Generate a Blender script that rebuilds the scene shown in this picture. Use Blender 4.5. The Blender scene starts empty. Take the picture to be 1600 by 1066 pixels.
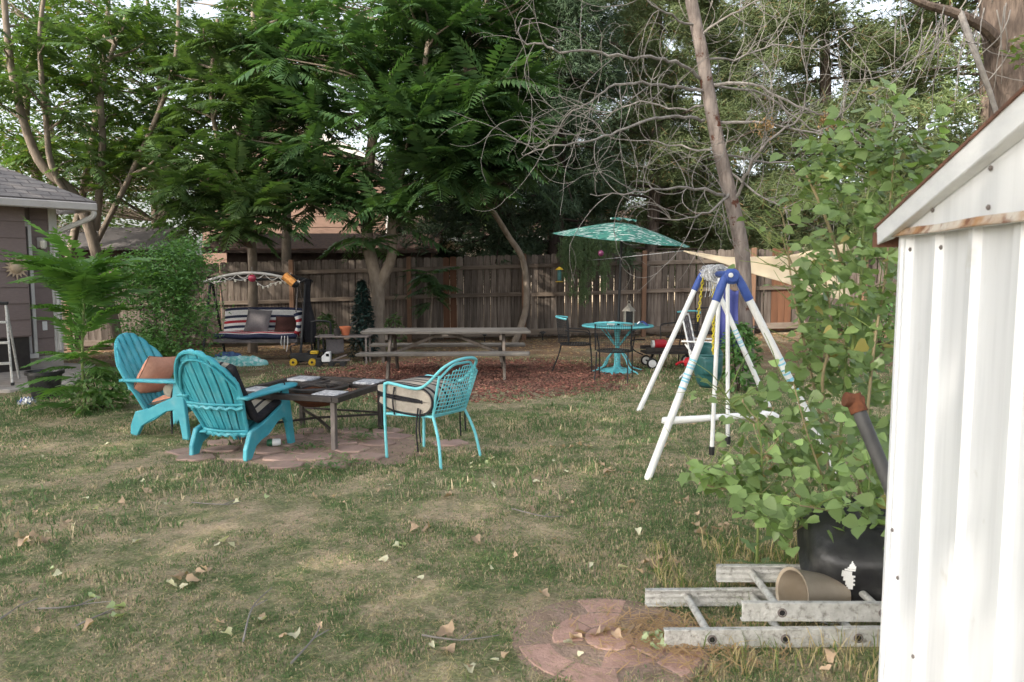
import bpy, math, random
import numpy as np
from mathutils import Matrix, Vector

random.seed(7)
RNG = np.random.default_rng(11)
SC = bpy.context.scene
COL = SC.collection
PI = math.pi

# ------------------------------------------------------------------ camera, sky, sun, exposure
CAM_H = 1.6
PITCH = math.atan(115.0 / 1200.0)
cam_data = bpy.data.cameras.new('camera')
cam = bpy.data.objects.new('camera', cam_data)
COL.objects.link(cam)
cam.location = (0, 0, CAM_H)
cam.rotation_euler = (PI / 2 - PITCH, 0, 0)
cam_data.sensor_width = 36.0
cam_data.lens = 27.0
cam_data.clip_start = 0.05
cam_data.clip_end = 2000.0
cam_data.dof.use_dof = True
cam_data.dof.focus_distance = 9.0
cam_data.dof.aperture_fstop = 6.3
SC.camera = cam

SUN_DIR = Vector((-0.62, -0.56, 0.55)).normalized()      # towards the sun: behind the viewer, to the left
sun_el = math.asin(SUN_DIR.z)
sun_az = math.atan2(SUN_DIR.x, SUN_DIR.y)
world = bpy.data.worlds.new('World')
SC.world = world
world.use_nodes = True
wn, wl = world.node_tree.nodes, world.node_tree.links
wn.clear()
sky = wn.new('ShaderNodeTexSky')
sky.sky_type = 'NISHITA'
sky.sun_disc = False
sky.sun_elevation = sun_el
sky.sun_rotation = sun_az
sky.air_density = 1.0
sky.dust_density = 4.0
sky.ozone_density = 1.0
hs = wn.new('ShaderNodeHueSaturation')
hs.inputs['Saturation'].default_value = 0.38
bg = wn.new('ShaderNodeBackground')
bg.inputs['Strength'].default_value = 0.15
wo = wn.new('ShaderNodeOutputWorld')
wl.new(sky.outputs[0], hs.inputs['Color'])
wl.new(hs.outputs[0], bg.inputs[0])
wl.new(bg.outputs[0], wo.inputs[0])

sun_data = bpy.data.lights.new('sun', 'SUN')
sun_data.energy = 2.1
sun_data.angle = math.radians(0.6)
sun_data.color = (1.0, 0.91, 0.78)
sun = bpy.data.objects.new('sun', sun_data)
COL.objects.link(sun)
sun.rotation_euler = (-SUN_DIR).to_track_quat('-Z', 'Y').to_euler()

SC.view_settings.view_transform = 'Standard'
SC.view_settings.look = 'None'
SC.view_settings.gamma = 1.0
SC.view_settings.use_curve_mapping = False
SC.view_settings.exposure = 1.6
SC.render.engine = 'CYCLES'
SC.cycles.use_denoising = True
SC.cycles.max_bounces = 6
SC.cycles.diffuse_bounces = 3
SC.cycles.glossy_bounces = 2
SC.cycles.transmission_bounces = 3
SC.cycles.transparent_max_bounces = 4
SC.cycles.sample_clamp_indirect = 6.0

# ------------------------------------------------------------------ measuring helpers
CP, SP = math.cos(PITCH), math.sin(PITCH)
def smooth(a, b, x):
    t = min(1.0, max(0.0, (x - a) / (b - a)))
    return t * t * (3 - 2 * t)
def gz(x, y):
    """height of the yard: it climbs gently to the right along the back fence"""
    return smooth(10, 16, y) * 0.026 * (max(-12.0, min(12.0, x)) + 1.0)
def P(px, py, d):
    """point of the place seen at a photograph position, d metres out into the yard"""
    u, v = (px - 800) / 1200.0, (533 - py) / 1200.0
    k = d / (CP + v * SP)
    return Vector((u * k, d, CAM_H + (-SP + v * CP) * k))
def G(px, py):
    z = 0.0
    for _ in range(6):
        u, v = (px - 800) / 1200.0, (533 - py) / 1200.0
        dz = -SP + v * CP
        k = (z - CAM_H) / dz
        x, y = u * k, (CP + v * SP) * k
        z = gz(x, y)
    return Vector((x, y, z))

# ------------------------------------------------------------------ mesh helpers
def catmull(pts, n=6):
    pts = [Vector(p) for p in pts]
    if len(pts) < 3:
        return pts
    out = []
    for i in range(len(pts) - 1):
        p0 = pts[max(i - 1, 0)]; p1 = pts[i]; p2 = pts[i + 1]; p3 = pts[min(i + 2, len(pts) - 1)]
        for k in range(n):
            t = k / n
            out.append(0.5 * ((2 * p1) + (p2 - p0) * t + (2 * p0 - 5 * p1 + 4 * p2 - p3) * t * t + (3 * p1 - p0 - 3 * p2 + p3) * t ** 3))
    out.append(pts[-1])
    return out

class MB:
    def __init__(self):
        self.v, self.f, self.m = [], [], []
        self.mi = 0
    def face(self, idx):
        self.f.append(tuple(idx)); self.m.append(self.mi)
    def box(self, c, s, rot=None):
        c = Vector(c); b = len(self.v)
        R = Matrix.Identity(3)
        if rot is not None:
            from mathutils import Euler
            R = Euler(rot).to_matrix()
        for dz in (-.5, .5):
            for dy in (-.5, .5):
                for dx in (-.5, .5):
                    self.v.append(c + R @ Vector((dx * s[0], dy * s[1], dz * s[2])))
        for q in ((0, 2, 3, 1), (4, 5, 7, 6), (0, 1, 5, 4), (2, 6, 7, 3), (0, 4, 6, 2), (1, 3, 7, 5)):
            self.face([b + i for i in q])
        return self
    def beam(self, p, q, w, h, up=(0, 0, 1)):
        p, q = Vector(p), Vector(q); d = (q - p).normalized(); up = Vector(up)
        s = d.cross(up)
        if s.length < 1e-4: s = d.cross(Vector((0, 1, 0)))
        s.normalize(); u = s.cross(d).normalized(); b = len(self.v)
        for e in (p, q):
            for a, c in ((-1, -1), (1, -1), (1, 1), (-1, 1)):
                self.v.append(e + s * (a * w / 2) + u * (c * h / 2))
        for q4 in ((0, 1, 2, 3), (7, 6, 5, 4), (0, 4, 5, 1), (1, 5, 6, 2), (2, 6, 7, 3), (3, 7, 4, 0)):
            self.face([b + i for i in q4])
        return self
    def tube(self, pts, r, n=8, cap=True, closed=False, r_end=None):
        pts = [Vector(p) for p in pts]; m = len(pts)
        if isinstance(r, (int, float)):
            re = r if r_end is None else r_end
            rs = [r + (re - r) * i / max(1, m - 1) for i in range(m)]
        else:
            rs = list(r)
            if len(rs) != m:
                rs = list(np.interp(np.linspace(0, 1, m), np.linspace(0, 1, len(rs)), rs))
        b = len(self.v); nrm = None
        for i, p in enumerate(pts):
            if closed:
                d = pts[(i + 1) % m] - pts[i - 1]
            else:
                d = pts[min(i + 1, m - 1)] - pts[max(i - 1, 0)]
            if d.length < 1e-7: d = Vector((0, 0, 1))
            d.normalize()
            if nrm is None:
                nrm = d.cross(Vector((0, 0, 1)) if abs(d.z) < .9 else Vector((1, 0, 0))).normalized()
            else:
                nrm = nrm - d * nrm.dot(d)
                if nrm.length < 1e-6: nrm = d.cross(Vector((.3, 1, .2)))
                nrm.normalize()
            bi = d.cross(nrm)
            for k in range(n):
                a = 2 * PI * k / n
                self.v.append(p + nrm * (math.cos(a) * rs[i]) + bi * (math.sin(a) * rs[i]))
        for i in range(m if closed else m - 1):
            j = (i + 1) % m
            for k in range(n):
                k2 = (k + 1) % n
                self.face((b + i * n + k, b + i * n + k2, b + j * n + k2, b + j * n + k))
        if cap and not closed:
            self.face([b + k for k in range(n)][::-1])
            self.face([b + (m - 1) * n + k for k in range(n)])
        return self
    def lathe(self, prof, n=20, c=(0, 0, 0), capt=True, capb=True):
        c = Vector(c); b = len(self.v)
        for r, z in prof:
            for k in range(n):
                a = 2 * PI * k / n
                self.v.append(c + Vector((r * math.cos(a), r * math.sin(a), z)))
        for i in range(len(prof) - 1):
            for k in range(n):
                k2 = (k + 1) % n
                self.face((b + i * n + k, b + i * n + k2, b + (i + 1) * n + k2, b + (i + 1) * n + k))
        if capb: self.face([b + k for k in range(n)][::-1])
        if capt: self.face([b + (len(prof) - 1) * n + k for k in range(n)])
        return self
    def grid(self, fn, nu, nv, mi=None):
        b = len(self.v)
        for j in range(nv + 1):
            for i in range(nu + 1):
                self.v.append(Vector(fn(i / nu, j / nv)))
        for j in range(nv):
            for i in range(nu):
                if mi is not None: self.mi = mi(i, j)
                a = b + j * (nu + 1) + i
                self.face((a, a + 1, a + nu + 2, a + nu + 1))
        return self
    def prism(self, poly, axis0, ax_u, ax_v, ext):
        """a polygon in the plane (u, v) from axis0, extruded by the vector ext"""
        axis0, ax_u, ax_v, ext = Vector(axis0), Vector(ax_u), Vector(ax_v), Vector(ext)
        b = len(self.v); n = len(poly)
        for e in (Vector((0, 0, 0)), ext):
            for u, v in poly:
                self.v.append(axis0 + ax_u * u + ax_v * v + e)
        self.face([b + i for i in range(n)][::-1])
        self.face([b + n + i for i in range(n)])
        for i in range(n):
            j = (i + 1) % n
            self.face((b + i, b + j, b + n + j, b + n + i))
        return self
    def mesh(self, name, mats, smooth_=False, off=None):
        me = bpy.data.meshes.new(name)
        off = Vector(off) if off is not None else Vector((0, 0, 0))
        me.from_pydata([tuple(v - off) for v in self.v], [], self.f)
        for mt in (mats if isinstance(mats, (list, tuple)) else [mats]):
            me.materials.append(mt)
        if isinstance(mats, (list, tuple)) and len(mats) > 1:
            me.polygons.foreach_set('material_index', self.m)
        if smooth_:
            me.polygons.foreach_set('use_smooth', [True] * len(me.polygons))
        me.update()
        return me
    def build(self, name, mats, parent=None, smooth=False, bevel=0, thick=0, world=False, subsurf=0, sharp=None):
        off = parent.location if (world and parent is not None) else None
        me = self.mesh(name, mats, smooth, off)
        o = bpy.data.objects.new(name, me)
        COL.objects.link(o)
        if parent is not None: o.parent = parent
        if thick:
            md = o.modifiers.new('solid', 'SOLIDIFY'); md.thickness = thick; md.offset = 0
        if subsurf:
            md = o.modifiers.new('sub', 'SUBSURF'); md.levels = subsurf; md.render_levels = subsurf
        if bevel:
            md = o.modifiers.new('bevel', 'BEVEL'); md.width = bevel; md.segments = 1; md.limit_method = 'ANGLE'
        if smooth and sharp is not False and not subsurf:
            try:
                me.set_sharp_from_angle(angle=math.radians(42))
            except Exception:
                pass
        return o

def tag(o, label, cat, group=None, kind=None):
    o['label'] = label; o['category'] = cat
    if group: o['group'] = group
    if kind: o['kind'] = kind
    return o
def thing(name, label, cat, loc=(0, 0, 0), rz=0.0, group=None):
    o = bpy.data.objects.new(name, None); COL.objects.link(o)
    o.location = loc; o.rotation_euler = (0, 0, rz); o.empty_display_size = .1
    return tag(o, label, cat, group)
def struct(o, label=None):
    o['kind'] = 'structure'
    if label: o['label'] = label
    return o
def link(name, me, parent=None, mat4=None):
    o = bpy.data.objects.new(name, me); COL.objects.link(o)
    if parent is not None: o.parent = parent
    if mat4 is not None: o.matrix_basis = mat4
    return o
def dup(root, label, loc, rz, group=None):
    r = root.copy(); COL.objects.link(r); r.location = loc; r.rotation_euler = (0, 0, rz); r['label'] = label
    if group: r['group'] = group
    for ch in list(root.children):
        c = ch.copy(); COL.objects.link(c); c.parent = r
        for g in list(ch.children):
            d = g.copy(); COL.objects.link(d); d.parent = c
    return r
def facing(dx, dy):
    """turn that points local +y along (dx, dy)"""
    return math.atan2(-dx, dy)

def np_mesh(name, V, faces, mats, smooth_=False):
    """V (n,3); faces: (m,k) array of one polygon size"""
    me = bpy.data.meshes.new(name)
    V = np.ascontiguousarray(V, dtype=np.float32)
    me.vertices.add(len(V)); me.vertices.foreach_set('co', V.ravel())
    m, k = faces.shape
    me.loops.add(m * k); me.loops.foreach_set('vertex_index', np.ascontiguousarray(faces, dtype=np.int32).ravel())
    me.polygons.add(m); me.polygons.foreach_set('loop_start', np.arange(0, m * k, k, dtype=np.int32))
    if smooth_: me.polygons.foreach_set('use_smooth', np.ones(m, dtype=bool))
    me.materials.append(mats)
    me.update(calc_edges=True); me.validate()
    return me
def scatter(name, tv, tf, R, T, mat, parent=None, kind=None):
    """many copies of one small template joined into one mesh; R (N,3,3) includes scale, T (N,3)"""
    tv = np.asarray(tv, float); tf = np.asarray(tf, int)
    N = len(T); k = len(tv)
    V = np.einsum('nij,kj->nki', R, tv) + T[:, None, :]
    F = (tf[None] + (np.arange(N) * k)[:, None, None]).reshape(-1, tf.shape[1])
    V = V.reshape(-1, 3)
    if parent is not None: V = V - np.array(parent.location)[None]
    o = link(name, np_mesh(name, V, F, mat), parent)
    if kind: o['kind'] = kind
    return o
def frames(D, up=None, scale=None, roll=None):
    """rotation matrices with local y along D and local z as near up as it goes"""
    D = D / np.linalg.norm(D, axis=1, keepdims=True)
    N = len(D)
    U = np.tile([0., 0., 1.], (N, 1)) if up is None else up / np.linalg.norm(up, axis=1, keepdims=True)
    X = np.cross(D, U); l = np.linalg.norm(X, axis=1, keepdims=True)
    X = np.where(l < 1e-3, np.array([[1., 0, 0]]), X / np.maximum(l, 1e-6))
    Z = np.cross(X, D)
    if roll is not None:
        c, s = np.cos(roll)[:, None], np.sin(roll)[:, None]
        X, Z = X * c + Z * s, -X * s + Z * c
    M = np.stack([X, D, Z], axis=2)
    if scale is not None: M = M * np.asarray(scale)[:, None, None]
    return M
def rdirs(n, zlo=-1, zhi=1):
    z = RNG.uniform(zlo, zhi, n); a = RNG.uniform(0, 2 * PI, n); r = np.sqrt(np.maximum(0, 1 - z * z))
    return np.stack([r * np.cos(a), r * np.sin(a), z], 1)
_lat = RNG.random((512, 512))
def vnoise(x, y, s=1.0, o=0):
    x = np.asarray(x) / s + 57.3 + o * 13.7; y = np.asarray(y) / s + 91.1 + o * 7.9
    xi = np.floor(x).astype(int); yi = np.floor(y).astype(int); fx = x - xi; fy = y - yi
    fx = fx * fx * (3 - 2 * fx); fy = fy * fy * (3 - 2 * fy)
    g = lambda a, b: _lat[a % 512, b % 512]
    return (g(xi, yi) * (1 - fx) + g(xi + 1, yi) * fx) * (1 - fy) + (g(xi, yi + 1) * (1 - fx) + g(xi + 1, yi + 1) * fx) * fy

# ------------------------------------------------------------------ materials
def new_mat(name):
    m = bpy.data.materials.new(name); m.use_nodes = True
    nt = m.node_tree; nt.nodes.clear()
    out = nt.nodes.new('ShaderNodeOutputMaterial')
    return m, nt, out
def mixc(nt, fac, a, b, typ='MIX'):
    n = nt.nodes.new('ShaderNodeMix'); n.data_type = 'RGBA'; n.blend_type = typ
    for sock, val in ((n.inputs[0], fac), (n.inputs[6], a), (n.inputs[7], b)):
        if hasattr(val, 'is_linked'): nt.links.new(val, sock)
        elif isinstance(val, (int, float)): sock.default_value = val
        else: sock.default_value = (*val, 1)
    return n.outputs[2]
def noise_fac(nt, scale, lo=.35, hi=.65, detail=3, rough=.6, stretch=None, coord='Object', seed=0.0):
    tc = nt.nodes.new('ShaderNodeTexCoord'); src = tc.outputs[coord]
    mp = nt.nodes.new('ShaderNodeMapping'); nt.links.new(src, mp.inputs[0])
    if stretch: mp.inputs['Scale'].default_value = stretch
    mp.inputs['Location'].default_value = (seed * 3.1, seed * 1.7, seed * 2.3)
    n = nt.nodes.new('ShaderNodeTexNoise'); n.inputs['Scale'].default_value = scale
    n.inputs['Detail'].default_value = detail; n.inputs['Roughness'].default_value = rough
    nt.links.new(mp.outputs[0], n.inputs['Vector'])
    r = nt.nodes.new('ShaderNodeMapRange'); r.inputs[1].default_value = lo; r.inputs[2].default_value = hi
    nt.links.new(n.outputs[0], r.inputs[0])
    return r.outputs[0], n.outputs[0]
def objrand(nt):
    return nt.nodes.new('ShaderNodeObjectInfo').outputs['Random']
def island(nt):
    return nt.nodes.new('ShaderNodeNewGeometry').outputs['Random Per Island']

def surf(name, c1, c2=None, scale=6, lo=.35, hi=.65, stretch=None, rough=.6, metal=0, bump=.0, bscale=None, spec=.4,
         c3=None, s3=2, lo3=.55, hi3=.7, jitter=0, jit_src='obj', detail=4, rust=None, coat=0):
    """general surface: two colours mixed by noise, optional third in large patches, per-object jitter, bump"""
    m, nt, out = new_mat(name)
    b = nt.nodes.new('ShaderNodeBsdfPrincipled')
    b.inputs['Roughness'].default_value = rough; b.inputs['Metallic'].default_value = metal
    b.inputs['Specular IOR Level'].default_value = spec
    if coat: b.inputs['Coat Weight'].default_value = coat
    nt.links.new(b.outputs[0], out.inputs[0])
    raw = None
    if c2 is not None:
        f, raw = noise_fac(nt, scale, lo, hi, detail, .6, stretch)
        col = mixc(nt, f, c1, c2)
    else:
        col = mixc(nt, 0.0, c1, c1)
    if c3 is not None:
        f3, _ = noise_fac(nt, s3, lo3, hi3, 5, .65, None, seed=4.0)
        col = mixc(nt, f3, col, c3)
    if jitter:
        r = objrand(nt) if jit_src == 'obj' else island(nt)
        h = nt.nodes.new('ShaderNodeHueSaturation')
        mr = nt.nodes.new('ShaderNodeMapRange'); mr.inputs[3].default_value = 1 - jitter; mr.inputs[4].default_value = 1 + jitter
        nt.links.new(r, mr.inputs[0]); nt.links.new(mr.outputs[0], h.inputs['Value']); nt.links.new(col, h.inputs['Color'])
        col = h.outputs[0]
    nt.links.new(col, b.inputs['Base Color'])
    if bump:
        _, n2 = noise_fac(nt, bscale or scale * 3, 0, 1, 4, .6, stretch, seed=1.0)
        bp = nt.nodes.new('ShaderNodeBump'); bp.inputs['Strength'].default_value = bump; bp.inputs['Distance'].default_value = .02
        nt.links.new(n2, bp.inputs['Height']); nt.links.new(bp.outputs[0], b.inputs['Normal'])
    return m

def leafmat(name, c1, c2, trans=.35, rough=.45, c3=None, p3=.9, spec=.4, tcol=None, var=.25):
    """foliage: colour differs from leaf to leaf; light also passes through"""
    m, nt, out = new_mat(name)
    b = nt.nodes.new('ShaderNodeBsdfPrincipled'); b.inputs['Roughness'].default_value = rough
    b.inputs['Specular IOR Level'].default_value = spec
    t = nt.nodes.new('ShaderNodeBsdfTranslucent')
    mx = nt.nodes.new('ShaderNodeMixShader'); mx.inputs[0].default_value = trans
    isl = island(nt)
    col = mixc(nt, isl, c1, c2)
    if c3 is not None:
        w = nt.nodes.new('ShaderNodeTexWhiteNoise'); w.noise_dimensions = '1D'; nt.links.new(isl, w.inputs['W'])
        gt = nt.nodes.new('ShaderNodeMath'); gt.operation = 'GREATER_THAN'; gt.inputs[1].default_value = p3
        nt.links.new(w.outputs[0], gt.inputs[0])
        col = mixc(nt, gt.outputs[0], col, c3)
    h = nt.nodes.new('ShaderNodeHueSaturation')
    mr = nt.nodes.new('ShaderNodeMapRange'); mr.inputs[3].default_value = 1 - var; mr.inputs[4].default_value = 1 + var
    nt.links.new(objrand(nt), mr.inputs[0]); nt.links.new(mr.outputs[0], h.inputs['Value']); nt.links.new(col, h.inputs['Color'])
    col = h.outputs[0]
    nt.links.new(col, b.inputs['Base Color'])
    tc = mixc(nt, 1.0, col, (1.15, 1.25, .55), 'MULTIPLY')
    nt.links.new(tc, t.inputs[0])
    nt.links.new(b.outputs[0], mx.inputs[1]); nt.links.new(t.outputs[0], mx.inputs[2]); nt.links.new(mx.outputs[0], out.inputs[0])
    return m

def wood(name, c1, c2, c3=None, axis='z', jitter=.2, rough=.8, bump=.5, fine=30):
    st = {'x': (.06, 1, 1), 'y': (1, .06, 1), 'z': (1, 1, .06)}[axis]
    return surf(name, c1, c2, fine, .3, .7, st, rough, 0, bump, fine * 1.3, .2, c3, 1.3, .5, .75, jitter)

M = {}
M['teal'] = surf('teal plastic', (.045, .31, .385), (.07, .37, .44), 9, rough=.45, bump=.05, spec=.4, c3=(.14, .38, .43), s3=7, lo3=.52, hi3=.78)
M['teal_metal'] = surf('teal painted metal', (.14, .50, .55), (.18, .55, .60), 14, rough=.45, c3=(.22, .42, .42), s3=9, lo3=.66, hi3=.75)
M['teal_worn'] = surf('worn teal paint', (.09, .40, .46), (.14, .48, .52), 10, rough=.55, c3=(.10, .13, .14), s3=12, lo3=.56, hi3=.66, bump=.1)
M['orange_cloth'] = surf('faded orange cloth', (.66, .33, .23), (.58, .28, .19), 25, rough=.9, bump=.2, bscale=120, spec=.1)
M['grey_stripe'] = surf('taupe cloth', (.36, .32, .26), (.30, .27, .22), 40, rough=.95, bump=.25, bscale=160, spec=.1)
M['black_stripe'] = surf('charcoal cloth', (.022, .022, .026), (.035, .033, .036), 40, rough=.95, bump=.2, bscale=160, spec=.1)
M['cream_stripe'] = surf('cream cloth', (.35, .315, .27), (.29, .26, .225), 30, rough=.95, bump=.25, bscale=150, spec=.1)
M['taupe_dark'] = surf('dark taupe cloth', (.13, .11, .09), (.10, .085, .07), 30, rough=.95, bump=.2, bscale=150, spec=.1)
M['red_stripe'] = surf('red cloth', (.38, .035, .045), (.30, .03, .04), 30, rough=.95, bump=.2, bscale=150, spec=.1)
M['white_stripe'] = surf('white cloth', (.72, .70, .68), (.62, .60, .58), 30, rough=.95, bump=.2, bscale=150, spec=.1)
M['navy_stripe'] = surf('navy cloth', (.025, .03, .06), (.035, .04, .07), 30, rough=.95, bump=.2, bscale=150, spec=.1)
M['grey_cloth'] = surf('grey cloth', (.16, .145, .15), (.13, .12, .125), 30, rough=.95, bump=.2, bscale=140, spec=.1)
M['maroon_cloth'] = surf('maroon brown cloth', (.055, .025, .022), (.04, .02, .018), 30, rough=.95, bump=.2, bscale=140, spec=.1)
M['dark_metal'] = surf('dark bronze metal', (.035, .030, .028), (.06, .05, .045), 14, rough=.5, metal=.3, c3=(.11, .07, .05), s3=7, lo3=.6, hi3=.75, bump=.1)
M['black_metal'] = surf('black wrought metal', (.012, .012, .013), (.02, .02, .022), 14, rough=.5, metal=.2)
M['grey_metal'] = surf('dull grey metal', (.20, .17, .16), (.15, .13, .12), 10, rough=.55, metal=.3, bump=.1)
M['rust'] = surf('rusty iron', (.16, .06, .03), (.09, .04, .025), 12, rough=.85, bump=.4, spec=.2)
M['tile'] = surf('patterned tile', (.55, .55, .56), (.25, .26, .29), 34, .42, .58, rough=.4, detail=6)
M['ash'] = surf('ash', (.10, .095, .09), (.05, .048, .045), 12, rough=.95, bump=.5)
M['white_pipe'] = surf('white enamel tube', (.80, .80, .79), (.72, .72, .70), 8, rough=.4, c3=(.42, .38, .33), s3=17, lo3=.70, hi3=.76)
M['blue_plastic'] = surf('blue plastic', (.035, .07, .27), (.05, .10, .34), 14, rough=.5, c3=(.16, .22, .42), s3=16, lo3=.62, hi3=.75)
M['light_blue'] = surf('pale blue sticker', (.30, .62, .74), (.20, .5, .66), 20, rough=.4)
M['yellow_chain'] = surf('yellow coated chain', (.60, .50, .015), (.50, .40, .012), 20, rough=.45)
M['rope'] = surf('frayed pale rope', (.62, .62, .62), (.30, .30, .31), 30, rough=.9)
M['green_plastic'] = surf('dark green plastic', (.018, .085, .085), (.025, .11, .105), 9, rough=.42)
M['purple_blue'] = surf('blue nylon cloth', (.055, .07, .25), (.08, .09, .30), 8, rough=.6, bump=.2)
M['white_plastic'] = surf('white plastic', (.78, .78, .76), (.68, .68, .66), 10, rough=.4)
M['black_plastic'] = surf('black plastic', (.012, .012, .013), (.03, .03, .03), 7, rough=.38, c3=(.075, .072, .068), s3=5, lo3=.54, hi3=.72, bump=.12, bscale=30)
M['red_plastic'] = surf('red plastic', (.52, .02, .03), (.42, .016, .025), 9, rough=.35)
M['yellow_plastic'] = surf('yellow plastic', (.62, .40, .02), (.5, .32, .02), 9, rough=.4)
M['tan_metal'] = surf('tan enamel sheet', (.42, .35, .27), (.34, .28, .21), 8, rough=.4, c3=(.16, .08, .05), s3=10, lo3=.64, hi3=.72, metal=.2)
M['aluminium'] = surf('weathered aluminium', (.62, .61, .58), (.46, .45, .42), 26, rough=.6, metal=.35, c3=(.24, .225, .20), s3=34, lo3=.52, hi3=.70, bump=.4, bscale=90)
M['pipe'] = surf('dark plastic pipe', (.055, .055, .055), (.085, .082, .08), 24, rough=.6, stretch=(1, 1, .3))
M['shed_white'] = surf('white enamel sheet', (.80, .81, .83), (.68, .69, .71), 2.2, .42, .72, (7, 7, .5), rough=.36, spec=.5, c3=(.56, .54, .50), s3=4.5, lo3=.64, hi3=.80, bump=.05, bscale=2.5)
M['shed_grey'] = surf('dull galvanised trim', (.78, .79, .80), (.70, .71, .73), 12, rough=.5, bump=.1, stretch=(1, 1, 3))
M['shed_rust'] = surf('rusting white sheet', (.60, .55, .48), (.40, .22, .10), 9, .38, .62, rough=.6, c3=(.20, .085, .04), s3=14, lo3=.52, hi3=.64)
M['rust_edge'] = surf('rusty sheet edge', (.20, .09, .055), (.12, .06, .04), 24, rough=.8, bump=.3)
M['fence'] = wood('weathered fence wood', (.058, .043, .034), (.175, .148, .126), (.036, .025, .019), 'z', .45, .85, .6, 26)
M['fence_new'] = wood('stained fence wood', (.14, .066, .036), (.085, .042, .025), None, 'z', .35, .75, .4, 22)
M['fence_rail'] = wood('weathered rail wood', (.105, .08, .062), (.18, .148, .12), (.065, .045, .034), 'x', .2, .85, .5, 22)
M['fence_post'] = wood('fence post wood', (.20, .115, .07), (.14, .085, .06), None, 'z', .2, .85, .4, 20)
M['picnic'] = wood('silvered picnic wood', (.125, .110, .096), (.23, .21, .185), (.07, .06, .05), 'x', .15, .85, .5, 20)
M['picnic_leg'] = wood('picnic leg wood', (.11, .09, .074), (.20, .17, .145), (.06, .047, .04), 'z', .15, .85, .5, 20)
M['bark'] = surf('bark', (.17, .13, .105), (.075, .057, .047), 20, .35, .65, (1, 1, .22), .9, 0, 1.0, 26, .15)
M['bark_pale'] = surf('smooth pale bark', (.25, .205, .165), (.16, .13, .10), 12, .35, .65, (1, 1, .4), .85, 0, .5, 26, .15)
M['bark_dark'] = surf('dark juniper bark', (.035, .026, .022), (.065, .048, .04), 18, .35, .65, (1, 1, .15), .95, 0, 1.0, 24, .1)
M['bark_dead'] = surf('dead tree bark', (.26, .22, .195), (.135, .11, .098), 13, .35, .65, (1, 1, .25), .9, 0, 1.0, 24, .1, c3=(.10, .045, .03), s3=5, lo3=.60, hi3=.64)
M['twig'] = surf('dead grey twig', (.27, .25, .228), (.16, .145, .132), 9, rough=.9, spec=.15)
M['green_stem'] = surf('green stem', (.17, .22, .06), (.12, .16, .05), 9, rough=.6)
M['tan_stem'] = surf('tan stem', (.30, .24, .13), (.22, .18, .10), 9, rough=.7)
M['siding'] = surf('mauve brown siding', (.215, .165, .155), (.19, .145, .135), 14, rough=.75, jitter=.05, bump=.1, stretch=(1, 1, 4))
M['siding_tan'] = surf('tan siding', (.20, .125, .092), (.175, .108, .08), 10, rough=.8, jitter=.07, bump=.1, stretch=(.3, .3, 3))
M['trim'] = surf('off white trim', (.62, .60, .57), (.55, .53, .50), 7, rough=.55)
M['gutter'] = surf('grey painted gutter', (.50, .47, .45), (.44, .41, .39), 7, rough=.5)
M['dark_base'] = surf('dark foundation', (.03, .025, .024), (.045, .04, .036), 6, rough=.9)
M['concrete'] = surf('patio concrete', (.40, .36, .33), (.31, .28, .25), 6, rough=.9, bump=.2, c3=(.24, .2, .17), s3=1.2)
M['glass'] = surf('dark door glass', (.012, .013, .015), rough=.08, spec=.6)
M['shed_dark'] = surf('dark brown boards', (.045, .03, .025), (.06, .042, .034), 12, rough=.9, stretch=(1, 1, .1), bump=.3)
M['tan_boards'] = surf('tan boards', (.28, .20, .13), (.23, .16, .10), 18, rough=.9, stretch=(1, 1, .1), bump=.3, jitter=.1)
M['cream'] = surf('cream stucco', (.66, .56, .43), (.60, .50, .38), 3, rough=.9)
M['flagstone'] = surf('red flagstone', (.37, .255, .215), (.30, .205, .17), 7, rough=.9, bump=.4, bscale=26, jitter=.15, c3=(.30, .23, .16), s3=4, lo3=.55, hi3=.72)
M['brick_red'] = surf('red paver', (.46, .29, .235), (.38, .235, .19), 16, rough=.9, bump=.4, bscale=60, jitter=.10, c3=(.34, .25, .18), s3=7, lo3=.58, hi3=.75)
M['chips'] = surf('red wood chips', (.20, .075, .055), (.11, .055, .042), 2, rough=.9, jitter=.5, jit_src='isl', c3=(.36, .20, .13), s3=60, lo3=.5, hi3=.7)
M['terracotta'] = surf('terracotta', (.50, .155, .07), (.44, .13, .06), 8, rough=.8)
M['sail'] = surf('tan shade cloth', (.56, .47, .33), (.51, .42, .29), 3, rough=.9, bump=.1, bscale=80)
M['tarp_navy'] = surf('navy patterned cloth', (.03, .06, .16), (.06, .12, .24), 16, rough=.7, c3=(.16, .24, .36), s3=18, lo3=.6, hi3=.72)
M['tarp_mint'] = surf('mint patterned cloth', (.30, .58, .56), (.10, .42, .40), 9, rough=.7, c3=(.62, .72, .70), s3=12, lo3=.5, hi3=.62)
M['gold'] = surf('tan tin ornament', (.52, .40, .28), (.42, .32, .22), 14, rough=.5, metal=.3)
M['lantern_orange'] = surf('orange paper lantern', (.75, .36, .10), (.62, .24, .06), 20, .45, .55, rough=.7)
M['red_ball'] = surf('crimson glass ball', (.30, .02, .05), (.42, .05, .09), 12, rough=.2, spec=.6)
M['purple'] = surf('purple glass', (.10, .02, .06), (.14, .03, .08), 12, rough=.25)
M['lantern_tin'] = surf('weathered tin lantern', (.30, .27, .23), (.20, .18, .15), 18, rough=.6, metal=.3)
M['bulb'] = surf('pale plastic bulb', (.75, .72, .62), (.66, .63, .55), 10, rough=.3)
M['can_green'] = surf('green can print', (.03, .12, .06), (.05, .16, .09), 10, rough=.3, metal=.4)

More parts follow.
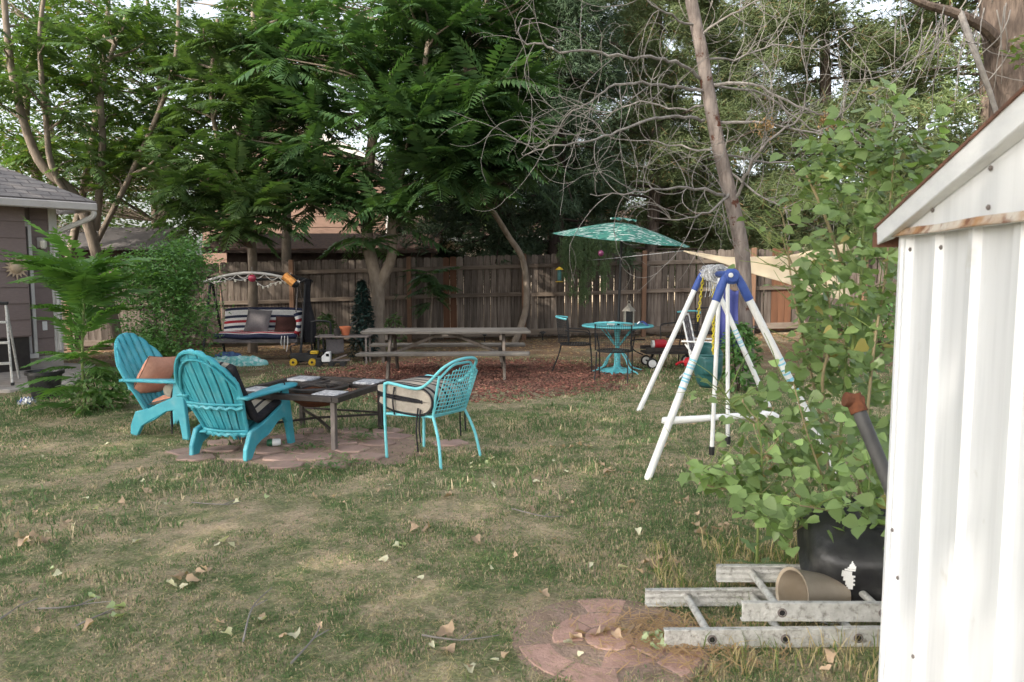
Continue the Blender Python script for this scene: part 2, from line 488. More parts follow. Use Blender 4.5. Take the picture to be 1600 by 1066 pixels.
# umbrella cloth: green with pale and dark leaf shaped flecks
def umbrella_mat():
    m, nt, out = new_mat('green leaf print cloth')
    b = nt.nodes.new('ShaderNodeBsdfPrincipled'); b.inputs['Roughness'].default_value = .8; b.inputs['Specular IOR Level'].default_value = .2
    f, _ = noise_fac(nt, 9, .54, .60, 2, .5, (1, 2.4, 3), seed=2.0)
    f2, _ = noise_fac(nt, 8, .56, .60, 2, .5, (1.2, 2.6, 3), seed=7.0)
    col = mixc(nt, f, (.07, .25, .20), (.55, .64, .60))
    col = mixc(nt, f2, col, (.035, .13, .11))
    nt.links.new(col, b.inputs['Base Color'])
    t = nt.nodes.new('ShaderNodeBsdfTranslucent'); nt.links.new(col, t.inputs[0])
    mx = nt.nodes.new('ShaderNodeMixShader'); mx.inputs[0].default_value = .25
    nt.links.new(b.outputs[0], mx.inputs[1]); nt.links.new(t.outputs[0], mx.inputs[2]); nt.links.new(mx.outputs[0], out.inputs[0])
    return m
M['umbrella'] = umbrella_mat()

def shingle_mat(name, c1, c2, c3):
    m, nt, out = new_mat(name)
    b = nt.nodes.new('ShaderNodeBsdfPrincipled'); b.inputs['Roughness'].default_value = .95; b.inputs['Specular IOR Level'].default_value = .15
    tc = nt.nodes.new('ShaderNodeTexCoord')
    br = nt.nodes.new('ShaderNodeTexBrick'); br.inputs['Scale'].default_value = 1.0
    br.inputs['Color1'].default_value = (*c1, 1); br.inputs['Color2'].default_value = (*c2, 1); br.inputs['Mortar'].default_value = (*c3, 1)
    br.inputs['Brick Width'].default_value = .30; br.inputs['Row Height'].default_value = .13; br.inputs['Mortar Size'].default_value = .012
    nt.links.new(tc.outputs['UV'], br.inputs['Vector'])
    f, n = noise_fac(nt, 30, .3, .7)
    col = mixc(nt, .35, br.outputs[0], mixc(nt, f, c1, c3))
    nt.links.new(col, b.inputs['Base Color'])
    bp = nt.nodes.new('ShaderNodeBump'); bp.inputs['Strength'].default_value = .6; bp.inputs['Distance'].default_value = .02; bp.invert = True
    nt.links.new(br.outputs['Fac'], bp.inputs['Height']); nt.links.new(bp.outputs[0], b.inputs['Normal'])
    nt.links.new(b.outputs[0], out.inputs[0])
    return m
M['shingle'] = shingle_mat('grey asphalt shingles', (.21, .195, .19), (.30, .28, .27), (.11, .10, .10))
M['shingle_brown'] = surf('old brown shingles', (.14, .085, .065), (.09, .06, .05), 12, rough=.95, bump=.4)
def planar_uv(o, origin, u, v):
    me = o.data; uv = me.uv_layers.new(name='uv'); origin, u, v = Vector(origin), Vector(u), Vector(v)
    for lp in me.loops:
        c = me.vertices[lp.vertex_index].co - origin
        uv.data[lp.index].uv = (c.dot(u), c.dot(v))

# leaves
M['l_ail'] = leafmat('tree of heaven leaf', (.040, .090, .034), (.075, .138, .048), .32, .42)
M['l_ail2'] = leafmat('paler tree of heaven leaf', (.055, .105, .036), (.095, .152, .050), .34, .45)  # slightly paler leaf tone for the left and rear trees
M['l_sapling'] = leafmat('young frond leaf', (.10, .22, .055), (.15, .28, .07), .38, .45)
M['l_elm'] = leafmat('elm leaf', (.075, .145, .035), (.12, .19, .045), .40, .5, (.24, .22, .06), .94)
M['l_bush'] = leafmat('bush leaf', (.085, .19, .060), (.14, .27, .080), .35, .4)
M['l_poplar'] = leafmat('poplar leaf', (.20, .31, .11), (.30, .41, .16), .38, .36, (.38, .33, .11), .965, var=.35)
M['l_pine'] = leafmat('pine needles', (.10, .145, .060), (.165, .20, .085), .2, .6, (.24, .15, .07), .95)
M['l_juniper'] = leafmat('juniper sprays', (.032, .060, .032), (.055, .085, .042), .15, .65)
M['l_far'] = leafmat('far tree leaf', (.07, .13, .045), (.12, .17, .055), .35, .6)
M['l_ivy'] = leafmat('dark evergreen leaf', (.012, .030, .028), (.022, .046, .036), .1, .4)
M['l_weed'] = leafmat('weed leaf', (.10, .19, .07), (.16, .25, .08), .3, .5)
M['l_thistle'] = leafmat('prickly weed leaf', (.13, .22, .11), (.20, .29, .12), .3, .5)
M['l_dry'] = leafmat('dry fallen leaf', (.42, .29, .19), (.56, .41, .29), .2, .7, (.34, .20, .12), .6, .3)
M['l_dry_pale'] = leafmat('pale fallen leaf', (.58, .56, .38), (.70, .66, .50), .25, .6, None, .9, .3)
M['l_dry_green'] = leafmat('fading green fallen leaf', (.42, .50, .25), (.50, .57, .34), .25, .6, None, .9, .3)
M['l_brown'] = leafmat('brown dead leaf', (.35, .22, .11), (.46, .31, .17), .2, .75)

def grass_cols(nt):
    """green and straw patches of the lawn, the same for blades and soil"""
    f1, _ = noise_fac(nt, 1.4, .42, .58, 5, .68)
    f2, _ = noise_fac(nt, 5.5, .42, .58, 4, .7, seed=3.0)
    f3, _ = noise_fac(nt, .33, .42, .60, 2, .5, seed=6.0)
    return f1, f2, f3
def grass_mat():
    m, nt, out = new_mat('lawn grass blades')
    b = nt.nodes.new('ShaderNodeBsdfPrincipled'); b.inputs['Roughness'].default_value = .6; b.inputs['Specular IOR Level'].default_value = .25
    f1, f2, f3 = grass_cols(nt)
    isl = island(nt)
    green = mixc(nt, isl, (.090, .158, .060), (.180, .258, .105))
    straw = mixc(nt, isl, (.42, .345, .215), (.60, .505, .335))
    ad = nt.nodes.new('ShaderNodeMath'); ad.operation = 'MULTIPLY_ADD'; ad.inputs[1].default_value = .55; nt.links.new(f1, ad.inputs[0])
    mu = nt.nodes.new('ShaderNodeMath'); mu.operation = 'MULTIPLY'; mu.inputs[1].default_value = .45; nt.links.new(f2, mu.inputs[0])
    nt.links.new(mu.outputs[0], ad.inputs[2])
    w = nt.nodes.new('ShaderNodeTexWhiteNoise'); w.noise_dimensions = '1D'; nt.links.new(isl, w.inputs['W'])
    lt = nt.nodes.new('ShaderNodeMath'); lt.operation = 'LESS_THAN'
    sc = nt.nodes.new('ShaderNodeMath'); sc.operation = 'MULTIPLY_ADD'; sc.inputs[1].default_value = .56; sc.inputs[2].default_value = .02
    nt.links.new(ad.outputs[0], sc.inputs[0])
    nt.links.new(w.outputs[0], lt.inputs[0]); nt.links.new(sc.outputs[0], lt.inputs[1])
    col = mixc(nt, lt.outputs[0], green, straw)
    nt.links.new(col, b.inputs['Base Color'])
    t = nt.nodes.new('ShaderNodeBsdfTranslucent'); nt.links.new(col, t.inputs[0])
    mx = nt.nodes.new('ShaderNodeMixShader'); mx.inputs[0].default_value = .3
    nt.links.new(b.outputs[0], mx.inputs[1]); nt.links.new(t.outputs[0], mx.inputs[2]); nt.links.new(mx.outputs[0], out.inputs[0])
    return m
def lawn_mat():
    m, nt, out = new_mat('lawn thatch and soil')
    b = nt.nodes.new('ShaderNodeBsdfPrincipled'); b.inputs['Roughness'].default_value = .95; b.inputs['Specular IOR Level'].default_value = .1
    f1, f2, f3 = grass_cols(nt)
    g1, n1 = noise_fac(nt, 55, .35, .65, 4, .7, seed=5.0)
    green = mixc(nt, g1, (.072, .108, .044), (.165, .20, .088))
    straw = mixc(nt, g1, (.32, .24, .165), (.55, .445, .315))
    ad = nt.nodes.new('ShaderNodeMath'); ad.operation = 'MULTIPLY_ADD'; ad.inputs[1].default_value = .55; nt.links.new(f1, ad.inputs[0])
    mu = nt.nodes.new('ShaderNodeMath'); mu.operation = 'MULTIPLY'; mu.inputs[1].default_value = .45; nt.links.new(f2, mu.inputs[0])
    nt.links.new(mu.outputs[0], ad.inputs[2])
    col = mixc(nt, ad.outputs[0], green, straw)
    # bare soil towards the fence and under the trees
    tc = nt.nodes.new('ShaderNodeTexCoord'); sx = nt.nodes.new('ShaderNodeSeparateXYZ'); nt.links.new(tc.outputs['Object'], sx.inputs[0])
    r = nt.nodes.new('ShaderNodeMapRange'); r.inputs[1].default_value = 9.4; r.inputs[2].default_value = 12.0; nt.links.new(sx.outputs[1], r.inputs[0])
    mm = nt.nodes.new('ShaderNodeMath'); mm.operation = 'MULTIPLY'; nt.links.new(r.outputs[0], mm.inputs[0])
    f4, _ = noise_fac(nt, 1.3, .30, .55, 4, .65, seed=9.0); nt.links.new(f4, mm.inputs[1])
    soil = mixc(nt, g1, (.135, .085, .055), (.24, .16, .105))
    col = mixc(nt, mm.outputs[0], col, soil)
    nt.links.new(col, b.inputs['Base Color'])
    bp = nt.nodes.new('ShaderNodeBump'); bp.inputs['Strength'].default_value = .8; bp.inputs['Distance'].default_value = .03
    nt.links.new(n1, bp.inputs['Height']); nt.links.new(bp.outputs[0], b.inputs['Normal'])
    nt.links.new(b.outputs[0], out.inputs[0])
    return m
M['grass'] = grass_mat(); M['lawn'] = lawn_mat()
M['tall_grass'] = leafmat('dry tall grass', (.34, .28, .15), (.52, .41, .24), .3, .6, (.14, .20, .06), .6, .2)
M['dirt'] = surf('bare dirt', (.33, .235, .185), (.25, .175, .13), 9, rough=.95, bump=.8, bscale=40, c3=(.19, .135, .095), s3=5, detail=6)

# ================================================================== the ground
def axis(lo, hi, a, b, step, far):
    xs = [lo]; 
    while xs[-1] < a - 1e-6: xs.append(min(a, xs[-1] + far))
    while xs[-1] < b - 1e-6: xs.append(min(b, xs[-1] + step))
    while xs[-1] < hi - 1e-6: xs.append(min(hi, xs[-1] + far))
    return xs
gx = axis(-260, 260, -12, 12, .2, 31); gy = axis(-60, 420, 1.5, 19.5, .2, 30)
def ghill(x, y):
    return gz(x, y) + (.012 * (vnoise(x, y, .9) - .5) + .010 * (vnoise(x, y, .35, 3) - .5) if (-12 < x < 12 and 1.5 < y < 19.5) else -.01)
g = MB()
for y in gy:
    for x in gx:
        g.v.append(Vector((x, y, float(ghill(x, y)))))
nx = len(gx)
for j in range(len(gy) - 1):
    for i in range(nx - 1):
        g.face((j * nx + i, j * nx + i + 1, (j + 1) * nx + i + 1, (j + 1) * nx + i))
lawn = struct(g.build('ground', M['lawn'], smooth=True, sharp=False), 'patchy green and straw lawn running back to the fence')

# places where no lawn grows
pit_c = G(475, 700); pit_c = Vector((-1.75, 6.85, 0))
def bare(x, y):
    """0..1 how bare the ground is"""
    b = np.zeros_like(x)
    d = np.sqrt(((x + 1.60) / .92) ** 2 + ((y - 6.74) / .54) ** 2) + 1.0 * (vnoise(x, y, .22, 2) - .5)
    b = np.maximum(b, np.clip((1.08 - d) * 6, 0, .93))
    d = np.sqrt(((x - .44) / .31) ** 2 + ((y - 3.15) / .27) ** 2) + .75 * (vnoise(x, y, .13, 2) - .5)
    b = np.maximum(b, np.clip((1.05 - d) * 6, 0, .97))
    d = np.sqrt(((x + .6) / 2.3) ** 2 + ((y - 11.2) / 2.0) ** 2) + .3 * (vnoise(x, y, .5, 4) - .5)
    b = np.maximum(b, np.clip((1.05 - d) * 5, 0, .98))
    b = np.maximum(b, np.clip((y - 10.0) / 4 + .9 * (vnoise(x, y, .9, 5) - .5), 0, .95) * (y > 9.6))
    b = np.maximum(b, (x < -6.4 + .0 * y) * (y > 9.2) * 1.0)
    return b

def blades(name, N, rlo, rhi, alo, ahi, hmin, hmax, wk, mat, label, keep=None, bend=.5):
    r = rlo + (rhi - rlo) * RNG.random(N); a = RNG.uniform(alo, ahi, N)
    x = r * np.sin(a); y = r * np.cos(a)
    ok = RNG.random(N) > bare(x, y)
    if keep is not None: ok &= keep(x, y)
    x, y, r = x[ok], y[ok], r[ok]; n = len(x)
    z = np.array([gz(p, q) for p, q in zip(x, y)]) - .006
    lush = vnoise(x, y, 1.3, 8) * .6 + vnoise(x, y, .3, 9) * .6
    h = (hmin + (hmax - hmin) * RNG.random(n)) * (.40 + .70 * lush ** 2) * (.55 + .95 * vnoise(x, y, .09, 15))
    w = (.0016 + wk * r) * RNG.uniform(.7, 1.3, n)
    az = RNG.uniform(0, 2 * PI, n); lean = RNG.uniform(.1, 1.0, n) * bend
    dx, dy = np.cos(az), np.sin(az); sx, sy = -dy, dx
    ang = RNG.uniform(0, PI, n); sx, sy = np.cos(ang), np.sin(ang)
    V = np.zeros((n, 5, 3))
    base = np.stack([x, y, z], 1); side = np.stack([sx * w, sy * w, 0 * w], 1)
    mid = base + np.stack([dx * lean * h * .35, dy * lean * h * .35, h * .6], 1)
    tip = base + np.stack([dx * lean * h * 1.1, dy * lean * h * 1.1, h * (1 - .35 * lean)], 1)
    V[:, 0] = base - side; V[:, 1] = base + side; V[:, 2] = mid + side * .8; V[:, 3] = mid - side * .8; V[:, 4] = tip
    off = (np.arange(n) * 5)[:, None]
    tri = np.concatenate([off + np.array([[0, 1, 2]]), off + np.array([[0, 2, 3]]), off + np.array([[3, 2, 4]])], 0)
    o = link(name, np_mesh(name, V.reshape(-1, 3), tri, mat))
    return tag(o, label, 'grass', kind='stuff')
blades('lawn_grass', 470000, 2.4, 13.5, -.86, .70, .016, .044, .00036, M['grass'], 'short patchy lawn grass, green with straw coloured spots')
n = 90000; r = 2.4 + 10 * RNG.random(n); a = RNG.uniform(-.86, .70, n); cx, cy = r * np.sin(a), r * np.cos(a); ok = RNG.random(n) > bare(cx, cy) * .8
cx, cy, r = cx[ok], cy[ok], r[ok]; n = len(cx)
o = scatter('thatch', [(-.05, -1, 0), (.05, -1, 0), (0, 1, .12)], [(0, 1, 2)], frames(rdirs(n, -.1, .30), scale=RNG.uniform(.012, .030, n) * (1 + .03 * r)), np.stack([cx, cy, np.array([gz(p, q) for p, q in zip(cx, cy)]) + RNG.uniform(.008, .024, n)], 1), M['tall_grass'])
tag(o, 'dry clippings and thatch lying between the lawn blades', 'thatch', kind='stuff')
def near_ladder(x, y):
    return (vnoise(x, y, .22, 6) > .45) & (x > .75) & (x < 2.2) & (y > 2.7) & (y < 4.3) & ((y > 3.2) | (RNG.random(len(x)) < .35))
blades('tall_grass', 9000, 2.6, 5.0, .12, .62, .06, .22, .0002, M['tall_grass'], 'tall dry straw grass growing around the ladder rails', near_ladder, 1.0)
def edge_clump(x, y):
    return (vnoise(x, y, .5, 12) > .60)
blades('rough_grass', 26000, 5.0, 13.5, -.75, .45, .06, .14, .0006, M['grass'], 'longer grass tufts along the edges of the lawn', edge_clump, .8)

# red wood chips round the picnic table
n = 16000
cx = RNG.normal(-.55, 1.35, n); cy = 11.2 + RNG.normal(0, 1.05, n)
dd = np.sqrt(((cx + .6) / 2.35) ** 2 + ((cy - 11.2) / 2.05) ** 2) + .35 * (vnoise(cx, cy, .5, 4) - .5)
ok = dd < 1.08
cx, cy = cx[ok], cy[ok]; n = len(cx)
cz = np.array([gz(p, q) for p, q in zip(cx, cy)]) + RNG.uniform(.002, .03, n)
D = rdirs(n, -.35, .35)
chip_v = [(-.4, -.5, -.12), (.4, -.5, -.12), (.5, .5, -.12), (-.3, .5, -.12), (-.4, -.5, .12), (.4, -.5, .12), (.5, .5, .12), (-.3, .5, .12)]
chip_f = [(4, 5, 6, 7), (0, 1, 5, 4), (1, 2, 6, 5), (2, 3, 7, 6), (3, 0, 4, 7)]
S = RNG.uniform(.018, .05, n)
R = frames(D, scale=S, roll=RNG.uniform(-.4, .4, n)); R[:, :, 0] *= .55
chips = scatter('wood_chips', chip_v, chip_f, R, np.stack([cx, cy, cz], 1), M['chips'])
tag(chips, 'red brown wood chip mulch spread under the picnic table', 'mulch', kind='stuff')

# leaf litter crumbs along the fence
n = 7000
cx = RNG.uniform(-9, 9, n); cy = 16.6 - np.abs(RNG.normal(0, 1.8, n)) ; ok = cy > 10.5
cx, cy = cx[ok], cy[ok]; n = len(cx)
cz = np.array([gz(p, q) for p, q in zip(cx, cy)]) + RNG.uniform(.003, .02, n)
litter = scatter('leaf_litter', [(-.5, 0, 0), (0, -.6, .15), (.5, 0, 0), (0, .6, .2)], [(0, 1, 2, 3)],
                 frames(rdirs(n, -.4, .4), scale=RNG.uniform(.02, .055, n)), np.stack([cx, cy, cz], 1), M['l_brown'])
tag(litter, 'brown crumbled leaf litter lying along the foot of the fence', 'leaf litter', kind='stuff')

# flagstones under the fire table
pav = link('paving', None); struct(pav, 'reddish flagstones set in dirt under the fire table'); pav.location = (-1.72, 6.75, 0)
d = MB()
rim = [(1.27 * math.cos(2 * PI * k / 40) * (1 + .10 * math.sin(5 * k) + .06 * math.sin(11 * k)), .82 * math.sin(2 * PI * k / 40) * (1 + .10 * math.sin(4 * k + 1)), 0) for k in range(40)]
d.v = [Vector((0, 0, .020))] + [Vector((x, y, -.006)) for x, y, z in rim]
for k in range(40): d.face((0, 1 + k, 1 + (k + 1) % 40))
d.build('dirt_bed', M['dirt'], pav, smooth=True)
rs = random.Random(3)
cells = []
for j in range(6):
    for i in range(7):
        x = -1.15 + (i + .5 * (j % 2)) * .36 + rs.uniform(-.05, .05); y = -.70 + j * .27 + rs.uniform(-.04, .04)
        if (x / 1.22) ** 2 + (y / .76) ** 2 < .95 and rs.random() < .72: cells.append((x, y))
for x, y in cells:
    m_ = MB(); k = rs.choice((5, 6, 6, 7)); ph = rs.uniform(0, 6)
    poly = [(.175 * rs.uniform(.82, 1.1) * math.cos(ph + 2 * PI * q / k), .13 * rs.uniform(.85, 1.1) * math.sin(ph + 2 * PI * q / k)) for q in range(k)]
    a = 0
    poly.sort(key=lambda t: math.atan2(t[1], t[0]))
    m_.prism(poly, (x, y, -.03), (1, 0, 0), (0, 1, 0), (rs.uniform(-.004, .004), 0, .046 + rs.uniform(0, .010)))
    m_.build('flagstone', M['flagstone'], pav, bevel=.008)

# loose dirt and debris beside the stone
n = 900; cx = RNG.normal(.72, .17, n); cy = RNG.normal(3.16, .13, n)
deb = scatter('ground_debris', [(-.08, -1, 0), (.08, -1, 0), (.05, 1, .02), (-.05, 1, .02)], [(0, 1, 2, 3)], frames(rdirs(n, -.15, .25), scale=RNG.uniform(.015, .045, n)), np.stack([cx, cy, RNG.uniform(.012, .03, n)], 1), M['l_brown'])
tag(deb, 'dry stalks and crumbs littering the dirt beside the stepping stone', 'debris', kind='stuff')
# round red stepping stone near the ladder, pieces with joints
st = thing('stepping_stone', 'round reddish stepping stone of curved pieces half sunk beside the ladder', 'stepping stone', (.42, 3.17, 0))
MB().lathe([(.43, -.03), (.42, .004), (.36, .010)], 36).build('mortar_bed', M['dirt'], st)
for ring, (r0, r1, k, ph) in enumerate(((.0, .11, 1, 0), (.116, .25, 6, .2), (.256, .395, 9, .5))):
    for q in range(k):
        if ring == 2 and q in (0, 8, 2): continue
        m_ = MB()
        if r0 == 0:
            m_.lathe([(.11, -.02), (.11, .012), (.10, .015)], 14)
        else:
            a0 = ph + 2 * PI * q / k + .005 / r1 + .05 * math.sin(q * 5 + ring); a1 = ph + 2 * PI * (q + 1) / k - .005 / r1 + .05 * math.sin((q + 1) % k * 5 + ring)
            arc = [a0 + (a1 - a0) * t / 5 for t in range(6)]
            poly = [(r1 * math.cos(t), r1 * math.sin(t)) for t in arc] + [(r0 * math.cos(t), r0 * math.sin(t)) for t in arc[::-1]]
            m_.prism(poly, (0, 0, -.02), (1, 0, 0), (0, 1, 0), (.004 * math.sin(q), 0, .027 + .004 * ((q * 7) % 3)))
        m_.build('paver_piece', M['brick_red'], st, bevel=.005)

# patio slab beside the house
struct(MB().prism([(-12, 9.3), (-6.45, 9.75), (-5.95, 10.35), (-6.75, 12.35), (-12, 14)], (0, 0, -.1), (1, 0, 0), (0, 1, 0), (0, 0, .14)).build('patio', M['concrete'], bevel=.01), 'pale concrete patio slab beside the mauve house')

# ================================================================== back fence
FY = 16.7
fence = thing('wooden_fence', 'weathered brown dog eared picket fence across the back of the yard', 'fence', (0, FY, 0))
rs = random.Random(5)
def picket_mesh(w, h, dog=True):
    m_ = MB(); c = w * .28
    poly = [(-w / 2, 0), (w / 2, 0), (w / 2, h - c), (w / 2 - c * .35, h - c * .25), (w * .12, h), (-w * .12, h), (-w / 2 + c * .35, h - c * .25), (-w / 2, h - c)]
    return m_.prism(poly, (0, -.011, 0), (1, 0, 0), (0, 0, 1), (0, .022, 0))
pick = [picket_mesh(w, 1.78).mesh('picket', M['fence']) for w in (.130, .138, .143)]
pick_new = picket_mesh(.14, 1.78).mesh('picket_new', M['fence_new'])
x = -10.2; i = 0
new_x = [(-1.52, -1.25), (5.70, 6.12)]
while x < 10.2:
    base = .026 * (x + 1.0)
    me = pick_new if any(a < x < b for a, b in new_x) else rs.choice(pick)
    gap = rs.choice((.004, .006, .010, .012, .022)) if x > 1.2 else rs.choice((.003, .004, .006, .009))
    o = link('picket', me, fence, Matrix.Translation((x, .028 + rs.uniform(-.003, .003), base + .06 + rs.uniform(-.012, .012))) @ Matrix.Rotation(rs.uniform(-.010, .010), 4, 'Y'))
    x += .141 + gap; i += 1
posts = [-9.6, -7.3, -4.75, -2.22, -.02 + .28, 2.85, 5.2, 7.6, 9.9]
for k, px_ in enumerate(posts):
    MB().box((0, 0, .93), (.095, .09, 1.86)).build('post', M['fence_post'], fence, bevel=.006).matrix_basis = Matrix.Translation((px_, -.10, .026 * (px_ + 1)))
for a, b in zip(posts[:-1], posts[1:]):
    for zc, hh in ((.16, .13), (.98, .085), (1.60, .085)):
        za, zb = .026 * (a + 1), .026 * (b + 1); dj = rs.uniform(-.015, .015)
        MB().beam((a + .05, -.012, za + zc + dj), (b - .05, -.012, zb + zc + dj), .04, hh).build('rail', M['fence_rail'], fence, bevel=.004)

# ================================================================== house at the left
Cx, Cy = -7.2, 12.2
hu = Vector((.6, .8, 0)); hn = Vector((.8, -.6, 0)); Cc = Vector((Cx, Cy, 0)); hz = Vector((0, 0, 1))
house = thing('mauve_house', 'mauve brown sided house corner with grey shingle roof at the left edge', 'house', (Cx, Cy, 0))
def HW(s, n_, z): return Cc - hu * s + hn * n_ + hz * z
m_ = MB(); m_.prism([(0, .0), (5.5, .0), (5.5, -4), (0, -4)], Cc, -hu, hn, (0, 0, 2.6)); m_.build('wall', M['siding'], house, world=True)
MB().prism([(-.02, .012), (5.5, .012), (5.5, -.5), (-.02, -.5)], Cc, -hu, hn, (0, 0, .22)).build('foundation', M['concrete'], house, world=True)
def hboard(s0, s1, z0, z1, n0, t, name, mat, bevel=.004):
    m_ = MB(); m_.prism([(s0, n0), (s1, n0), (s1, n0 + t), (s0, n0 + t)], Cc + hz * z0, -hu, hn, (0, 0, z1 - z0)); return m_.build(name, mat, house, world=True, bevel=bevel)
for k in range(9):
    z0 = .24 + k * .262
    m_ = MB(); m_.prism([(.013, z0), (.030, z0), (.016, z0 + .256), (.013, z0 + .256)], Cc - hu * .10, hn, hz, -hu * .26); m_.build('siding_board', M['siding'], house, world=True)
hboard(-.02, .10, .22, 2.58, .013, .035, 'corner_trim', M['trim'])
# door with white frame
hboard(.36, .41, .22, 2.30, .013, .05, 'door_frame', M['trim'])
hboard(.41, .60, 2.22, 2.30, .013, .045, 'door_head', M['trim'])
hboard(.36, .62, .20, .27, .013, .07, 'door_sill', M['trim'])
hboard(.43, .47, .27, 2.22, .013, .025, 'door_stile', M['gutter'])
hboard(.47, .60, .27, 2.22, .006, .012, 'door_glass', M['glass'])
# projecting bay with its own boards
bay_s0, bay_s1, bay_n = .50, 2.6, .22
m_ = MB(); m_.prism([(bay_s0, .0), (bay_s1, .0), (bay_s1, bay_n - .02), (bay_s0, bay_n - .02)], Cc + hz * .55, -hu, hn, (0, 0, 1.98)); m_.build('bay_wall', M['siding'], house, world=True)
for k in range(8):
    z0 = .57 + k * .245
    m_ = MB(); m_.prism([(bay_n - .018, z0), (bay_n + .004, z0), (bay_n - .012, z0 + .240), (bay_n - .018, z0 + .240)], Cc - hu * bay_s0, hn, hz, -hu * 2.0); m_.build('siding_board', M['siding'], house, world=True)
hboard(bay_s0 + .02, bay_s1, .02, .56, .0, bay_n - .05, 'bay_base', M['dark_base'])
hboard(bay_s0 - .06, bay_s1, 2.50, 2.56, .0, bay_n + .12, 'bay_cap', M['gutter'])
# sconce and outlet
q = HW(.23, .06, 1.98)
sc_ = MB().box(q, (.09, .09, .16)).build('wall_lamp', M['gutter'], house, world=True, bevel=.01)
g_ = MB().lathe([(.03, -.08), (.05, -.05), (.05, .03), (.02, .06)], 12, HW(.23, .13, 1.97)).build('lamp_glass', M['bulb'], house, world=True, smooth=True)
hboard(.20, .27, .62, .76, .03, .012, 'outlet_cover', M['white_plastic'])
# roof: main slope and hip
ez = 2.60; ov = .55
E0 = Cc + hu * .40 + hn * ov + hz * ez
slope = .55
def roof_pt(s, t): return E0 - hu * s - hn * t + hz * (slope * t)
m_ = MB(); a, b_, c_, d_ = roof_pt(0, 0), roof_pt(6, 0), roof_pt(6, 2.7), roof_pt(2.7, 2.7)
for p_ in (a, b_, c_, d_): m_.v.append(p_)
m_.face((0, 1, 2, 3))
r1 = m_.build('roof', M['shingle'], house, world=True, thick=.05)
planar_uv(r1, E0 - Vector(house.location), -hu, (-hn + hz * slope).normalized())
m_ = MB(); bk = E0 - hn * 5.4
for p_ in (E0, d_, bk): m_.v.append(p_)
m_.face((2, 0, 1)); r2 = m_.build('roof_hip', M['shingle'], house, world=True, thick=.05)
planar_uv(r2, E0 - Vector(house.location), hn, (-hu + hz * slope).normalized())
MB().beam(E0 + hz * -.06 - hu * 0 , E0 - hu * 6 + hz * -.06, .10, .12).build('gutter', M['gutter'], house, world=True, bevel=.015)
MB().beam(E0 + hz * -.06 - hn * .05, E0 - hn * 5 + hz * -.06, .04, .13).build('fascia', M['gutter'], house, world=True, bevel=.006)
m_ = MB(); m_.prism([(-.35, ov - .06), (5.5, ov - .06), (5.5, -.2), (-.35, -.2)], Cc + hz * 2.52, -hu, hn, (0, 0, .02)); m_.build('soffit', M['siding'], house, world=True)
dsp = catmull([E0 + hz * -.10 - hu * .05 - hn * .02, E0 + hz * -.22 - hu * .06 - hn * .05, HW(-.02, .10, 2.16), HW(.03, .07, 2.05), HW(.03, .07, .3)], 5)
MB().tube(dsp, .042, 8).build('downspout', M['trim'], house, world=True, smooth=True)
# sun ornament hung on the bay
so = thing('sun_ornament', 'tan tin sun face ornament with pointed rays on the mauve wall', 'wall ornament', HW(.66, bay_n + .02, 1.60), math.atan2(hn.x, -hn.y))
m_ = MB(); poly = []
for k in range(32):
    r = .105 if k % 2 else (.20 if k % 4 == 0 else .16)
    poly.append((r * math.sin(2 * PI * k / 32), r * math.cos(2 * PI * k / 32)))
m_.prism(poly, (0, 0, 0), (1, 0, 0), (0, 0, 1), (0, -.008, 0)); m_.build('rays', M['gold'], so)
MB().lathe([(.095, 0), (.08, .02), (.04, .032), (.0, .035)], 18).build('face', M['gold'], so, smooth=True).matrix_basis = Matrix.Translation((0, -.008, 0)) @ Matrix.Rotation(PI / 2, 4, 'X')
# step ladder standing on the patio
sl = thing('step_ladder', 'silver folding step ladder standing on the patio at the left edge', 'step ladder', G(-8, 604) + Vector((0, 0, .05)), .45)
for s in (-1, 1):
    MB().beam((s * .24, -.30, 0), (s * .18, .0, 1.05), .025, .06).build('rail', M['aluminium'], sl, bevel=.004)
    MB().beam((s * .24, .34, 0), (s * .18, .03, 1.05), .022, .045).build('rear_rail', M['aluminium'], sl, bevel=.004)
    MB().box((s * .245, -.30, .012), (.04, .08, .04)).build('foot', M['black_plastic'], sl, bevel=.006)
for k in range(3):
    z = .28 + k * .27; y = -.30 + .30 * z / 1.05
    MB().box((0, y, z), (.46 - .04 * k, .085, .03)).build('tread', M['aluminium'], sl, bevel=.004)
MB().box((0, .01, 1.07), (.42, .12, .04)).build('top_cap', M['black_plastic'], sl, bevel=.008)
pst = MB().box((0, 0, 1.05), (.07, .07, 2.1)); o = pst.build('patio_post', M['trim'], bevel=.006)
o.location = P(-9, 600, 9.8); o.location.z = .03; tag(o, 'white square patio post at the very left edge of view', 'post')

# ================================================================== white metal shed at the right
A = Vector((1.28, 2.5, 0)); sd = Vector((-.181, -.984, 0)).normalized(); sn = Vector((-.984, .181, 0)).normalized()   # along the gable wall, outwards
shed = thing('metal_shed', 'white ribbed metal garden shed with rusty roof edge at the right', 'shed', A)
WH = 1.71; SL = 2.6
def SW(s, n_, z): return A + sd * s + sn * n_ + Vector((0, 0, z))
prof = []
s = .0
while s < SL - .01:
    prof += [(s, .0), (s + .010, .020), (s + .045, .020), (s + .055, .0), (s + .10, .0), (s + .15, .0), (s + .20, .0), (s + .23, 0)]
    s += .26
k = 0
while k * 8 < len(prof):
    seg = prof[k * 8: k * 8 + 8] + ([prof[k * 8 + 8]] if k * 8 + 8 < len(prof) else [(SL, 0)])
    m_ = MB()
    m_.grid(lambda u, v, seg=seg: SW(*[(seg[min(int(round(u * (len(seg) - 1))), len(seg) - 1)])][0], .0 + v * WH), len(seg) - 1, 1)
    m_.build('wall_panel', M['shed_white'], shed, world=True)
    k += 1
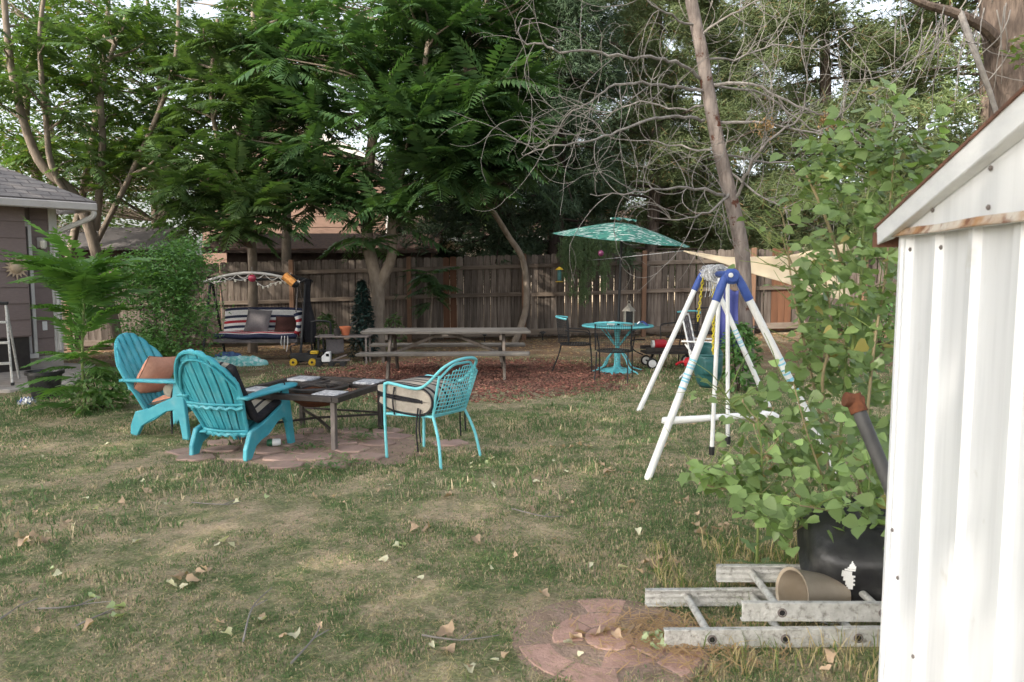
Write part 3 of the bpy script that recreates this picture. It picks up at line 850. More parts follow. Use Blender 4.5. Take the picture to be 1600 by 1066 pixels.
# far corner, back wall
m_ = MB(); q0, q1 = SW(-.004, .004, 0), SW(-.004, -2.0, 0)
m_.v += [q0, q1, q1 + Vector((0, 0, WH)), q0 + Vector((0, 0, WH))]; m_.face((0, 1, 2, 3)); m_.build('back_wall', M['shed_white'], shed, world=True)
m_ = MB(); m_.v += [SW(SL, 0, 0), SW(SL, -2, 0), SW(SL, -2, WH), SW(SL, 0, WH)]; m_.face((0, 3, 2, 1)); m_.build('front_wall', M['shed_white'], shed, world=True)
MB().box(SW(.006, .012, WH / 2), (.03, .03, WH), (0, 0, math.atan2(sd.y, sd.x))).build('corner_post', M['shed_white'], shed, world=True, bevel=.004)
# gable panel, rust along its lower lip
rise = .22
def rk(s): return WH + .045 + rise * min(s, SL - s)
m_ = MB(); m_.prism([(-.0, WH - .012), (SL, WH - .012), (SL, WH + .03), (SL / 2, rk(SL / 2) - .01), (0, WH + .03)], SW(0, .024, 0), sd, (0, 0, 1), sn * .012); m_.build('gable_panel', M['shed_white'], shed, world=True)
m_ = MB()
m_.grid(lambda u, v: SW(u * SL, .052 - .012 * v ** .5, WH - .012 + .022 * v + .0015 * math.sin(u * 31)), 40, 3); m_.build('gable_lip', M['shed_rust'], shed, world=True, smooth=True, thick=.003)
# rake trim and roof sheets
for side in (0, 1):
    sg = (lambda s: s) if side == 0 else (lambda s: SL - s)
    m_ = MB(); ov = -.10
    m_.v += [SW(sg(ov), .065, rk(0) + rise * ov - .055), SW(sg(SL / 2), .065, rk(SL / 2) - .062), SW(sg(SL / 2), .068, rk(SL / 2)), SW(sg(ov), .068, rk(0) + rise * ov)]
    m_.face((0, 1, 2, 3)); m_.build('rake_trim', M['shed_grey'], shed, world=True, thick=.004)
    m_ = MB()
    m_.v += [SW(sg(-.02), .038, rk(0) - .060), SW(sg(SL / 2), .038, rk(SL / 2) - .072), SW(sg(SL / 2), .065, rk(SL / 2) - .0625), SW(sg(ov), .065, rk(0) + rise * ov - .0555)]
    m_.face((0, 1, 2, 3)); m_.build('rake_return', M['shed_grey'], shed, world=True, thick=.003)
    m_ = MB(); zo = .006
    m_.v += [SW(sg(ov - .02), .074, rk(0) + rise * (ov - .02) + zo), SW(sg(SL / 2), .074, rk(SL / 2) + zo), SW(sg(SL / 2), -2.1, rk(SL / 2) + zo), SW(sg(ov - .02), -2.1, rk(0) + rise * (ov - .02) + zo)]
    m_.face((0, 1, 2, 3)); m_.build('roof_sheet', M['shed_white'], shed, world=True, thick=.004)
    MB().beam(SW(sg(ov - .02), .072, rk(0) + rise * (ov - .02) + .004), SW(sg(SL / 2), .072, rk(SL / 2) + .004), .006, .008).build('rusty_edge', M['rust_edge'], shed, world=True)
    MB().beam(SW(sg(ov - .012), .078, rk(0) + rise * ov - .040), SW(sg(ov - .012), -2.1, rk(0) + rise * ov - .040), .012, .05).build('eave_edge', M['rust_edge'], shed, world=True)
for s, z in ((.12, WH - .055), (.38, WH - .055), (.70, WH + .03), (.70, WH + .12), (.70, WH + .145), (.33, WH + .05), (.155, .62), (.33, .45), (.08, .75)):
    MB().lathe([(.006, 0), (.007, .004), (.003, .007)], 8).build('screw', M['grey_metal'], shed).matrix_basis = Matrix.Translation(SW(s, .027 if z < WH - .02 else .037, z) - A) @ sn.to_track_quat('Z', 'Y').to_matrix().to_4x4()

# ================================================================== furniture
def pillow(w, h, t, n=10, c=(0, 0, 0), mi=None):
    m_ = MB(); c = Vector(c)
    def prf(u, v, s):
        x, y = 2 * u - 1, 2 * v - 1
        k = max(0, (1 - abs(x) ** 3.2)) ** .55 * max(0, (1 - abs(y) ** 3.2)) ** .55
        pinch = 1 - .07 * (1 - abs(x)) * abs(y) - .0
        return c + Vector((x * w / 2 * (1 - .06 * (1 - y * y)), y * h / 2 * (1 - .06 * (1 - x * x)), s * (t / 2 * k + .004)))
    m_.grid(lambda u, v: prf(u, v, 1), n, n, mi)
    m_.grid(lambda u, v: prf(1 - u, v, -1), n, n, mi)
    return m_

def adirondack(label, loc, rz):
    t = thing('adirondack_chair', label, 'chair', loc, rz, 'teal plastic adirondack chairs')
    def back_pt(w, h, o=0.0):
        # w across (-1..1), h metres up the back, o metres behind it
        width = .205 + .085 * smooth(0, .5, h)
        y = -.17 - .46 * h + .05 * w * w; z = .19 + .885 * h
        return Vector((w * width, y - o * .89, z - o * .46))
    L = .86
    def top(w): return L - .30 * abs(w) ** 2.3
    nsl = 7
    for i in range(nsl):
        w0 = -1 + 2 * i / nsl + .022; w1 = -1 + 2 * (i + 1) / nsl - .022
        m_ = MB(); k = 9
        def fn(u, v, w0=w0, w1=w1):
            w = w0 + (w1 - w0) * u
            return back_pt(w, v * top(w), -.012 * math.sin(u * PI))
        m_.grid(fn, 4, k); m_.build('back_slat', M['teal'], t, smooth=True, thick=.012, sharp=False)
    # arched rim and ribs on the rear of the back
    arc = [back_pt(w, max(0.0, top(w) - .012), .012) for w in [-1 + 2 * q / 24 for q in range(25)]]
    arc = [back_pt(-1.0, .02, .010), back_pt(-1, .20, .010), back_pt(-1, .40, .010)] + arc + [back_pt(1, .40, .010), back_pt(1, .20, .010), back_pt(1, .02, .010)]
    MB().tube(arc, .016, 6).build('back_rim', M['teal'], t, smooth=True)
    arc2 = [back_pt(w * .94, top(w) - .085, .012) for w in [-1 + 2 * q / 24 for q in range(25)]]
    MB().tube(arc2, .011, 6).build('arch_rib', M['teal'], t, smooth=True)
    for h, rr in ((.30, .020), (.335, .012), (.02, .020), (.055, .012)):
        MB().tube([back_pt(w, h + (.012 * math.cos(w * 9.4 * 2) if rr > .015 else 0), .020) for w in [-1.02 + 2.04 * q / 20 for q in range(21)]], rr, 6).build('cross_rib', M['teal'], t, smooth=True)
    for i in range(6):
        x0 = -.235 + .08 * i; 
        m_ = MB()
        def fs(u, v, x0=x0):
            y = -.20 + .50 * v; z = .205 + .145 * smooth(0, .75, v) - .05 * max(0, (v - .86) / .14) ** 2
            return Vector((x0 + .07 * u, y, z))
        m_.grid(fs, 2, 10); m_.build('seat_slat', M['teal'], t, smooth=True, thick=.014)
    side = [(.25, .535), (.345, .535), (.385, .25), (.415, 0), (.345, 0), (.30, .22), (.255, .275), (.16, .255), (.02, .17), (-.07, .135), (-.14, .10), (-.205, 0), (-.285, 0),
            (-.275, .10), (-.21, .235), (-.05, .275), (.14, .355), (.235, .395)]
    for s in (-1, 1):
        m_ = MB(); m_.prism(side, (s * .275 - .022 * (s > 0) - .022 * (s < 0), 0, 0), (0, 1, 0), (0, 0, 1), (.044, 0, 0))
        for v in m_.v: v.x *= 1.0 + .10 * (.5 - v.z) * (1 if v.y > 0 else -.9)
        m_.build('leg_frame', M['teal'], t, bevel=.007)
        arm = [(-.40 + .80 * q / 8) for q in range(9)]
        m_ = MB()
        def fa(u, v, s=s):
            y = -.33 + .74 * v; wd = .05 + .035 * smooth(.1, .8, v) - .03 * smooth(.9, 1, v)
            return Vector((s * (.292 - .02 * v * 0) + (u * 2 - 1) * wd, y, .552 - .02 * (1 - v) + .006 * math.sin(u * PI)))
        m_.grid(fa, 3, 10); m_.build('armrest', M['teal'], t, smooth=True, thick=.022)
    return t, back_pt

chA, bpA = adirondack('teal plastic adirondack chair seen from behind, nearest the camera, striped cushion inside', (-2.385, 6.57, 0), facing(.28, .96))
chB, bpB = adirondack('teal plastic adirondack chair with orange pillow, facing right beside the bushes', (-3.30, 7.42, 0), facing(.95, -.30))

def on(parent):      # world matrix of a placed thing
    return Matrix.Translation(parent.location) @ Matrix.Rotation(parent.rotation_euler.z, 4, 'Z')

# striped cushion lying in the near chair
cu = thing('striped_cushion', 'taupe and black striped cushion lying in the near teal chair', 'cushion', chA.location, chA.rotation_euler.z)
m_ = MB()
path = catmull([(0, -.40, .80), (0, -.29, .60), (0, -.155, .40), (0, -.085, .32), (0, .0, .335), (0, .16, .385), (0, .31, .40), (0, .345, .345), (0, .33, .27)], 4)
def fc(u, v):
    k = v * (len(path) - 1); i = min(int(k), len(path) - 2); p = path[i].lerp(path[i + 1], k - i)
    e = abs(2 * u - 1)
    return Vector(((u - .5) * .50 + .03, p.y - .012 * e ** 4, p.z + .028 - .03 * e ** 4 + .008 * math.sin(v * 9)))
pat = [1, 1, 0, 0, 1, 0, 0, 0, 1, 1, 0, 0, 0, 1, 0, 0, 1, 1]
m_.grid(fc, 18, 32, lambda i, j: pat[i]); m_.build('pad', [M['grey_stripe'], M['black_stripe']], cu, smooth=True, thick=.055, sharp=False)
m_ = MB(); m_.tube(catmull([(.28, .28, .40), (.31, .20, .50), (.30, .28, .572), (.22, .30, .578)], 5), .006, 5); m_.build('tie', M['black_stripe'], cu)

# orange pillow, seat cushion and rolled cushion in the far chair
Mb = on(chB)
pl_ = thing('orange_pillow', 'faded orange square pillow leaning on the back of the left teal chair', 'pillow', Mb @ Vector((0.02, -.16, .35)), chB.rotation_euler.z)
o = pillow(.44, .44, .15).build('pad', M['orange_cloth'], pl_, smooth=True, sharp=False)
o.matrix_basis = Matrix.Translation((0, -.04, .20)) @ Matrix.Rotation(math.radians(61), 4, 'X') @ Matrix.Rotation(.12, 4, 'Z')
sc2 = thing('orange_seat_cushion', 'faded orange seat cushion on the left teal chair', 'cushion', Mb @ Vector((0, .08, .30)), chB.rotation_euler.z)
o = pillow(.47, .46, .10).build('pad', M['orange_cloth'], sc2, smooth=True, sharp=False)
o.matrix_basis = Matrix.Translation((0, .03, .06)) @ Matrix.Rotation(math.radians(14), 4, 'X')
rc = thing('rolled_cushion', 'rolled striped cushion tied with black straps on the orange seat cushion', 'cushion', Mb @ Vector((0, .12, .44)), chB.rotation_euler.z)
m_ = MB(); m_.lathe([(.0, -.22), (.03, -.222), (.045, -.215), (.06, -.21), (.065, -.1), (.066, .0), (.065, .1), (.06, .21), (.045, .215), (.03, .222), (.0, .22)], 18)
for fi, f in enumerate(m_.f): m_.m[fi] = 0
o = m_.build('roll', M['grey_stripe'], rc, smooth=True); o.matrix_basis = Matrix.Rotation(PI / 2, 4, 'Y')
for x in (-.16, -.02, .16):
    m_ = MB(); m_.tube([(x, .071 * math.cos(2 * PI * k / 16), .071 * math.sin(2 * PI * k / 16)) for k in range(16)], .011, 5, closed=True); m_.build('strap', M['black_stripe'], rc, smooth=True)
for x, dz in ((.20, -.40), (.19, -.33)):
    m_ = MB(); m_.tube(catmull([(x, .05, 0.03), (x + .06, .07, -.08), (x + .07, .075, dz)], 5), .007, 5); m_.build('tie', M['black_stripe'], rc)

# fire table
ft = thing('fire_pit_table', 'square dark metal fire pit table with white tiles in its corners', 'fire pit table', (-1.84, 7.14, 0), facing(.297, .955))
H = .50; S2 = .52
for a, b in (((-S2, -S2), (S2, -S2)), ((S2, -S2), (S2, S2)), ((S2, S2), (-S2, S2)), ((-S2, S2), (-S2, -S2))):
    dx = Vector((b[0] - a[0], b[1] - a[1], 0)).normalized() * .033
    MB().beam(Vector((*a, H - .025)) - dx * .99, Vector((*b, H - .025)) - dx * 1.01, .065, .05).build('rim_bar', M['dark_metal'], ft, bevel=.004)
for q in (-1, 1):
    MB().box((q * .215, 0, H - .028), (.03, .97, .03)).build('inner_bar', M['dark_metal'], ft)
    MB().box((0, q * .215, H - .031), (.97, .03, .03)).build('inner_bar', M['dark_metal'], ft)
MB().lathe([(.30, H - .03), (.305, H - .004), (.27, H + .004), (.262, H - .02)], 32, capt=False, capb=False).build('ring', M['dark_metal'], ft, smooth=True)
MB().lathe([(.03, H - .20), (.14, H - .185), (.22, H - .13), (.262, H - .03), (.255, H - .03), (.21, H - .12), (.0, H - .15)], 32, capt=False).build('bowl', M['rust'], ft, smooth=True)
MB().lathe([(.0, H - .055), (.12, H - .05), (.20, H - .062), (.235, H - .075)], 24, capb=False, capt=False).build('ash_bed', M['ash'], ft, smooth=True)
for sx in (-1, 1):
    for sy in (-1, 1):
        MB().box((sx * .365, sy * .365, H - .006), (.235, .235, .022)).build('tile', M['tile'], ft, bevel=.004)
        MB().box((sx * .44, sy * .44, (H - .05) / 2), (.045, .045, H - .05)).build('leg', M['grey_metal'] if (sx, sy) == (1, -1) else M['dark_metal'], ft, bevel=.004)
        MB().beam((sx * .42, sy * .42, .17), (0, 0, .19), .02, .02).build('brace', M['dark_metal'], ft)
MB().box((0, .44, .185), (.84, .018, .018)).build('stretcher', M['dark_metal'], ft)
for k in range(4):
    a = k * 1.9 + .4
    MB().beam((.16 * math.cos(a), .16 * math.sin(a), H - .01), (-.20 * math.cos(a + .3), -.18 * math.sin(a + .3), H + .012 + .004 * k), .03, .02).build('poker_bar' if k == 0 else 'charred_log', M['dark_metal'], ft, bevel=.004)

# beer can on the paving
bc = thing('drink_can', 'green and white drink can lying by the near teal chair', 'can', G(428, 700) + Vector((0, 0, .05)), .2)
o = MB().lathe([(.022, -.06), (.033, -.053), (.033, -.01)], 16, capt=False).build('base', M['can_green'], bc, smooth=True); o.matrix_basis = Matrix.Rotation(PI / 2, 4, 'Y')
o = MB().lathe([(.033, -.01), (.033, .05), (.026, .06), (.0, .058)], 16, capb=False).build('top', M['white_plastic'], bc, smooth=True); o.matrix_basis = Matrix.Rotation(PI / 2, 4, 'Y')

# teal metal chair with the lattice back
mc = thing('teal_metal_chair', 'light teal metal armchair with woven back at the right of fire table', 'chair', (-.70, 6.40, 0), facing(-.82, .57))
def arm_path(s): return [(s * .235, .27, 0), (s * .245, .275, .30), (s * .25, .27, .60), (s * .25, .255, .635), (s * .252, .20, .645), (s * .252, .0, .625), (s * .25, -.12, .63), (s * .245, -.22, .69), (s * .22, -.33, .80), (s * .13, -.385, .855), (0, -.40, .87)]
for s in (-1, 1):
    MB().tube(catmull(arm_path(s), 4), .0125, 8).build('arm_tube', M['teal_metal'], mc, smooth=True)
    MB().tube(catmull([(s * .205, -.22, .40), (s * .235, -.30, .22), (s * .26, -.345, .0)], 5), .0125, 8).build('rear_leg', M['teal_metal'], mc, smooth=True)
    MB().tube(catmull([(s * .205, -.22, .40), (s * .215, -.255, .55), (s * .215, -.30, .74)], 4), .011, 8).build('back_upright', M['teal_metal'], mc, smooth=True)
    MB().tube([(s * .24, .27, .38), (s * .205, -.22, .40)], .0115, 8).build('seat_rail', M['teal_metal'], mc, smooth=True)
MB().tube([(-.24, .27, .38), (.24, .27, .38)], .0115, 8).build('front_rail', M['teal_metal'], mc, smooth=True)
MB().tube([(-.205, -.22, .40), (.205, -.22, .40)], .0115, 8).build('rear_rail', M['teal_metal'], mc, smooth=True)
MB().tube(catmull([(-.215, -.30, .72), (-.12, -.355, .815), (0, -.37, .83), (.12, -.355, .815), (.215, -.30, .72)], 5), .010, 8).build('inner_hoop', M['teal_metal'], mc, smooth=True)
m_ = MB()
def bk_(u, z):
    return Vector((u * .21, -.225 - .16 * (z - .40) / .42 - .035 * (1 - u * u), z))
def bz(u): return .74 + .075 * (1 - u * u)
for k in range(15):
    u = -1 + 2 * k / 14
    m_.tube([bk_(u, .42 + (bz(u) - .42) * q / 5) for q in range(6)], .0042, 4)
for k in range(13):
    z = .42 + .39 * k / 12
    um = 1 if z < .74 else math.sqrt(max(0, 1 - (z - .74) / .075))
    m_.tube([bk_(um * (-1 + 2 * q / 8), z) for q in range(9)], .0045, 4)
m_.build('woven_back', M['teal_metal'], mc, smooth=True)
m_ = MB()
for k in range(9):
    x = -.2 + .05 * k; m_.box((x, .025, .388), (.018, .47, .004))
m_.build('seat_straps', M['teal_metal'], mc)

# folded cushion on it
fcu = thing('folded_cushion', 'folded cream and black striped cushion on the teal metal chair', 'cushion', mc.location + Vector((0, 0, .405)), mc.rotation_euler.z)
cpts = catmull([(0, .37, .185), (0, .20, .185), (0, .02, .178), (0, -.12, .165), (0, -.185, .115), (0, -.13, .058), (0, .02, .050), (0, .18, .058), (0, .35, .09)], 5)
nrm = []
for i in range(len(cpts)):
    d_ = (cpts[min(i + 1, len(cpts) - 1)] - cpts[max(i - 1, 0)]).normalized(); nrm.append(Vector((0, -d_.z, d_.y)))
th = [.056 * (1 - .55 * abs(2 * i / (len(cpts) - 1) - 1) ** 8) for i in range(len(cpts))]
loop = [cpts[i] + nrm[i] * th[i] for i in range(len(cpts))] + [cpts[i] - nrm[i] * th[i] for i in range(len(cpts))][::-1]
m_ = MB(); nl = len(loop); nxs = 16
for i in range(nxs + 1):
    x = -.235 + .47 * i / nxs; e = abs(2 * i / nxs - 1)
    cen = sum(loop, Vector()) / nl
    for j in range(nl):
        k = j if j < len(cpts) else 2 * len(cpts) - 1 - j
        c_ = cpts[k]; q = c_ + (loop[j] - c_) * (1 - .25 * e ** 6)
        m_.v.append(Vector((x, q.y, q.z)))
pat = [0, 0, 1, 0, 0, 0, 1, 0, 0, 1, 0, 0, 0, 1, 0, 0]
for i in range(nxs):
    m_.mi = pat[i]
    for j in range(nl):
        j2 = (j + 1) % nl
        m_.face((i * nl + j, i * nl + j2, (i + 1) * nl + j2, (i + 1) * nl + j))
m_.mi = 0
nc = len(cpts)
for i in (0, nxs):
    for k in range(nc - 1):
        a = i * nl
        q = (a + k, a + k + 1, a + 2 * nc - 2 - k, a + 2 * nc - 1 - k)
        m_.face(q if i else q[::-1])
m_.build('pad', [M['cream_stripe'], M['black_stripe']], fcu, smooth=True)
for s in (-1, 1):
    MB().tube([Vector((s * .232, p.y, p.z)) for p in loop], .008, 5, closed=True).build('piping', M['black_stripe'], fcu, smooth=True)
for x, y, z0, z1 in ((-.247, .16, .21, -.02), (-.25, -.10, .06, -.30), (-.25, -.13, .05, -.22), (.235, -.15, .05, -.25), (.24, -.20, .05, -.20), (-.16, .385, .14, -.16)):
    MB().tube(catmull([(x, y, z0), (x * 1.04, y + .012, (z0 + z1) / 2), (x * 1.02, y, z1)], 4), .007, 5).build('tie', M['black_stripe'], fcu, smooth=True)

# picnic table
pt = thing('picnic_table', 'long weathered grey wooden picnic table with attached benches on red mulch', 'picnic table', (-.97, 11.32, gz(-.97, 11.3)), .035)
rs = random.Random(2)
for k in range(5):
    y = -.30 + .15 * k
    MB().box((rs.uniform(-.02, .02), y, .665 + rs.uniform(-.003, .003)), (2.42, .142, .038)).build('top_plank', M['picnic'], pt, bevel=.006)
for s in (-1, 1):
    for k in range(2):
        MB().box((rs.uniform(-.02, .02), s * (.56 + .145 * k), .395), (2.40, .138, .038)).build('bench_plank', M['picnic'], pt, bevel=.006)
    xx = s * .82
    for q in (-1, 1):
        MB().beam((xx + .022, q * .66, .0), (xx + .022, q * .18, .645), .04, .10, (0, 1, 0)).build('leg', M['picnic_leg'], pt, bevel=.005)
    MB().beam((xx - .022, -.72, .33), (xx - .022, .72, .33), .04, .095).build('bench_bearer', M['picnic_leg'], pt, bevel=.005)
    MB().beam((xx - .022, -.34, .60), (xx - .022, .34, .60), .04, .085).build('top_bearer', M['picnic_leg'], pt, bevel=.005)
    MB().beam((s * .80, 0, .33), (s * .08, 0, .63), .09, .045).build('brace', M['picnic_leg'], pt, bevel=.005)
MB().beam((0, -.34, .63), (0, .34, .63), .09, .035).build('cleat', M['picnic_leg'], pt, bevel=.004)

# round patio table with umbrella hole
tx, ty = 1.60, 11.6; tz = gz(tx, ty)
rt = thing('round_patio_table', 'round worn teal metal patio table with pedestal under the green umbrella', 'table', (tx, ty, tz))
MB().lathe([(.0, .690), (.50, .690), (.535, .697), (.545, .71), (.535, .722), (.50, .717), (.0, .717)], 36, capt=False, capb=False).build('table_top', M['teal_worn'], rt, smooth=True)
MB().lathe([(.045, .06), (.05, .30), (.035, .34), (.035, .60), (.06, .69)], 14).build('pedestal', M['teal_worn'], rt, smooth=True)
MB().lathe([(.26, .0), (.27, .02), (.22, .05), (.08, .075), (.05, .09)], 24).build('base', M['teal_worn'], rt, smooth=True)
for k in range(6):
    a = k * PI / 3 + .2; c, s = math.cos(a), math.sin(a)
    MB().tube(catmull([(.05 * c, .05 * s, .34), (.16 * c, .16 * s, .22), (.24 * c, .24 * s, .08), (.38 * c, .38 * s, .03), (.40 * c, .40 * s, .0)], 4), .011, 6).build('scroll_leg', M['teal_worn'], rt, smooth=True)
    MB().tube(catmull([(.045 * c, .045 * s, .42), (.16 * c, .16 * s, .56), (.28 * c, .28 * s, .69)], 4), .010, 6).build('scroll_bracket', M['teal_worn'], rt, smooth=True)

# umbrella
um = thing('patio_umbrella', 'green leaf print patio umbrella on a dark pole above the round table', 'umbrella', (tx, ty, tz))
top_c = P(972, 362, 11.6) - um.location
pole_top = Vector((top_c.x, top_c.y, top_c.z))
MB().tube([(0, 0, .05), (0.02, 0, 1.2), tuple(pole_top + Vector((0, 0, .06)))], .021, 10).build('pole', M['black_metal'], um, smooth=True)
tilt = Matrix.Rotation(math.radians(5.5), 3, 'Y') @ Matrix.Rotation(math.radians(3), 3, 'X')
def cano(r, a, n=8):
    k = (a / (2 * PI / n)) % 1.0
    rr = r * (1 - .075 * math.sin(k * PI) * r)
    z = .165 - .27 * r ** 1.25 - .018 * math.sin(k * PI) * r
    return pole_top + tilt @ Vector((rr * 1.04 * math.cos(a), rr * 1.04 * math.sin(a), z - .02))
for k in range(8):
    m_ = MB(); a0 = k * PI / 4 + .25
    m_.grid(lambda u, v, a0=a0, k=k: cano(.10 + .90 * v, k * PI / 4 + u * PI / 4 * .9999) , 6, 6)
    m_.build('canopy_panel', M['umbrella'], um, smooth=True, sharp=False)
    MB().tube([cano(.10 + .88 * q / 5, k * PI / 4) - Vector((0, 0, .012)) for q in range(6)], .007, 5).build('rib', M['black_metal'], um)
m_ = MB(); m_.grid(lambda u, v: pole_top + tilt @ Vector(((.03 + .17 * v) * math.cos(2 * PI * u), (.03 + .17 * v) * math.sin(2 * PI * u), .205 - .03 * v - .016 * math.sin(16 * PI * u) * v)), 32, 3)
m_.build('vent_cap', M['umbrella'], um, smooth=True, sharp=False)

# things on the round table
ln = thing('tin_lantern', 'small weathered tin candle lantern on the round teal table', 'lantern', (tx + .16, ty - .05, tz + .719))
MB().box((0, 0, .012), (.15, .15, .024)).build('base', M['lantern_tin'], ln, bevel=.004)
for sx in (-1, 1):
    for sy in (-1, 1):
        MB().box((sx * .062, sy * .062, .12), (.014, .014, .20)).build('corner_post', M['lantern_tin'], ln)
MB().box((0, 0, .12), (.10, .10, .19)).build('glass', M['glass'], ln)
MB().lathe([(.105, .215), (.08, .25), (.035, .29), (.03, .31), (.012, .33)], 4).build('roof', M['lantern_tin'], ln)
MB().tube([(.025 * math.cos(2 * PI * k / 12), 0, .345 + .025 * math.sin(2 * PI * k / 12)) for k in range(12)], .004, 5, closed=True).build('ring', M['lantern_tin'], ln)
cp = thing('white_cup', 'white paper cup lying on the round teal table', 'cup', (tx - .12, ty - .12, tz + .754), .3)
o = MB().lathe([(.026, -.05), (.036, .05), (.033, .05), (.024, -.046)], 16, capt=False).build('wall', M['white_plastic'], cp, smooth=True); o.matrix_basis = Matrix.Rotation(PI / 2, 4, 'Y')
nb = thing('blue_magazine', 'folded blue and white paper on the right of round table', 'paper', (tx + .36, ty - .08, tz + .72), -.4)
MB().prism([(-.09, 0), (-.08, .004), (.0, .06), (.08, .004), (.09, 0), (.0, .068)], (0, -.06, 0), (1, 0, 0), (0, 0, 1), (0, .12, 0)).build('sheet', [M['blue_plastic']], nb)
MB().box((-.045, -.062, .045), (.05, .002, .02), (0, -.7, 0)).build('label', M['white_plastic'], nb)

# black wrought iron chairs
def iron_chair(label, loc, rz, topmat):
    t = thing('iron_chair', label, 'chair', loc, rz, 'black mesh patio chairs')
    for s in (-1, 1):
        MB().tube(catmull([(s * .24, .25, 0), (s * .235, .24, .25), (s * .24, .22, .42), (s * .27, .20, .60), (s * .27, .05, .63), (s * .26, -.16, .64)], 4), .010, 6).build('front_leg', M['black_metal'], t, smooth=True)
        MB().tube(catmull([(s * .23, -.36, 0), (s * .22, -.26, .25), (s * .22, -.22, .42)], 4), .010, 6).build('rear_leg', M['black_metal'], t, smooth=True)
    m_ = MB(); m_.tube([(.24 * math.cos(a) * (1 - .0), .235 * math.sin(a), .42) for a in [2 * PI * k / 20 for k in range(20)]], .011, 6, closed=True); m_.build('seat_ring', M['black_metal'], t, smooth=True)
    m_ = MB()
    for k in range(12):
        x = -.22 + .04 * k; w = math.sqrt(max(0.003, .24 ** 2 - x * x))
        m_.beam((x, -w, .42), (x, w, .42), .005, .003); m_.beam((-w, x, .4205), (w, x, .4205), .005, .003)
    m_.build('seat_mesh', M['black_metal'], t)
    def hp(a, z): return Vector((.27 * math.sin(a), -.02 - .24 * math.cos(a) - .10 * (z - .42), z))
    m_ = MB(); m_.tube([hp(a, .80 + .04 * math.cos(a)) for a in [-1.25 + 2.5 * k / 16 for k in range(17)]], .015, 6); m_.build('top_rail', M[topmat], t, smooth=True)
    for s in (-1, 1):
        MB().tube([hp(s * 1.25, .80 + .04 * math.cos(1.25)), hp(s * 1.25, .62), hp(s * 1.2, .43)], .010, 6).build('back_post', M['black_metal'], t, smooth=True)
    m_ = MB()
    for k in range(21):
        a = -1.22 + 2.44 * k / 20; m_.beam(hp(a, .44), hp(a, .80), .004, .004)
    for k in range(11):
        z = .45 + .033 * k
        m_.tube([hp(-1.22 + 2.44 * q / 10, z) for q in range(11)], .0022, 3)
    m_.build('back_mesh', M['black_metal'], t)
    return t
GC = lambda x, y: Vector((x, y, gz(x, y)))
iron_chair('black mesh iron chair left of the round teal table, worn teal top rail', GC(.98, 11.75), facing(1, -.1), 'teal_worn')
iron_chair('black mesh iron chair in front of the round teal table', GC(1.45, 10.85), facing(.25, 1), 'teal_worn')
iron_chair('black mesh iron chair with teal top rail behind the swing set', GC(2.78, 12.6), facing(-.9, -.5), 'teal_worn')
iron_chair('black mesh iron chair by the fence behind the wagon', GC(3.35, 13.2), facing(-.6, -.8), 'black_metal')

# little wagon
wg = thing('toy_wagon', 'low black toy wagon with white wheels behind the swing set', 'wagon', GC(2.50, 12.1), .05)
MB().box((.0, 0, .24), (.86, .40, .03)).build('tray', M['dark_metal'], wg, bevel=.006)
for s in (-1, 1):
    MB().beam((-.43, s * .2, .30), (.43, s * .2, .30), .02, .06).build('side_rail', M['dark_metal'], wg)
    MB().beam((s * .33, -.20, .09), (s * .33, .20, .09), .02, .02).build('axle', M['black_metal'], wg)
    MB().beam((s * .33, 0, .09), (s * .25, 0, .24), .05, .03).build('bracket', M['black_metal'], wg)
    for q in (-1, 1):
        w_ = MB().lathe([(.05, -.02), (.085, -.018), (.085, .018), (.05, .02)], 18).build('wheel', M['black_plastic'], wg, smooth=True)
        w_.matrix_basis = Matrix.Translation((s * .33, q * .22, .085)) @ Matrix.Rotation(PI / 2, 4, 'X')
        h_ = MB().lathe([(.06, -.025), (.062, .0), (.06, .025), (.02, .028)], 16).build('hub', M['white_plastic'], w_, smooth=True)
MB().tube(catmull([(-.43, 0, .2), (-.58, 0, .28), (-.62, 0, .42), (-.40, 0, .44)], 4), .012, 6).build('handle', M['black_metal'], wg, smooth=True)
for nm, lb, lo, ro, sc in (('red_jug', 'red plastic jug with white lid lying on the toy wagon', (2.33, 12.05, .375), .1, 1.0), ('red_bucket', 'red plastic toy scoop on the ground beside the wagon', (2.78, 11.75, .12), 2.6, 1.1)):
    t = thing(nm, lb, 'toy' if 'scoop' in lb else 'jug', Vector(lo) + Vector((0, 0, gz(lo[0], lo[1]))), ro)
    o = MB().lathe([(.045 * sc, -.10 * sc), (.07 * sc, -.08 * sc), (.075 * sc, .06 * sc), (.06 * sc, .10 * sc), (.0, .10 * sc)], 18).build('body', M['red_plastic'], t, smooth=True); o.matrix_basis = Matrix.Rotation(PI / 2, 4, 'Y')
    if nm == 'red_jug':
        o = MB().lathe([(.06, -.13), (.062, -.095), (.05, -.09)], 16).build('lid', M['white_plastic'], t, smooth=True); o.matrix_basis = Matrix.Rotation(PI / 2, 4, 'Y')
    else:
        o = MB().tube(catmull([(.10, 0, .0), (.18, 0, .0), (.26, .02, -.05)], 4), .022, 8).build('handle', M['red_plastic'], t, smooth=True)

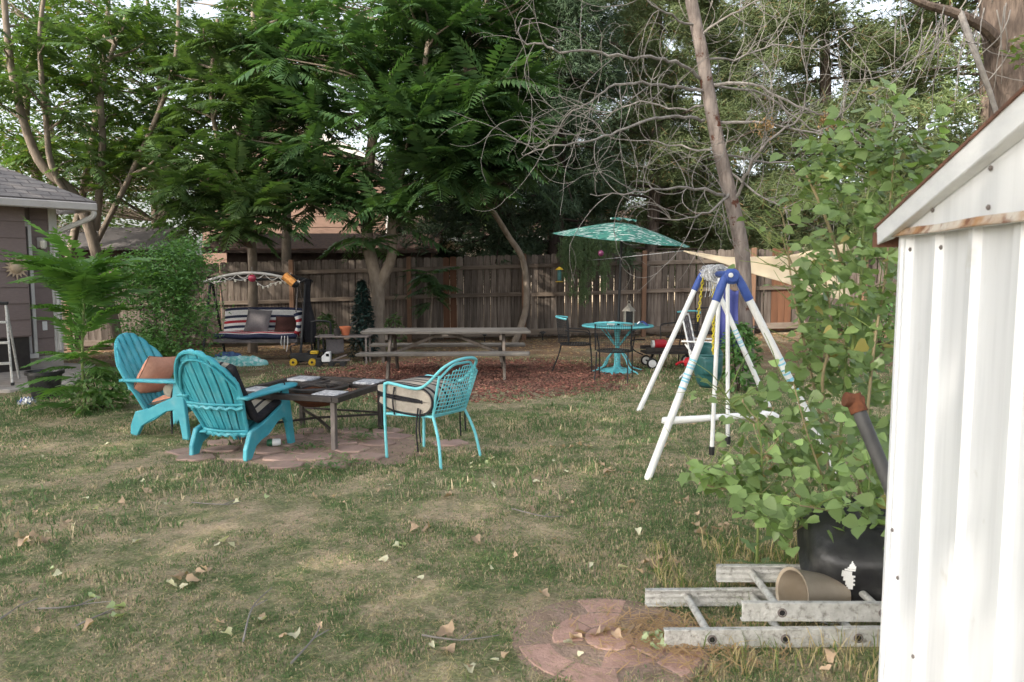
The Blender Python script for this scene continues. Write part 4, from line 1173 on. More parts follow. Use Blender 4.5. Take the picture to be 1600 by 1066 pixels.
# ================================================================== swing set
ss = thing('swing_set', 'white tubular childrens swing set with blue plastic joints on the lawn', 'swing set', (1.85, 7.2, 0))
nA = P(1143, 432, 5.85); fA = P(1103, 428, 8.6)
legs = [(nA, Vector((1.03, 5.72, 0)), -1), (nA, Vector((2.54, 5.85, 0)), 1), (fA, Vector((1.42, 8.5, 0)), -1), (fA, Vector((2.97, 8.75, 0)), 1)]
for ap, ft_, s in legs:
    top_ = ap + Vector((s * .055, 0, -.02)); foot = Vector((ft_.x, ft_.y, -.01))
    dl = (foot - top_).normalized()
    lg = MB().tube([top_ + dl * .10, foot], .029, 14).build('leg', M['white_pipe'], ss, smooth=True, world=True)
    MB().tube([top_ - dl * .02, top_ + dl * .06, top_ + dl * .175, top_ + dl * .18], [.028, .034, .034, .032], 14).build('blue_sleeve', M['blue_plastic'], ss, smooth=True, world=True)
    L_ = (foot - top_).length
    rr = random.Random(int(ft_.x * 100))
    for k in range(7):
        a = L_ * (.40 + .022 * k * rr.uniform(.8, 1.2)) 
        if s > 0 or ft_.y < 6:
            sb_ = MB().tube([top_ + dl * a, top_ + dl * (a + .014)], .0302, 14, cap=False).build('sticker_band', M['light_blue'], lg, smooth=True)
            sb_.location = -Vector(ss.location)
for ap in (nA, fA):
    o = MB().lathe([(.0, -.045), (.04, -.045), (.060, -.025), (.060, .025), (.04, .045), (.0, .045)], 18).build('joint_hub', M['blue_plastic'], ss, smooth=True)
    o.matrix_basis = Matrix.Translation(ap - Vector(ss.location)) @ Matrix.Rotation(PI / 2, 4, 'X')
    o = MB().lathe([(.0, 0), (.018, 0), (.018, .008), (.0, .012)], 10).build('bolt', M['white_plastic'], ss, smooth=True)
    o.matrix_basis = Matrix.Translation(ap - Vector(ss.location) + Vector((-.02, -.048, .01))) @ Matrix.Rotation(PI / 2, 4, 'X')
MB().tube([nA + Vector((0, .02, .01)), fA + Vector((0, -.02, .01))], .028, 12).build('top_bar', M['blue_plastic'], ss, smooth=True, world=True)
# glider: two hanging poles and a moulded bar
def bar_at(y): t = (y - nA.y) / (fA.y - nA.y); return nA.lerp(fA, t)
g1, g2 = bar_at(6.35), bar_at(6.75)
for ga, xo in ((g1, -.075), (g2, .10)):
    lo = Vector((ga.x + xo, ga.y, .05))
    MB().tube([ga + Vector((xo * .6, 0, -.02)), lo], .018, 10).build('hanging_pole', M['white_pipe'], ss, smooth=True, world=True)
    MB().tube([lo + Vector((0, 0, .05)), lo + Vector((0, 0, -.02))], .024, 10).build('foot_cap', M['black_plastic'], ss, smooth=True, world=True)
gm = (g1 + g2) / 2
MB().tube(catmull([(1.30, gm.y, .285), (1.36, gm.y, .28), (1.60, gm.y, .295), (1.84, gm.y, .315), (2.05, gm.y, .325), (2.22, gm.y, .335), (2.30, gm.y, .31)], 4), [.026, .036, .03, .026, .028, .036, .022], 10).build('glider_bar', M['white_pipe'], ss, smooth=True, world=True)
# frayed rope wound over the top bar
rr = random.Random(9); m_ = MB()
for k in range(85):
    y = rr.uniform(6.7, 8.35); c = bar_at(y); a0 = rr.uniform(0, 6.28); r = rr.uniform(.045, .085)
    pts = []
    for q in range(7):
        a = a0 + q * rr.uniform(.35, .7); pts.append(c + Vector((r * math.cos(a), rr.uniform(-.06, .06), r * math.sin(a) + .01)))
    m_.tube(catmull(pts, 2), .0055, 4)
for k in range(26):
    y = rr.uniform(7.2, 8.2); c = bar_at(y) + Vector((rr.uniform(-.05, .05), 0, -.04)); l = rr.uniform(.06, .22)
    m_.tube(catmull([c, c + Vector((rr.uniform(-.03, .03), rr.uniform(-.03, .03), -l * .5)), c + Vector((rr.uniform(-.04, .04), 0, -l))], 3), .004, 3)
m_.build('frayed_rope', M['rope'], ss, smooth=True, world=True)

# green toddler bucket swing on yellow chains
bs = thing('bucket_swing', 'dark green toddler bucket seat hanging on yellow chains from the swing set', 'swing', (bar_at(7.95).x, 7.95, .36))
bl = Vector(bs.location)
sec = [(-.13, .30), (-.15, .16), (-.13, .03), (-.08, 0), (.08, 0), (.13, .03), (.15, .16), (.13, .30)]
m_ = MB()
def seat(u, v):
    a = u * 2 * PI; ex = .135 * math.cos(a); ey = .15 * math.sin(a)
    z = .0 + .34 * v + (.10 * max(0, math.sin(a)) * v ** 2); k = .55 + .45 * min(1, v * 2.2) ** .6
    return Vector((ex * k * (1 + .06 * v), ey * k, z))
m_.grid(seat, 24, 10); m_.build('seat_shell', M['green_plastic'], bs, smooth=True, thick=.012, sharp=False)
MB().lathe([(.0, .012), (.06, .008), (.085, .0), (.0, -.004)], 20, capb=False, capt=False).build('seat_floor', M['green_plastic'], bs, smooth=True)
m_ = MB(); m_.tube([seat(k / 28, 1) for k in range(28)], .013, 6, closed=True); m_.build('rim', M['green_plastic'], bs, smooth=True)
m_ = MB(); m_.grid(lambda u, v: Vector(((u - .5) * .18, -.15 - .015 * math.sin(u * PI), .14 + .17 * v)), 6, 4); m_.build('front_guard', M['green_plastic'], bs, smooth=True, thick=.014)
def chain(p, q, mat, parent, r=.013, wire=.0042):
    m_ = MB(); p, q = Vector(p), Vector(q); d = q - p; n = max(2, int(d.length / .034)); dn = d.normalized()
    s = dn.cross(Vector((0, 1, 0))).normalized(); u = s.cross(dn)
    for k in range(n):
        c = p + d * ((k + .5) / n); w = s if k % 2 else u
        m_.tube([c + dn * (.024 * math.sin(a)) + w * (r * math.cos(a)) for a in [2 * PI * j / 8 for j in range(8)]], wire, 4, closed=True)
    return m_.build('chain', mat, parent, smooth=True, world=True)
ct = bar_at(7.9) + Vector((0, 0, -.04))
chain(ct + Vector((-.06, .08, 0)), bl + Vector((-.10, .08, .68)), M['yellow_chain'], bs)
for k in range(3):
    chain(ct + Vector((.012 + .012 * k, -.06 + .03 * k, 0)), bl + Vector((.03 + .01 * k, -.10 + .05 * k, .34)), M['yellow_chain'], bs, .014, .005)

# blue cloth hung on the dead tree
bt = thing('blue_nylon_cloth', 'blue nylon cloth hanging against the dead tree trunk behind the swing set', 'cloth', P(1140, 470, 10.1))
m_ = MB(); bl = Vector(bt.location)
m_.grid(lambda u, v: Vector((-.12 + .24 * u + .03 * v * (u - .3), .05 * math.sin(u * 9) * (.3 + v) + .03 * math.sin(v * 5), .15 - .82 * v + .03 * math.sin(u * 6))), 16, 14); m_.build('sheet', M['purple_blue'], bt, smooth=True, thick=.004, sharp=False)

# white folding lawn chair
lc = thing('folding_lawn_chair', 'white framed folding lawn chair with grey webbing beside the bucket swing', 'chair', GC(2.70, 10.9), facing(1, -.45))
for s in (-1, 1):
    MB().tube(catmull([(s * .22, -.10, .30), (s * .225, -.16, .60), (s * .22, -.24, .92)], 4), .013, 8).build('back_tube', M['white_pipe'], lc, smooth=True)
    MB().tube([(s * .24, .22, 0), (s * .24, -.18, .52)], .012, 8).build('leg', M['white_pipe'], lc, smooth=True)
    MB().tube([(s * .25, -.28, 0), (s * .25, .20, .52)], .012, 8).build('leg', M['white_pipe'], lc, smooth=True)
    MB().box((s * .255, .0, .56), (.045, .46, .022)).build('armrest', M['white_plastic'], lc, bevel=.006)
MB().tube([(-.22, -.24, .92), (.22, -.24, .92)], .013, 8).build('top_tube', M['white_pipe'], lc, smooth=True)
for k in range(6):
    x = -.18 + .072 * k
    MB().grid(lambda u, v, x=x: Vector((x + .05 * u, -.105 - .125 * v + .003 * (k % 2), .33 + .57 * v)), 1, 4).build('web_strap', M['grey_cloth'], lc, thick=.003)
for k in range(6):
    z = .36 + .095 * k
    MB().grid(lambda u, v, z=z: Vector((-.215 + .43 * u, -.107 - .125 * (z - .33) / .57 - .125 * .05 * v / .57 , z + .05 * v)), 6, 1).build('web_strap', M['white_stripe'], lc, thick=.003)
    y = -.08 + .055 * k
    MB().grid(lambda u, v, y=y: Vector((-.215 + .43 * u, y + .04 * v, .335 - .02 * math.sin(u * PI))), 6, 1).build('seat_strap', M['grey_cloth'], lc, thick=.003)

# tan shade sail beyond the dead tree
sa = thing('shade_sail', 'tan fabric shade sail stretched past the dead tree to the right', 'shade sail', P(1180, 420, 12.0))
p0 = P(1068, 392, 12.4); p1 = P(1330, 378, 11.4); p2 = P(1330, 474, 11.4)
def sail(u, v):
    top_ = p0.lerp(p1, u) + Vector((0, 0, -.16 * math.sin(u * PI))); bot = p0.lerp(p2, u) + Vector((0, -.15 * math.sin(u * PI), -.02 * math.sin(u * PI)))
    return top_.lerp(bot, v) + Vector((0, .10 * math.sin(v * PI) * u, 0.008 * math.sin(u * 17 + v * 4)))
m_ = MB(); m_.grid(sail, 24, 8); m_.build('cloth', M['sail'], sa, smooth=True, world=True, thick=.003, sharp=False)
m_ = MB(); m_.tube([sail(k / 20, 1) for k in range(21)], .008, 5); m_.build('hem', M['sail'], sa, world=True, smooth=True)
MB().tube([p0, p0 + Vector((-.9, 2.2, -.1)), Vector((1.6, FY - .1, 1.75))], .004, 4).build('cord', M['rope'], sa, world=True)
for pe, q in ((p1, Vector((6.6, 12.2, 2.5))), (p2, Vector((6.6, 12.2, 1.2)))):
    MB().tube([pe, q], .004, 4).build('cord', M['rope'], sa, world=True)

# ================================================================== porch swing by the fence
wx0, wx1, wy = -5.35, -3.66, 13.7
ps = thing('porch_swing', 'canopy porch swing with red, white and navy striped cushions by the fence', 'porch swing', GC(-4.5, wy))
pz = ps.location.z; XL, XR = wx0 + 4.5, wx1 + 4.5
for x in (XL, XR):
    MB().tube([(x, .55, 0), (x, .02, 1.45)], .024, 8).build('frame_leg', M['black_metal'], ps, smooth=True)
    MB().tube([(x, -.55, 0), (x, -.02, 1.45)], .024, 8).build('frame_leg', M['black_metal'], ps, smooth=True)
    MB().tube([(x, -.55, .03), (x, .55, .03)], .02, 8).build('floor_bar', M['black_metal'], ps, smooth=True)
MB().tube([(XL, 0, 1.45), (XR, 0, 1.45)], .024, 8).build('top_bar', M['black_metal'], ps, smooth=True)
arch = [(XL + (XR - XL) * q / 14, -.42, 1.40 + .24 * math.sin(PI * (.10 + .80 * q / 14)) - .07) for q in range(15)]
MB().tube(arch, .022, 8).build('canopy_arch', M['trim'], ps, smooth=True)
MB().tube([(x, .42, z) for x, y, z in arch], .022, 8).build('canopy_arch', M['dark_metal'], ps, smooth=True)
for e in (0, 14):
    MB().tube([arch[e], (arch[e][0], 0, 1.45), (arch[e][0], .42, arch[e][2])], .018, 6).build('canopy_side', M['black_metal'], ps, smooth=True)
for k in range(6):
    q = arch[1 + 2 * k]; q2 = arch[3 + 2 * k] if k < 6 else arch[-1]
    MB().tube(catmull([Vector(q) + Vector((0, 0, -.01)), (Vector(q) + Vector(q2)) / 2 + Vector((0, 0, -.09)), Vector(q2) + Vector((0, 0, -.01))], 4), .008, 5).build('scroll_work', M['trim'], ps, smooth=True)
# bench
MB().box(((XL + XR) / 2, -.02, .36), (XR - XL - .22, .52, .05)).build('seat_frame', M['grey_metal'], ps, bevel=.008)
MB().box(((XL + XR) / 2, -.275, .405), (XR - XL - .22, .02, .10)).build('seat_skirt', M['grey_cloth'], ps, bevel=.004)
bw = XR - XL - .24
pat_h = [0, 1, 1, 2, 1, 0, 1, 2, 2, 1, 0, 2]
def slab(fn, name, rows, n=14):
    m_ = MB(); m_.grid(fn, n, len(rows) * 2, lambda i, j: rows[j // 2]); return m_.build(name, [M['red_stripe'], M['white_stripe'], M['navy_stripe']], ps, smooth=True, thick=.07, sharp=False)
slab(lambda u, v: Vector(((XL + XR) / 2 + (u - .5) * bw, -.31 + .52 * v + .012 * math.sin(u * 9), .455 + .03 * math.sin(v * PI) - .03 * (v < .01) + .008 * math.sin(u * 14))), 'seat_cushion', [2, 1, 0, 0, 1, 2, 1, 0, 1, 2])
slab(lambda u, v: Vector(((XL + XR) / 2 + (u - .5) * bw, .20 + .14 * v + .015 * math.sin(u * 8), .47 + .46 * v - .03 * (2 * u - 1) ** 4)), 'back_cushion', [0, 1, 2, 1, 0, 1, 2, 1, 1, 2])
m_ = MB(); m_.grid(lambda u, v: Vector((XR - .14 + .05 * math.sin(v * PI), -.28 + .45 * u, .50 + .36 * v)), 4, 14, lambda i, j: [0, 1, 2, 1, 0, 1, 2][j // 2]); m_.build('arm_cover', [M['red_stripe'], M['white_stripe'], M['navy_stripe']], ps, smooth=True, thick=.06, sharp=False)
for x in (XL + .13, XR - .13):
    MB().tube([(x, -.05, 1.45), (x, -.24, .88)], .011, 6).build('hanger_rod', M['grey_metal'], ps, smooth=True)
    MB().tube([(x, .05, 1.45), (x, .22, .88)], .011, 6).build('hanger_rod', M['grey_metal'], ps, smooth=True)
for k in range(3):
    MB().tube(catmull([(XR - .26 - .05 * k, -.34, .47), (XR - .25 - .06 * k, -.37, .36), (XR - .28 - .04 * k, -.36, .20 + .05 * k)], 4), .008, 5).build('tie', M['white_stripe'], ps, smooth=True)
SWL = Vector(ps.location)
gp = thing('grey_pillow', 'grey square pillow leaning on the left of the striped porch swing', 'pillow', SWL + Vector((-.06, .02, .50)))
o = pillow(.44, .44, .13).build('pad', M['grey_cloth'], gp, smooth=True, sharp=False); o.matrix_basis = Matrix.Translation((0.02, -.02, .21)) @ Matrix.Rotation(math.radians(68), 4, 'X') @ Matrix.Rotation(-.10, 4, 'Z')
gp = thing('maroon_pillow', 'dark maroon pillow lying on the right of the striped porch swing', 'pillow', SWL + Vector((.48, .02, .50)))
o = pillow(.46, .34, .14).build('pad', M['maroon_cloth'], gp, smooth=True, sharp=False); o.matrix_basis = Matrix.Translation((0, .0, .14)) @ Matrix.Rotation(math.radians(58), 4, 'X')
# ornaments on the canopy
rb = thing('red_glass_ball', 'crimson glass ball hanging from the porch swing canopy', 'ornament', P(394, 435, 13.25))
MB().lathe([(.0, -.068), (.035, -.059), (.06, -.034), (.069, 0), (.06, .034), (.035, .059), (.0, .068)], 20, capt=False, capb=False).build('ball', M['red_ball'], rb, smooth=True, sharp=False)
MB().lathe([(.016, .062), (.016, .085), (.0, .09)], 10).build('cap', M['gold'], rb, smooth=True)
MB().tube([(0, 0, .085), (0, 0, .19)], .003, 4).build('cord', M['rope'], rb)
lo = thing('orange_lantern', 'orange paper lantern with black cap hanging at the right end of the canopy', 'lantern', P(452, 437, 13.2))
m_ = MB(); m_.lathe([(.07, -.11), (.072, -.10), (.072, .10), (.07, .11)], 6); o = m_.build('shade', M['lantern_orange'], lo); o.matrix_basis = Matrix.Rotation(math.radians(-50), 4, 'Y') @ Matrix.Rotation(.3, 4, 'Z')
m_ = MB(); m_.lathe([(.03, .12), (.075, .112), (.06, .16), (.02, .19)], 6); o = m_.build('cap', M['black_metal'], lo); o.matrix_basis = Matrix.Rotation(math.radians(130), 4, 'Y') @ Matrix.Rotation(.3, 4, 'Z')
MB().tube([(0, 0, .05), (.02, .05, .12)], .004, 4).build('cord', M['rope'], lo)
sl2 = thing('string_lights', 'pale string of lights draped along the porch swing canopy', 'string lights', SWL)
m_ = MB(); pts = []
for k in range(33):
    u = k / 32; pts.append(Vector((XL + .15 + (XR - XL - .3) * u, -.44, 1.50 - .055 * abs(math.sin(u * PI * 4)) - .05 * abs(2 * u - 1) ** 2 - (.12 * math.sin((u - .55) / .3 * PI) if .55 < u < .85 else 0))))
m_.tube(pts, .006, 5); m_.build('cord', M['trim'], sl2, smooth=True)
for k in (2, 6, 10, 14, 17, 19, 21, 23, 24, 26, 28, 30):
    MB().lathe([(.0, -.05), (.018, -.035), (.02, -.012), (.010, 0)], 8, pts[k]).build('bulb', M['bulb'], sl2, smooth=True)
bx_ = thing('black_cloth_bundle', 'black cloth bundle hanging from the right post of the porch swing', 'cloth', SWL + Vector((XR + .03, -.02, .45)))
m_ = MB()
m_.grid(lambda u, v: Vector(((.05 + .05 * math.sin(v * 7) * .4 + .05 * (1 - v)) * math.cos(2 * PI * u) * (1 + .25 * math.sin(6 * PI * u + v * 5)), .07 * math.sin(2 * PI * u) * (1 + .3 * math.cos(4 * PI * u)), -.12 + 1.12 * v)), 20, 16); m_.build('cloth', M['black_stripe'], bx_, smooth=True, sharp=False)

# cloth bundles on the ground in front of the swing
def bundle(name, label, loc, w, d, h, mat, seed):
    t = thing(name, label, 'bundle', loc)
    m_ = MB()
    def fn(u, v):
        a = 2 * PI * u; r = math.sin(v * PI / 2); nz = vnoise(np.array([math.cos(a) * 2 * r + seed * 5]), np.array([math.sin(a) * 2 * r]), .45, seed)[0]
        k = 1 + .28 * (nz - .5)
        return Vector((w * r * k * math.cos(a), d * r * k * math.sin(a), max(0.0, h * (math.cos(v * PI / 2) ** .6) * (.55 + .9 * nz))))
    m_.grid(fn, 36, 12); m_.build('cloth', mat, t, smooth=True, sharp=False); return t
bundle('navy_bundle', 'navy patterned cloth bundle lying under the porch swing', GC(-4.92, 13.25), .30, .2, .15, M['tarp_navy'], 1)
bundle('mint_bundle', 'mint green patterned cloth bundle on the ground before the porch swing', GC(-4.62, 12.85), .48, .16, .13, M['tarp_mint'], 2)

# low metal side table with terracotta pot
sx_, sy_ = -2.85, 13.0
stb = thing('metal_side_table', 'low grey metal table left of the picnic table', 'table', GC(sx_, sy_))
MB().box((0, 0, .465), (.90, .40, .022)).build('table_top', M['grey_metal'], stb, bevel=.004)
for a in (-1, 1):
    for b in (-1, 1):
        MB().box((a * .40, b * .17, .227), (.03, .03, .454)).build('leg', M['black_metal'] if a < 0 else M['grey_metal'], stb)
    MB().box((a * .40, 0, .12), (.02, .31, .02)).build('stretcher', M['black_metal'], stb)
m_ = MB(); m_.grid(lambda u, v: Vector((-.30 + .30 * u, -.05, .45 - .26 * v - .03 * math.sin(u * PI))), 6, 5); m_.build('hanging_cloth', M['grey_cloth'], stb, smooth=True, thick=.01)
tp = thing('terracotta_pot', 'orange terracotta flower pot on the low metal table', 'flower pot', GC(sx_ + .02, sy_) + Vector((0, 0, .478)))
MB().lathe([(.06, 0), (.085, .11), (.098, .11), (.102, .15), (.09, .15), (.075, .10), (.0, .10)], 22, capt=False).build('pot', M['terracotta'], tp, smooth=True)
MB().tube(catmull([(.08, 0, .14), (.12, .02, .20), (.20, .03, .23)], 4), .012, 6).build('handle', M['black_metal'], tp, smooth=True)
dm = thing('dark_planter', 'small dark woven planter beside the terracotta pot', 'planter', GC(sx_ - .10, sy_ - .10) + Vector((0, 0, .478)))
MB().lathe([(.045, 0), (.055, .06), (.052, .12), (.045, .12), (.045, .02)], 16, capt=False).build('pot', M['dark_base'], dm, smooth=True)
# black hoop stand between swing and table
hs_ = thing('black_plant_stand', 'black metal hoop stand with wheels behind the toy truck', 'stand', GC(-3.32, 13.3))
MB().tube(catmull([(-.16, 0, 0), (-.16, 0, .60), (-.13, 0, .70), (.12, 0, .70), (.17, 0, .60), (.17, 0, 0)], 4), .018, 6).build('hoop', M['black_metal'], hs_, smooth=True)
MB().box((0, -.12, .20), (.36, .26, .02)).build('shelf', M['black_metal'], hs_)
MB().tube([(-.16, -.24, 0), (-.16, -.24, .20)], .012, 6).build('leg', M['black_metal'], hs_); MB().tube([(.16, -.24, 0), (.16, -.24, .20)], .012, 6).build('leg', M['black_metal'], hs_)
# toy cart with yellow wheels
tcart = thing('toy_cart', 'black toy cart with yellow wheels by the porch swing', 'toy cart', GC(-3.47, 12.75), .05)
MB().prism([(-.20, .07), (.20, .07), (.24, .17), (.10, .17), (.06, .20), (-.22, .20)], (0, -.08, 0), (1, 0, 0), (0, 0, 1), (0, .16, 0)).build('body', M['black_plastic'], tcart, bevel=.008)
MB().box((.17, 0, .215), (.12, .13, .05)).build('hopper', M['yellow_plastic'], tcart, bevel=.006)
MB().tube([(-.2, -.05, .19), (-.22, -.05, .32), (-.10, -.05, .36)], .012, 6).build('handle', M['black_metal'], tcart)
for x in (-.16, .15):
    for y in (-.10, .10):
        w_ = MB().lathe([(.03, -.022), (.062, -.02), (.062, .02), (.03, .022)], 16).build('wheel', M['yellow_plastic'], tcart, smooth=True); w_.matrix_basis = Matrix.Translation((x, y, .062)) @ Matrix.Rotation(PI / 2, 4, 'X')
        MB().lathe([(.0, -.026), (.022, -.025), (.022, .025), (.0, .026)], 10).build('hub', M['black_plastic'], w_, smooth=True)
tk = thing('toy_truck', 'white and black toy truck with flat bed on the ground', 'toy truck', GC(-3.02, 12.55), .1)
MB().prism([(-.10, .08), (.04, .08), (.04, .24), (-.03, .24), (-.10, .17)], (0, -.075, 0), (1, 0, 0), (0, 0, 1), (0, .15, 0)).build('cab', M['white_plastic'], tk, bevel=.008)
MB().box((-.005, -.077, .195), (.05, .003, .045)).build('window', M['glass'], tk)
MB().box((-.150, 0, .10), (.10, .14, .08)).build('hood', M['black_plastic'], tk, bevel=.01)
MB().box((.07, 0, .07), (.46, .12, .03)).build('chassis', M['black_plastic'], tk)
MB().box((.20, 0, .10), (.30, .15, .025)).build('bed', M['grey_metal'], tk, bevel=.004)
MB().beam((.10, 0, .115), (.30, 0, .19), .10, .02).build('ramp', M['grey_metal'], tk)
for x in (-.15, .06, .24):
    for y in (-.08, .08):
        w_ = MB().lathe([(.02, -.022), (.05, -.02), (.05, .02), (.02, .022)], 14).build('wheel', M['black_plastic'], tk, smooth=True); w_.matrix_basis = Matrix.Translation((x, y, .05)) @ Matrix.Rotation(PI / 2, 4, 'X')

# small solar lamps along the fence foot
for k, (px_, lb) in enumerate(((757, 'behind the picnic table'), (848, 'left of the iron chairs'), (990, 'behind the round table'), (1180, 'right of the dead tree'))):
    x = (px_ - 800) / 1200 * 16.35
    t = thing('solar_lamp', 'small black solar garden lamp at the fence foot ' + lb, 'garden lamp', (x, 16.35, gz(x, 16.35)), 0, 'solar lamps along the fence')
    MB().tube([(0, 0, 0), (0, 0, .16)], .01, 6).build('stake', M['black_metal'], t)
    MB().lathe([(.035, .13), (.04, .16), (.075, .165), (.07, .185), (.03, .20)], 14).build('head', M['black_plastic'], t, smooth=True)

# hanging yellow feeder and purple ornament
fd = thing('yellow_feeder', 'yellow hanging bird feeder in front of the fence', 'bird feeder', P(874, 428, 15.2))
MB().lathe([(.075, -.16), (.08, -.15), (.02, -.14)], 14).build('tray', M['yellow_plastic'], fd, smooth=True)
MB().lathe([(.04, -.14), (.04, .08)], 12).build('tube', M['green_plastic'], fd, smooth=True)
MB().lathe([(.085, .08), (.04, .12), (.0, .14)], 14).build('roof', M['yellow_plastic'], fd, smooth=True)
MB().tube([(0, 0, .13), (.01, 0, .9)], .003, 4).build('cord', M['black_metal'], fd)
pu = thing('purple_ornament', 'purple glass ornament hanging under the umbrella edge', 'ornament', P(939, 396, 13.6))
MB().lathe([(.0, -.06), (.04, -.04), (.055, 0), (.04, .04), (.0, .06)], 16, capt=False, capb=False).build('ball', M['purple'], pu, smooth=True, sharp=False)
MB().tube([(0, 0, .05), (0, 0, .7)], .003, 4).build('cord', M['black_metal'], pu)

# planter pot and litter by the patio
bp_ = thing('black_planter', 'black plastic planter tub at the patio edge under the fern sapling', 'planter', G(72, 622))
MB().lathe([(.15, 0), (.19, .30), (.215, .30), (.215, .34), (.19, .34), (.17, .27), (.0, .27)], 24, capt=False).build('pot', M['black_plastic'], bp_, smooth=True)
lt = thing('litter_scrap', 'crumpled white and blue wrapper on the grass near the patio', 'litter', G(42, 632))
m_ = pillow(.16, .12, .07, 8); 
for i, v in enumerate(m_.v): v.z += .035 + .02 * math.sin(i * 2.3)
for i in range(len(m_.f)): m_.m[i] = 1 if (i // 3) % 3 == 0 else 0
m_.build('wrapper', [M['white_plastic'], M['blue_plastic']], lt, smooth=True)

# ================================================================== things beside the shed
def ladder(name, label, x0, x1, y0, y1, z, rungs, yaw):
    t = thing(name, label, 'ladder', (x0, (y0 + y1) / 2, z), yaw)
    w = (y1 - y0) / 2; L = x1 - x0; hh = .082; tt = .028
    for s in (-1, 1):
        sec = [(-tt / 2, -hh / 2), (tt / 2, -hh / 2), (tt / 2, -hh / 2 + .008), (-tt / 2 + .006, -hh / 2 + .012), (-tt / 2 + .004, -.012), (-tt / 2 + .008, 0), (-tt / 2 + .004, .012), (-tt / 2 + .006, hh / 2 - .012), (tt / 2, hh / 2 - .008), (tt / 2, hh / 2), (-tt / 2, hh / 2)]
        if s < 0: sec = [(-a, b) for a, b in sec][::-1]
        # the web faces outwards, its groove seen from outside
        sec = [(a * -1, b) for a, b in sec][::-1]
        m_ = MB(); m_.prism(sec, (0, s * w, hh / 2), (0, 1, 0), (0, 0, 1), (L, 0, 0)); m_.build('rail', M['aluminium'], t, bevel=.002)
    for k, xr in enumerate(rungs):
        r_ = MB().tube([(xr, -w - .019, hh / 2), (xr, w + .012, hh / 2)], .017, 12).build('rung', M['aluminium'], t, smooth=True)
        MB().lathe([(.013, 0), (.020, .001), (.020, .006), (.013, .007)], 14, capt=False, capb=False).build('rung_end', M['grey_metal'], r_, smooth=True).matrix_basis = Matrix.Translation((xr, -w - .014, hh / 2)) @ Matrix.Rotation(PI / 2, 4, 'X')
        MB().lathe([(.0, 0), (.0125, .0)], 12, capt=False, capb=False).build('rung_hole_shade', M['black_metal'], r_).matrix_basis = Matrix.Translation((xr, -w - .0196, hh / 2)) @ Matrix.Rotation(PI / 2, 4, 'X')  # flat black disc stands in for the shade inside the hollow rung
    return t
ladder('aluminium_ladder', 'weathered aluminium ladder section lying lowest in the grass, end at the left', .635, 2.3, 3.10, 3.50, .005, (.20, .51, .82, 1.13), .02)
ladder('aluminium_ladder', 'weathered aluminium ladder section lying on top, running behind the shed', .985, 2.6, 3.17, 3.58, .092, (.17, .60, .93), -.01)

tb = thing('black_tub', 'cracked black plastic tub leaning upside down beside the shed', 'tub', (1.69, 3.52, .275), -.30)
m_ = MB()
def tub(u, v):
    # an upturned tray: rim at v=1, domed bottom at v=0
    a = 2 * PI * u; ca, sa_ = math.cos(a), math.sin(a)
    ex = abs(ca) ** .55 * (1 if ca > 0 else -1); ey = abs(sa_) ** .55 * (1 if sa_ > 0 else -1)
    r = float(np.interp(v * 7, range(8), [0, .35, .62, .74, .82, .90, .985, 1.0]))
    z = float(np.interp(v * 7, range(8), [.235, .235, .225, .19, .10, .015, -.02, -.05]))
    dn = 1 + .05 * math.sin(3 * a + 1) * v
    return Vector((.33 * ex * r * dn, .27 * ey * r * dn, .66 * z - .03 * math.sin(3 * a) * v - .035 * ca * v))
m_.grid(tub, 44, 7); o = m_.build('shell', M['black_plastic'], tb, smooth=True, thick=.006, sharp=False)
o.matrix_basis = Matrix.Rotation(math.radians(34), 4, 'X') @ Matrix.Rotation(math.radians(-9), 4, 'Y')
m_ = MB(); rr = random.Random(4)
for i in range(12):
    for j in range(16):
        a, b = (i + .5) / 12, (j + .5) / 16; w_ = abs(a - .5 - .10 * math.sin(b * 9)) * 2
        if w_ < .75 * math.sin(b * PI) * (.6 + .6 * rr.random()):
            U = lambda k: .705 + .035 * k
            W = lambda k: .30 + .36 * k
            q = [tub(U(x), W(y)) * 1.0 for x, y in ((i / 12, j / 16), ((i + 1) / 12, j / 16), ((i + 1) / 12, (j + 1) / 16), (i / 12, (j + 1) / 16))]
            nn = (q[1] - q[0]).cross(q[3] - q[0]).normalized(); nn = nn if nn.dot(q[0]) > 0 else -nn
            k = len(m_.v); m_.v += [p + nn * .005 for p in q]; m_.face((k, k + 1, k + 2, k + 3))
if m_.f:
    ps_ = m_.build('paint_splash', M['white_plastic'], o)
sp = thing('metal_bucket', 'tan enamel metal bucket lying tipped under the black tub', 'bucket', (1.385, 3.38, .118), .30)
o = MB().lathe([(.080, -.13), (.108, .12), (.115, .13), (.102, .125), (.073, -.12), (.0, -.12)], 28, capt=False).build('bucket_shell', M['tan_metal'], sp, smooth=True)
o.matrix_basis = Matrix.Translation((0.0, 0, .0)) @ Matrix.Rotation(math.radians(-82), 4, 'Y')
MB().tube(catmull([(-.115, -.112, .0), (-.09, -.135, -.05), (-.02, -.125, -.085), (.05, -.10, -.095)], 4), .004, 6).build('bail_handle', M['aluminium'], sp, smooth=True)
pp = thing('black_pipe', 'black pipe with rusty iron elbow leaning behind the shed corner', 'pipe', (1.78, 3.02, 0))
q0 = P(1336, 628, 3.35); q1 = P(1420, 830, 3.12)
dirp = (q1 - q0).normalized(); q2 = q0 + dirp * ((q0.z - .02) / -dirp.z)
MB().tube([q0 + dirp * .03, q2], .030, 14).build('tube', M['pipe'], pp, smooth=True, world=True)
MB().tube([q0 - dirp * .03, q0 + dirp * .05], .037, 14).build('collar', M['rust'], pp, smooth=True, world=True)
MB().tube([q0 + Vector((-.045, .0, .012)), q0 + Vector((.028, 0, -.004))], .033, 12).build('elbow', M['rust'], pp, smooth=True, world=True)

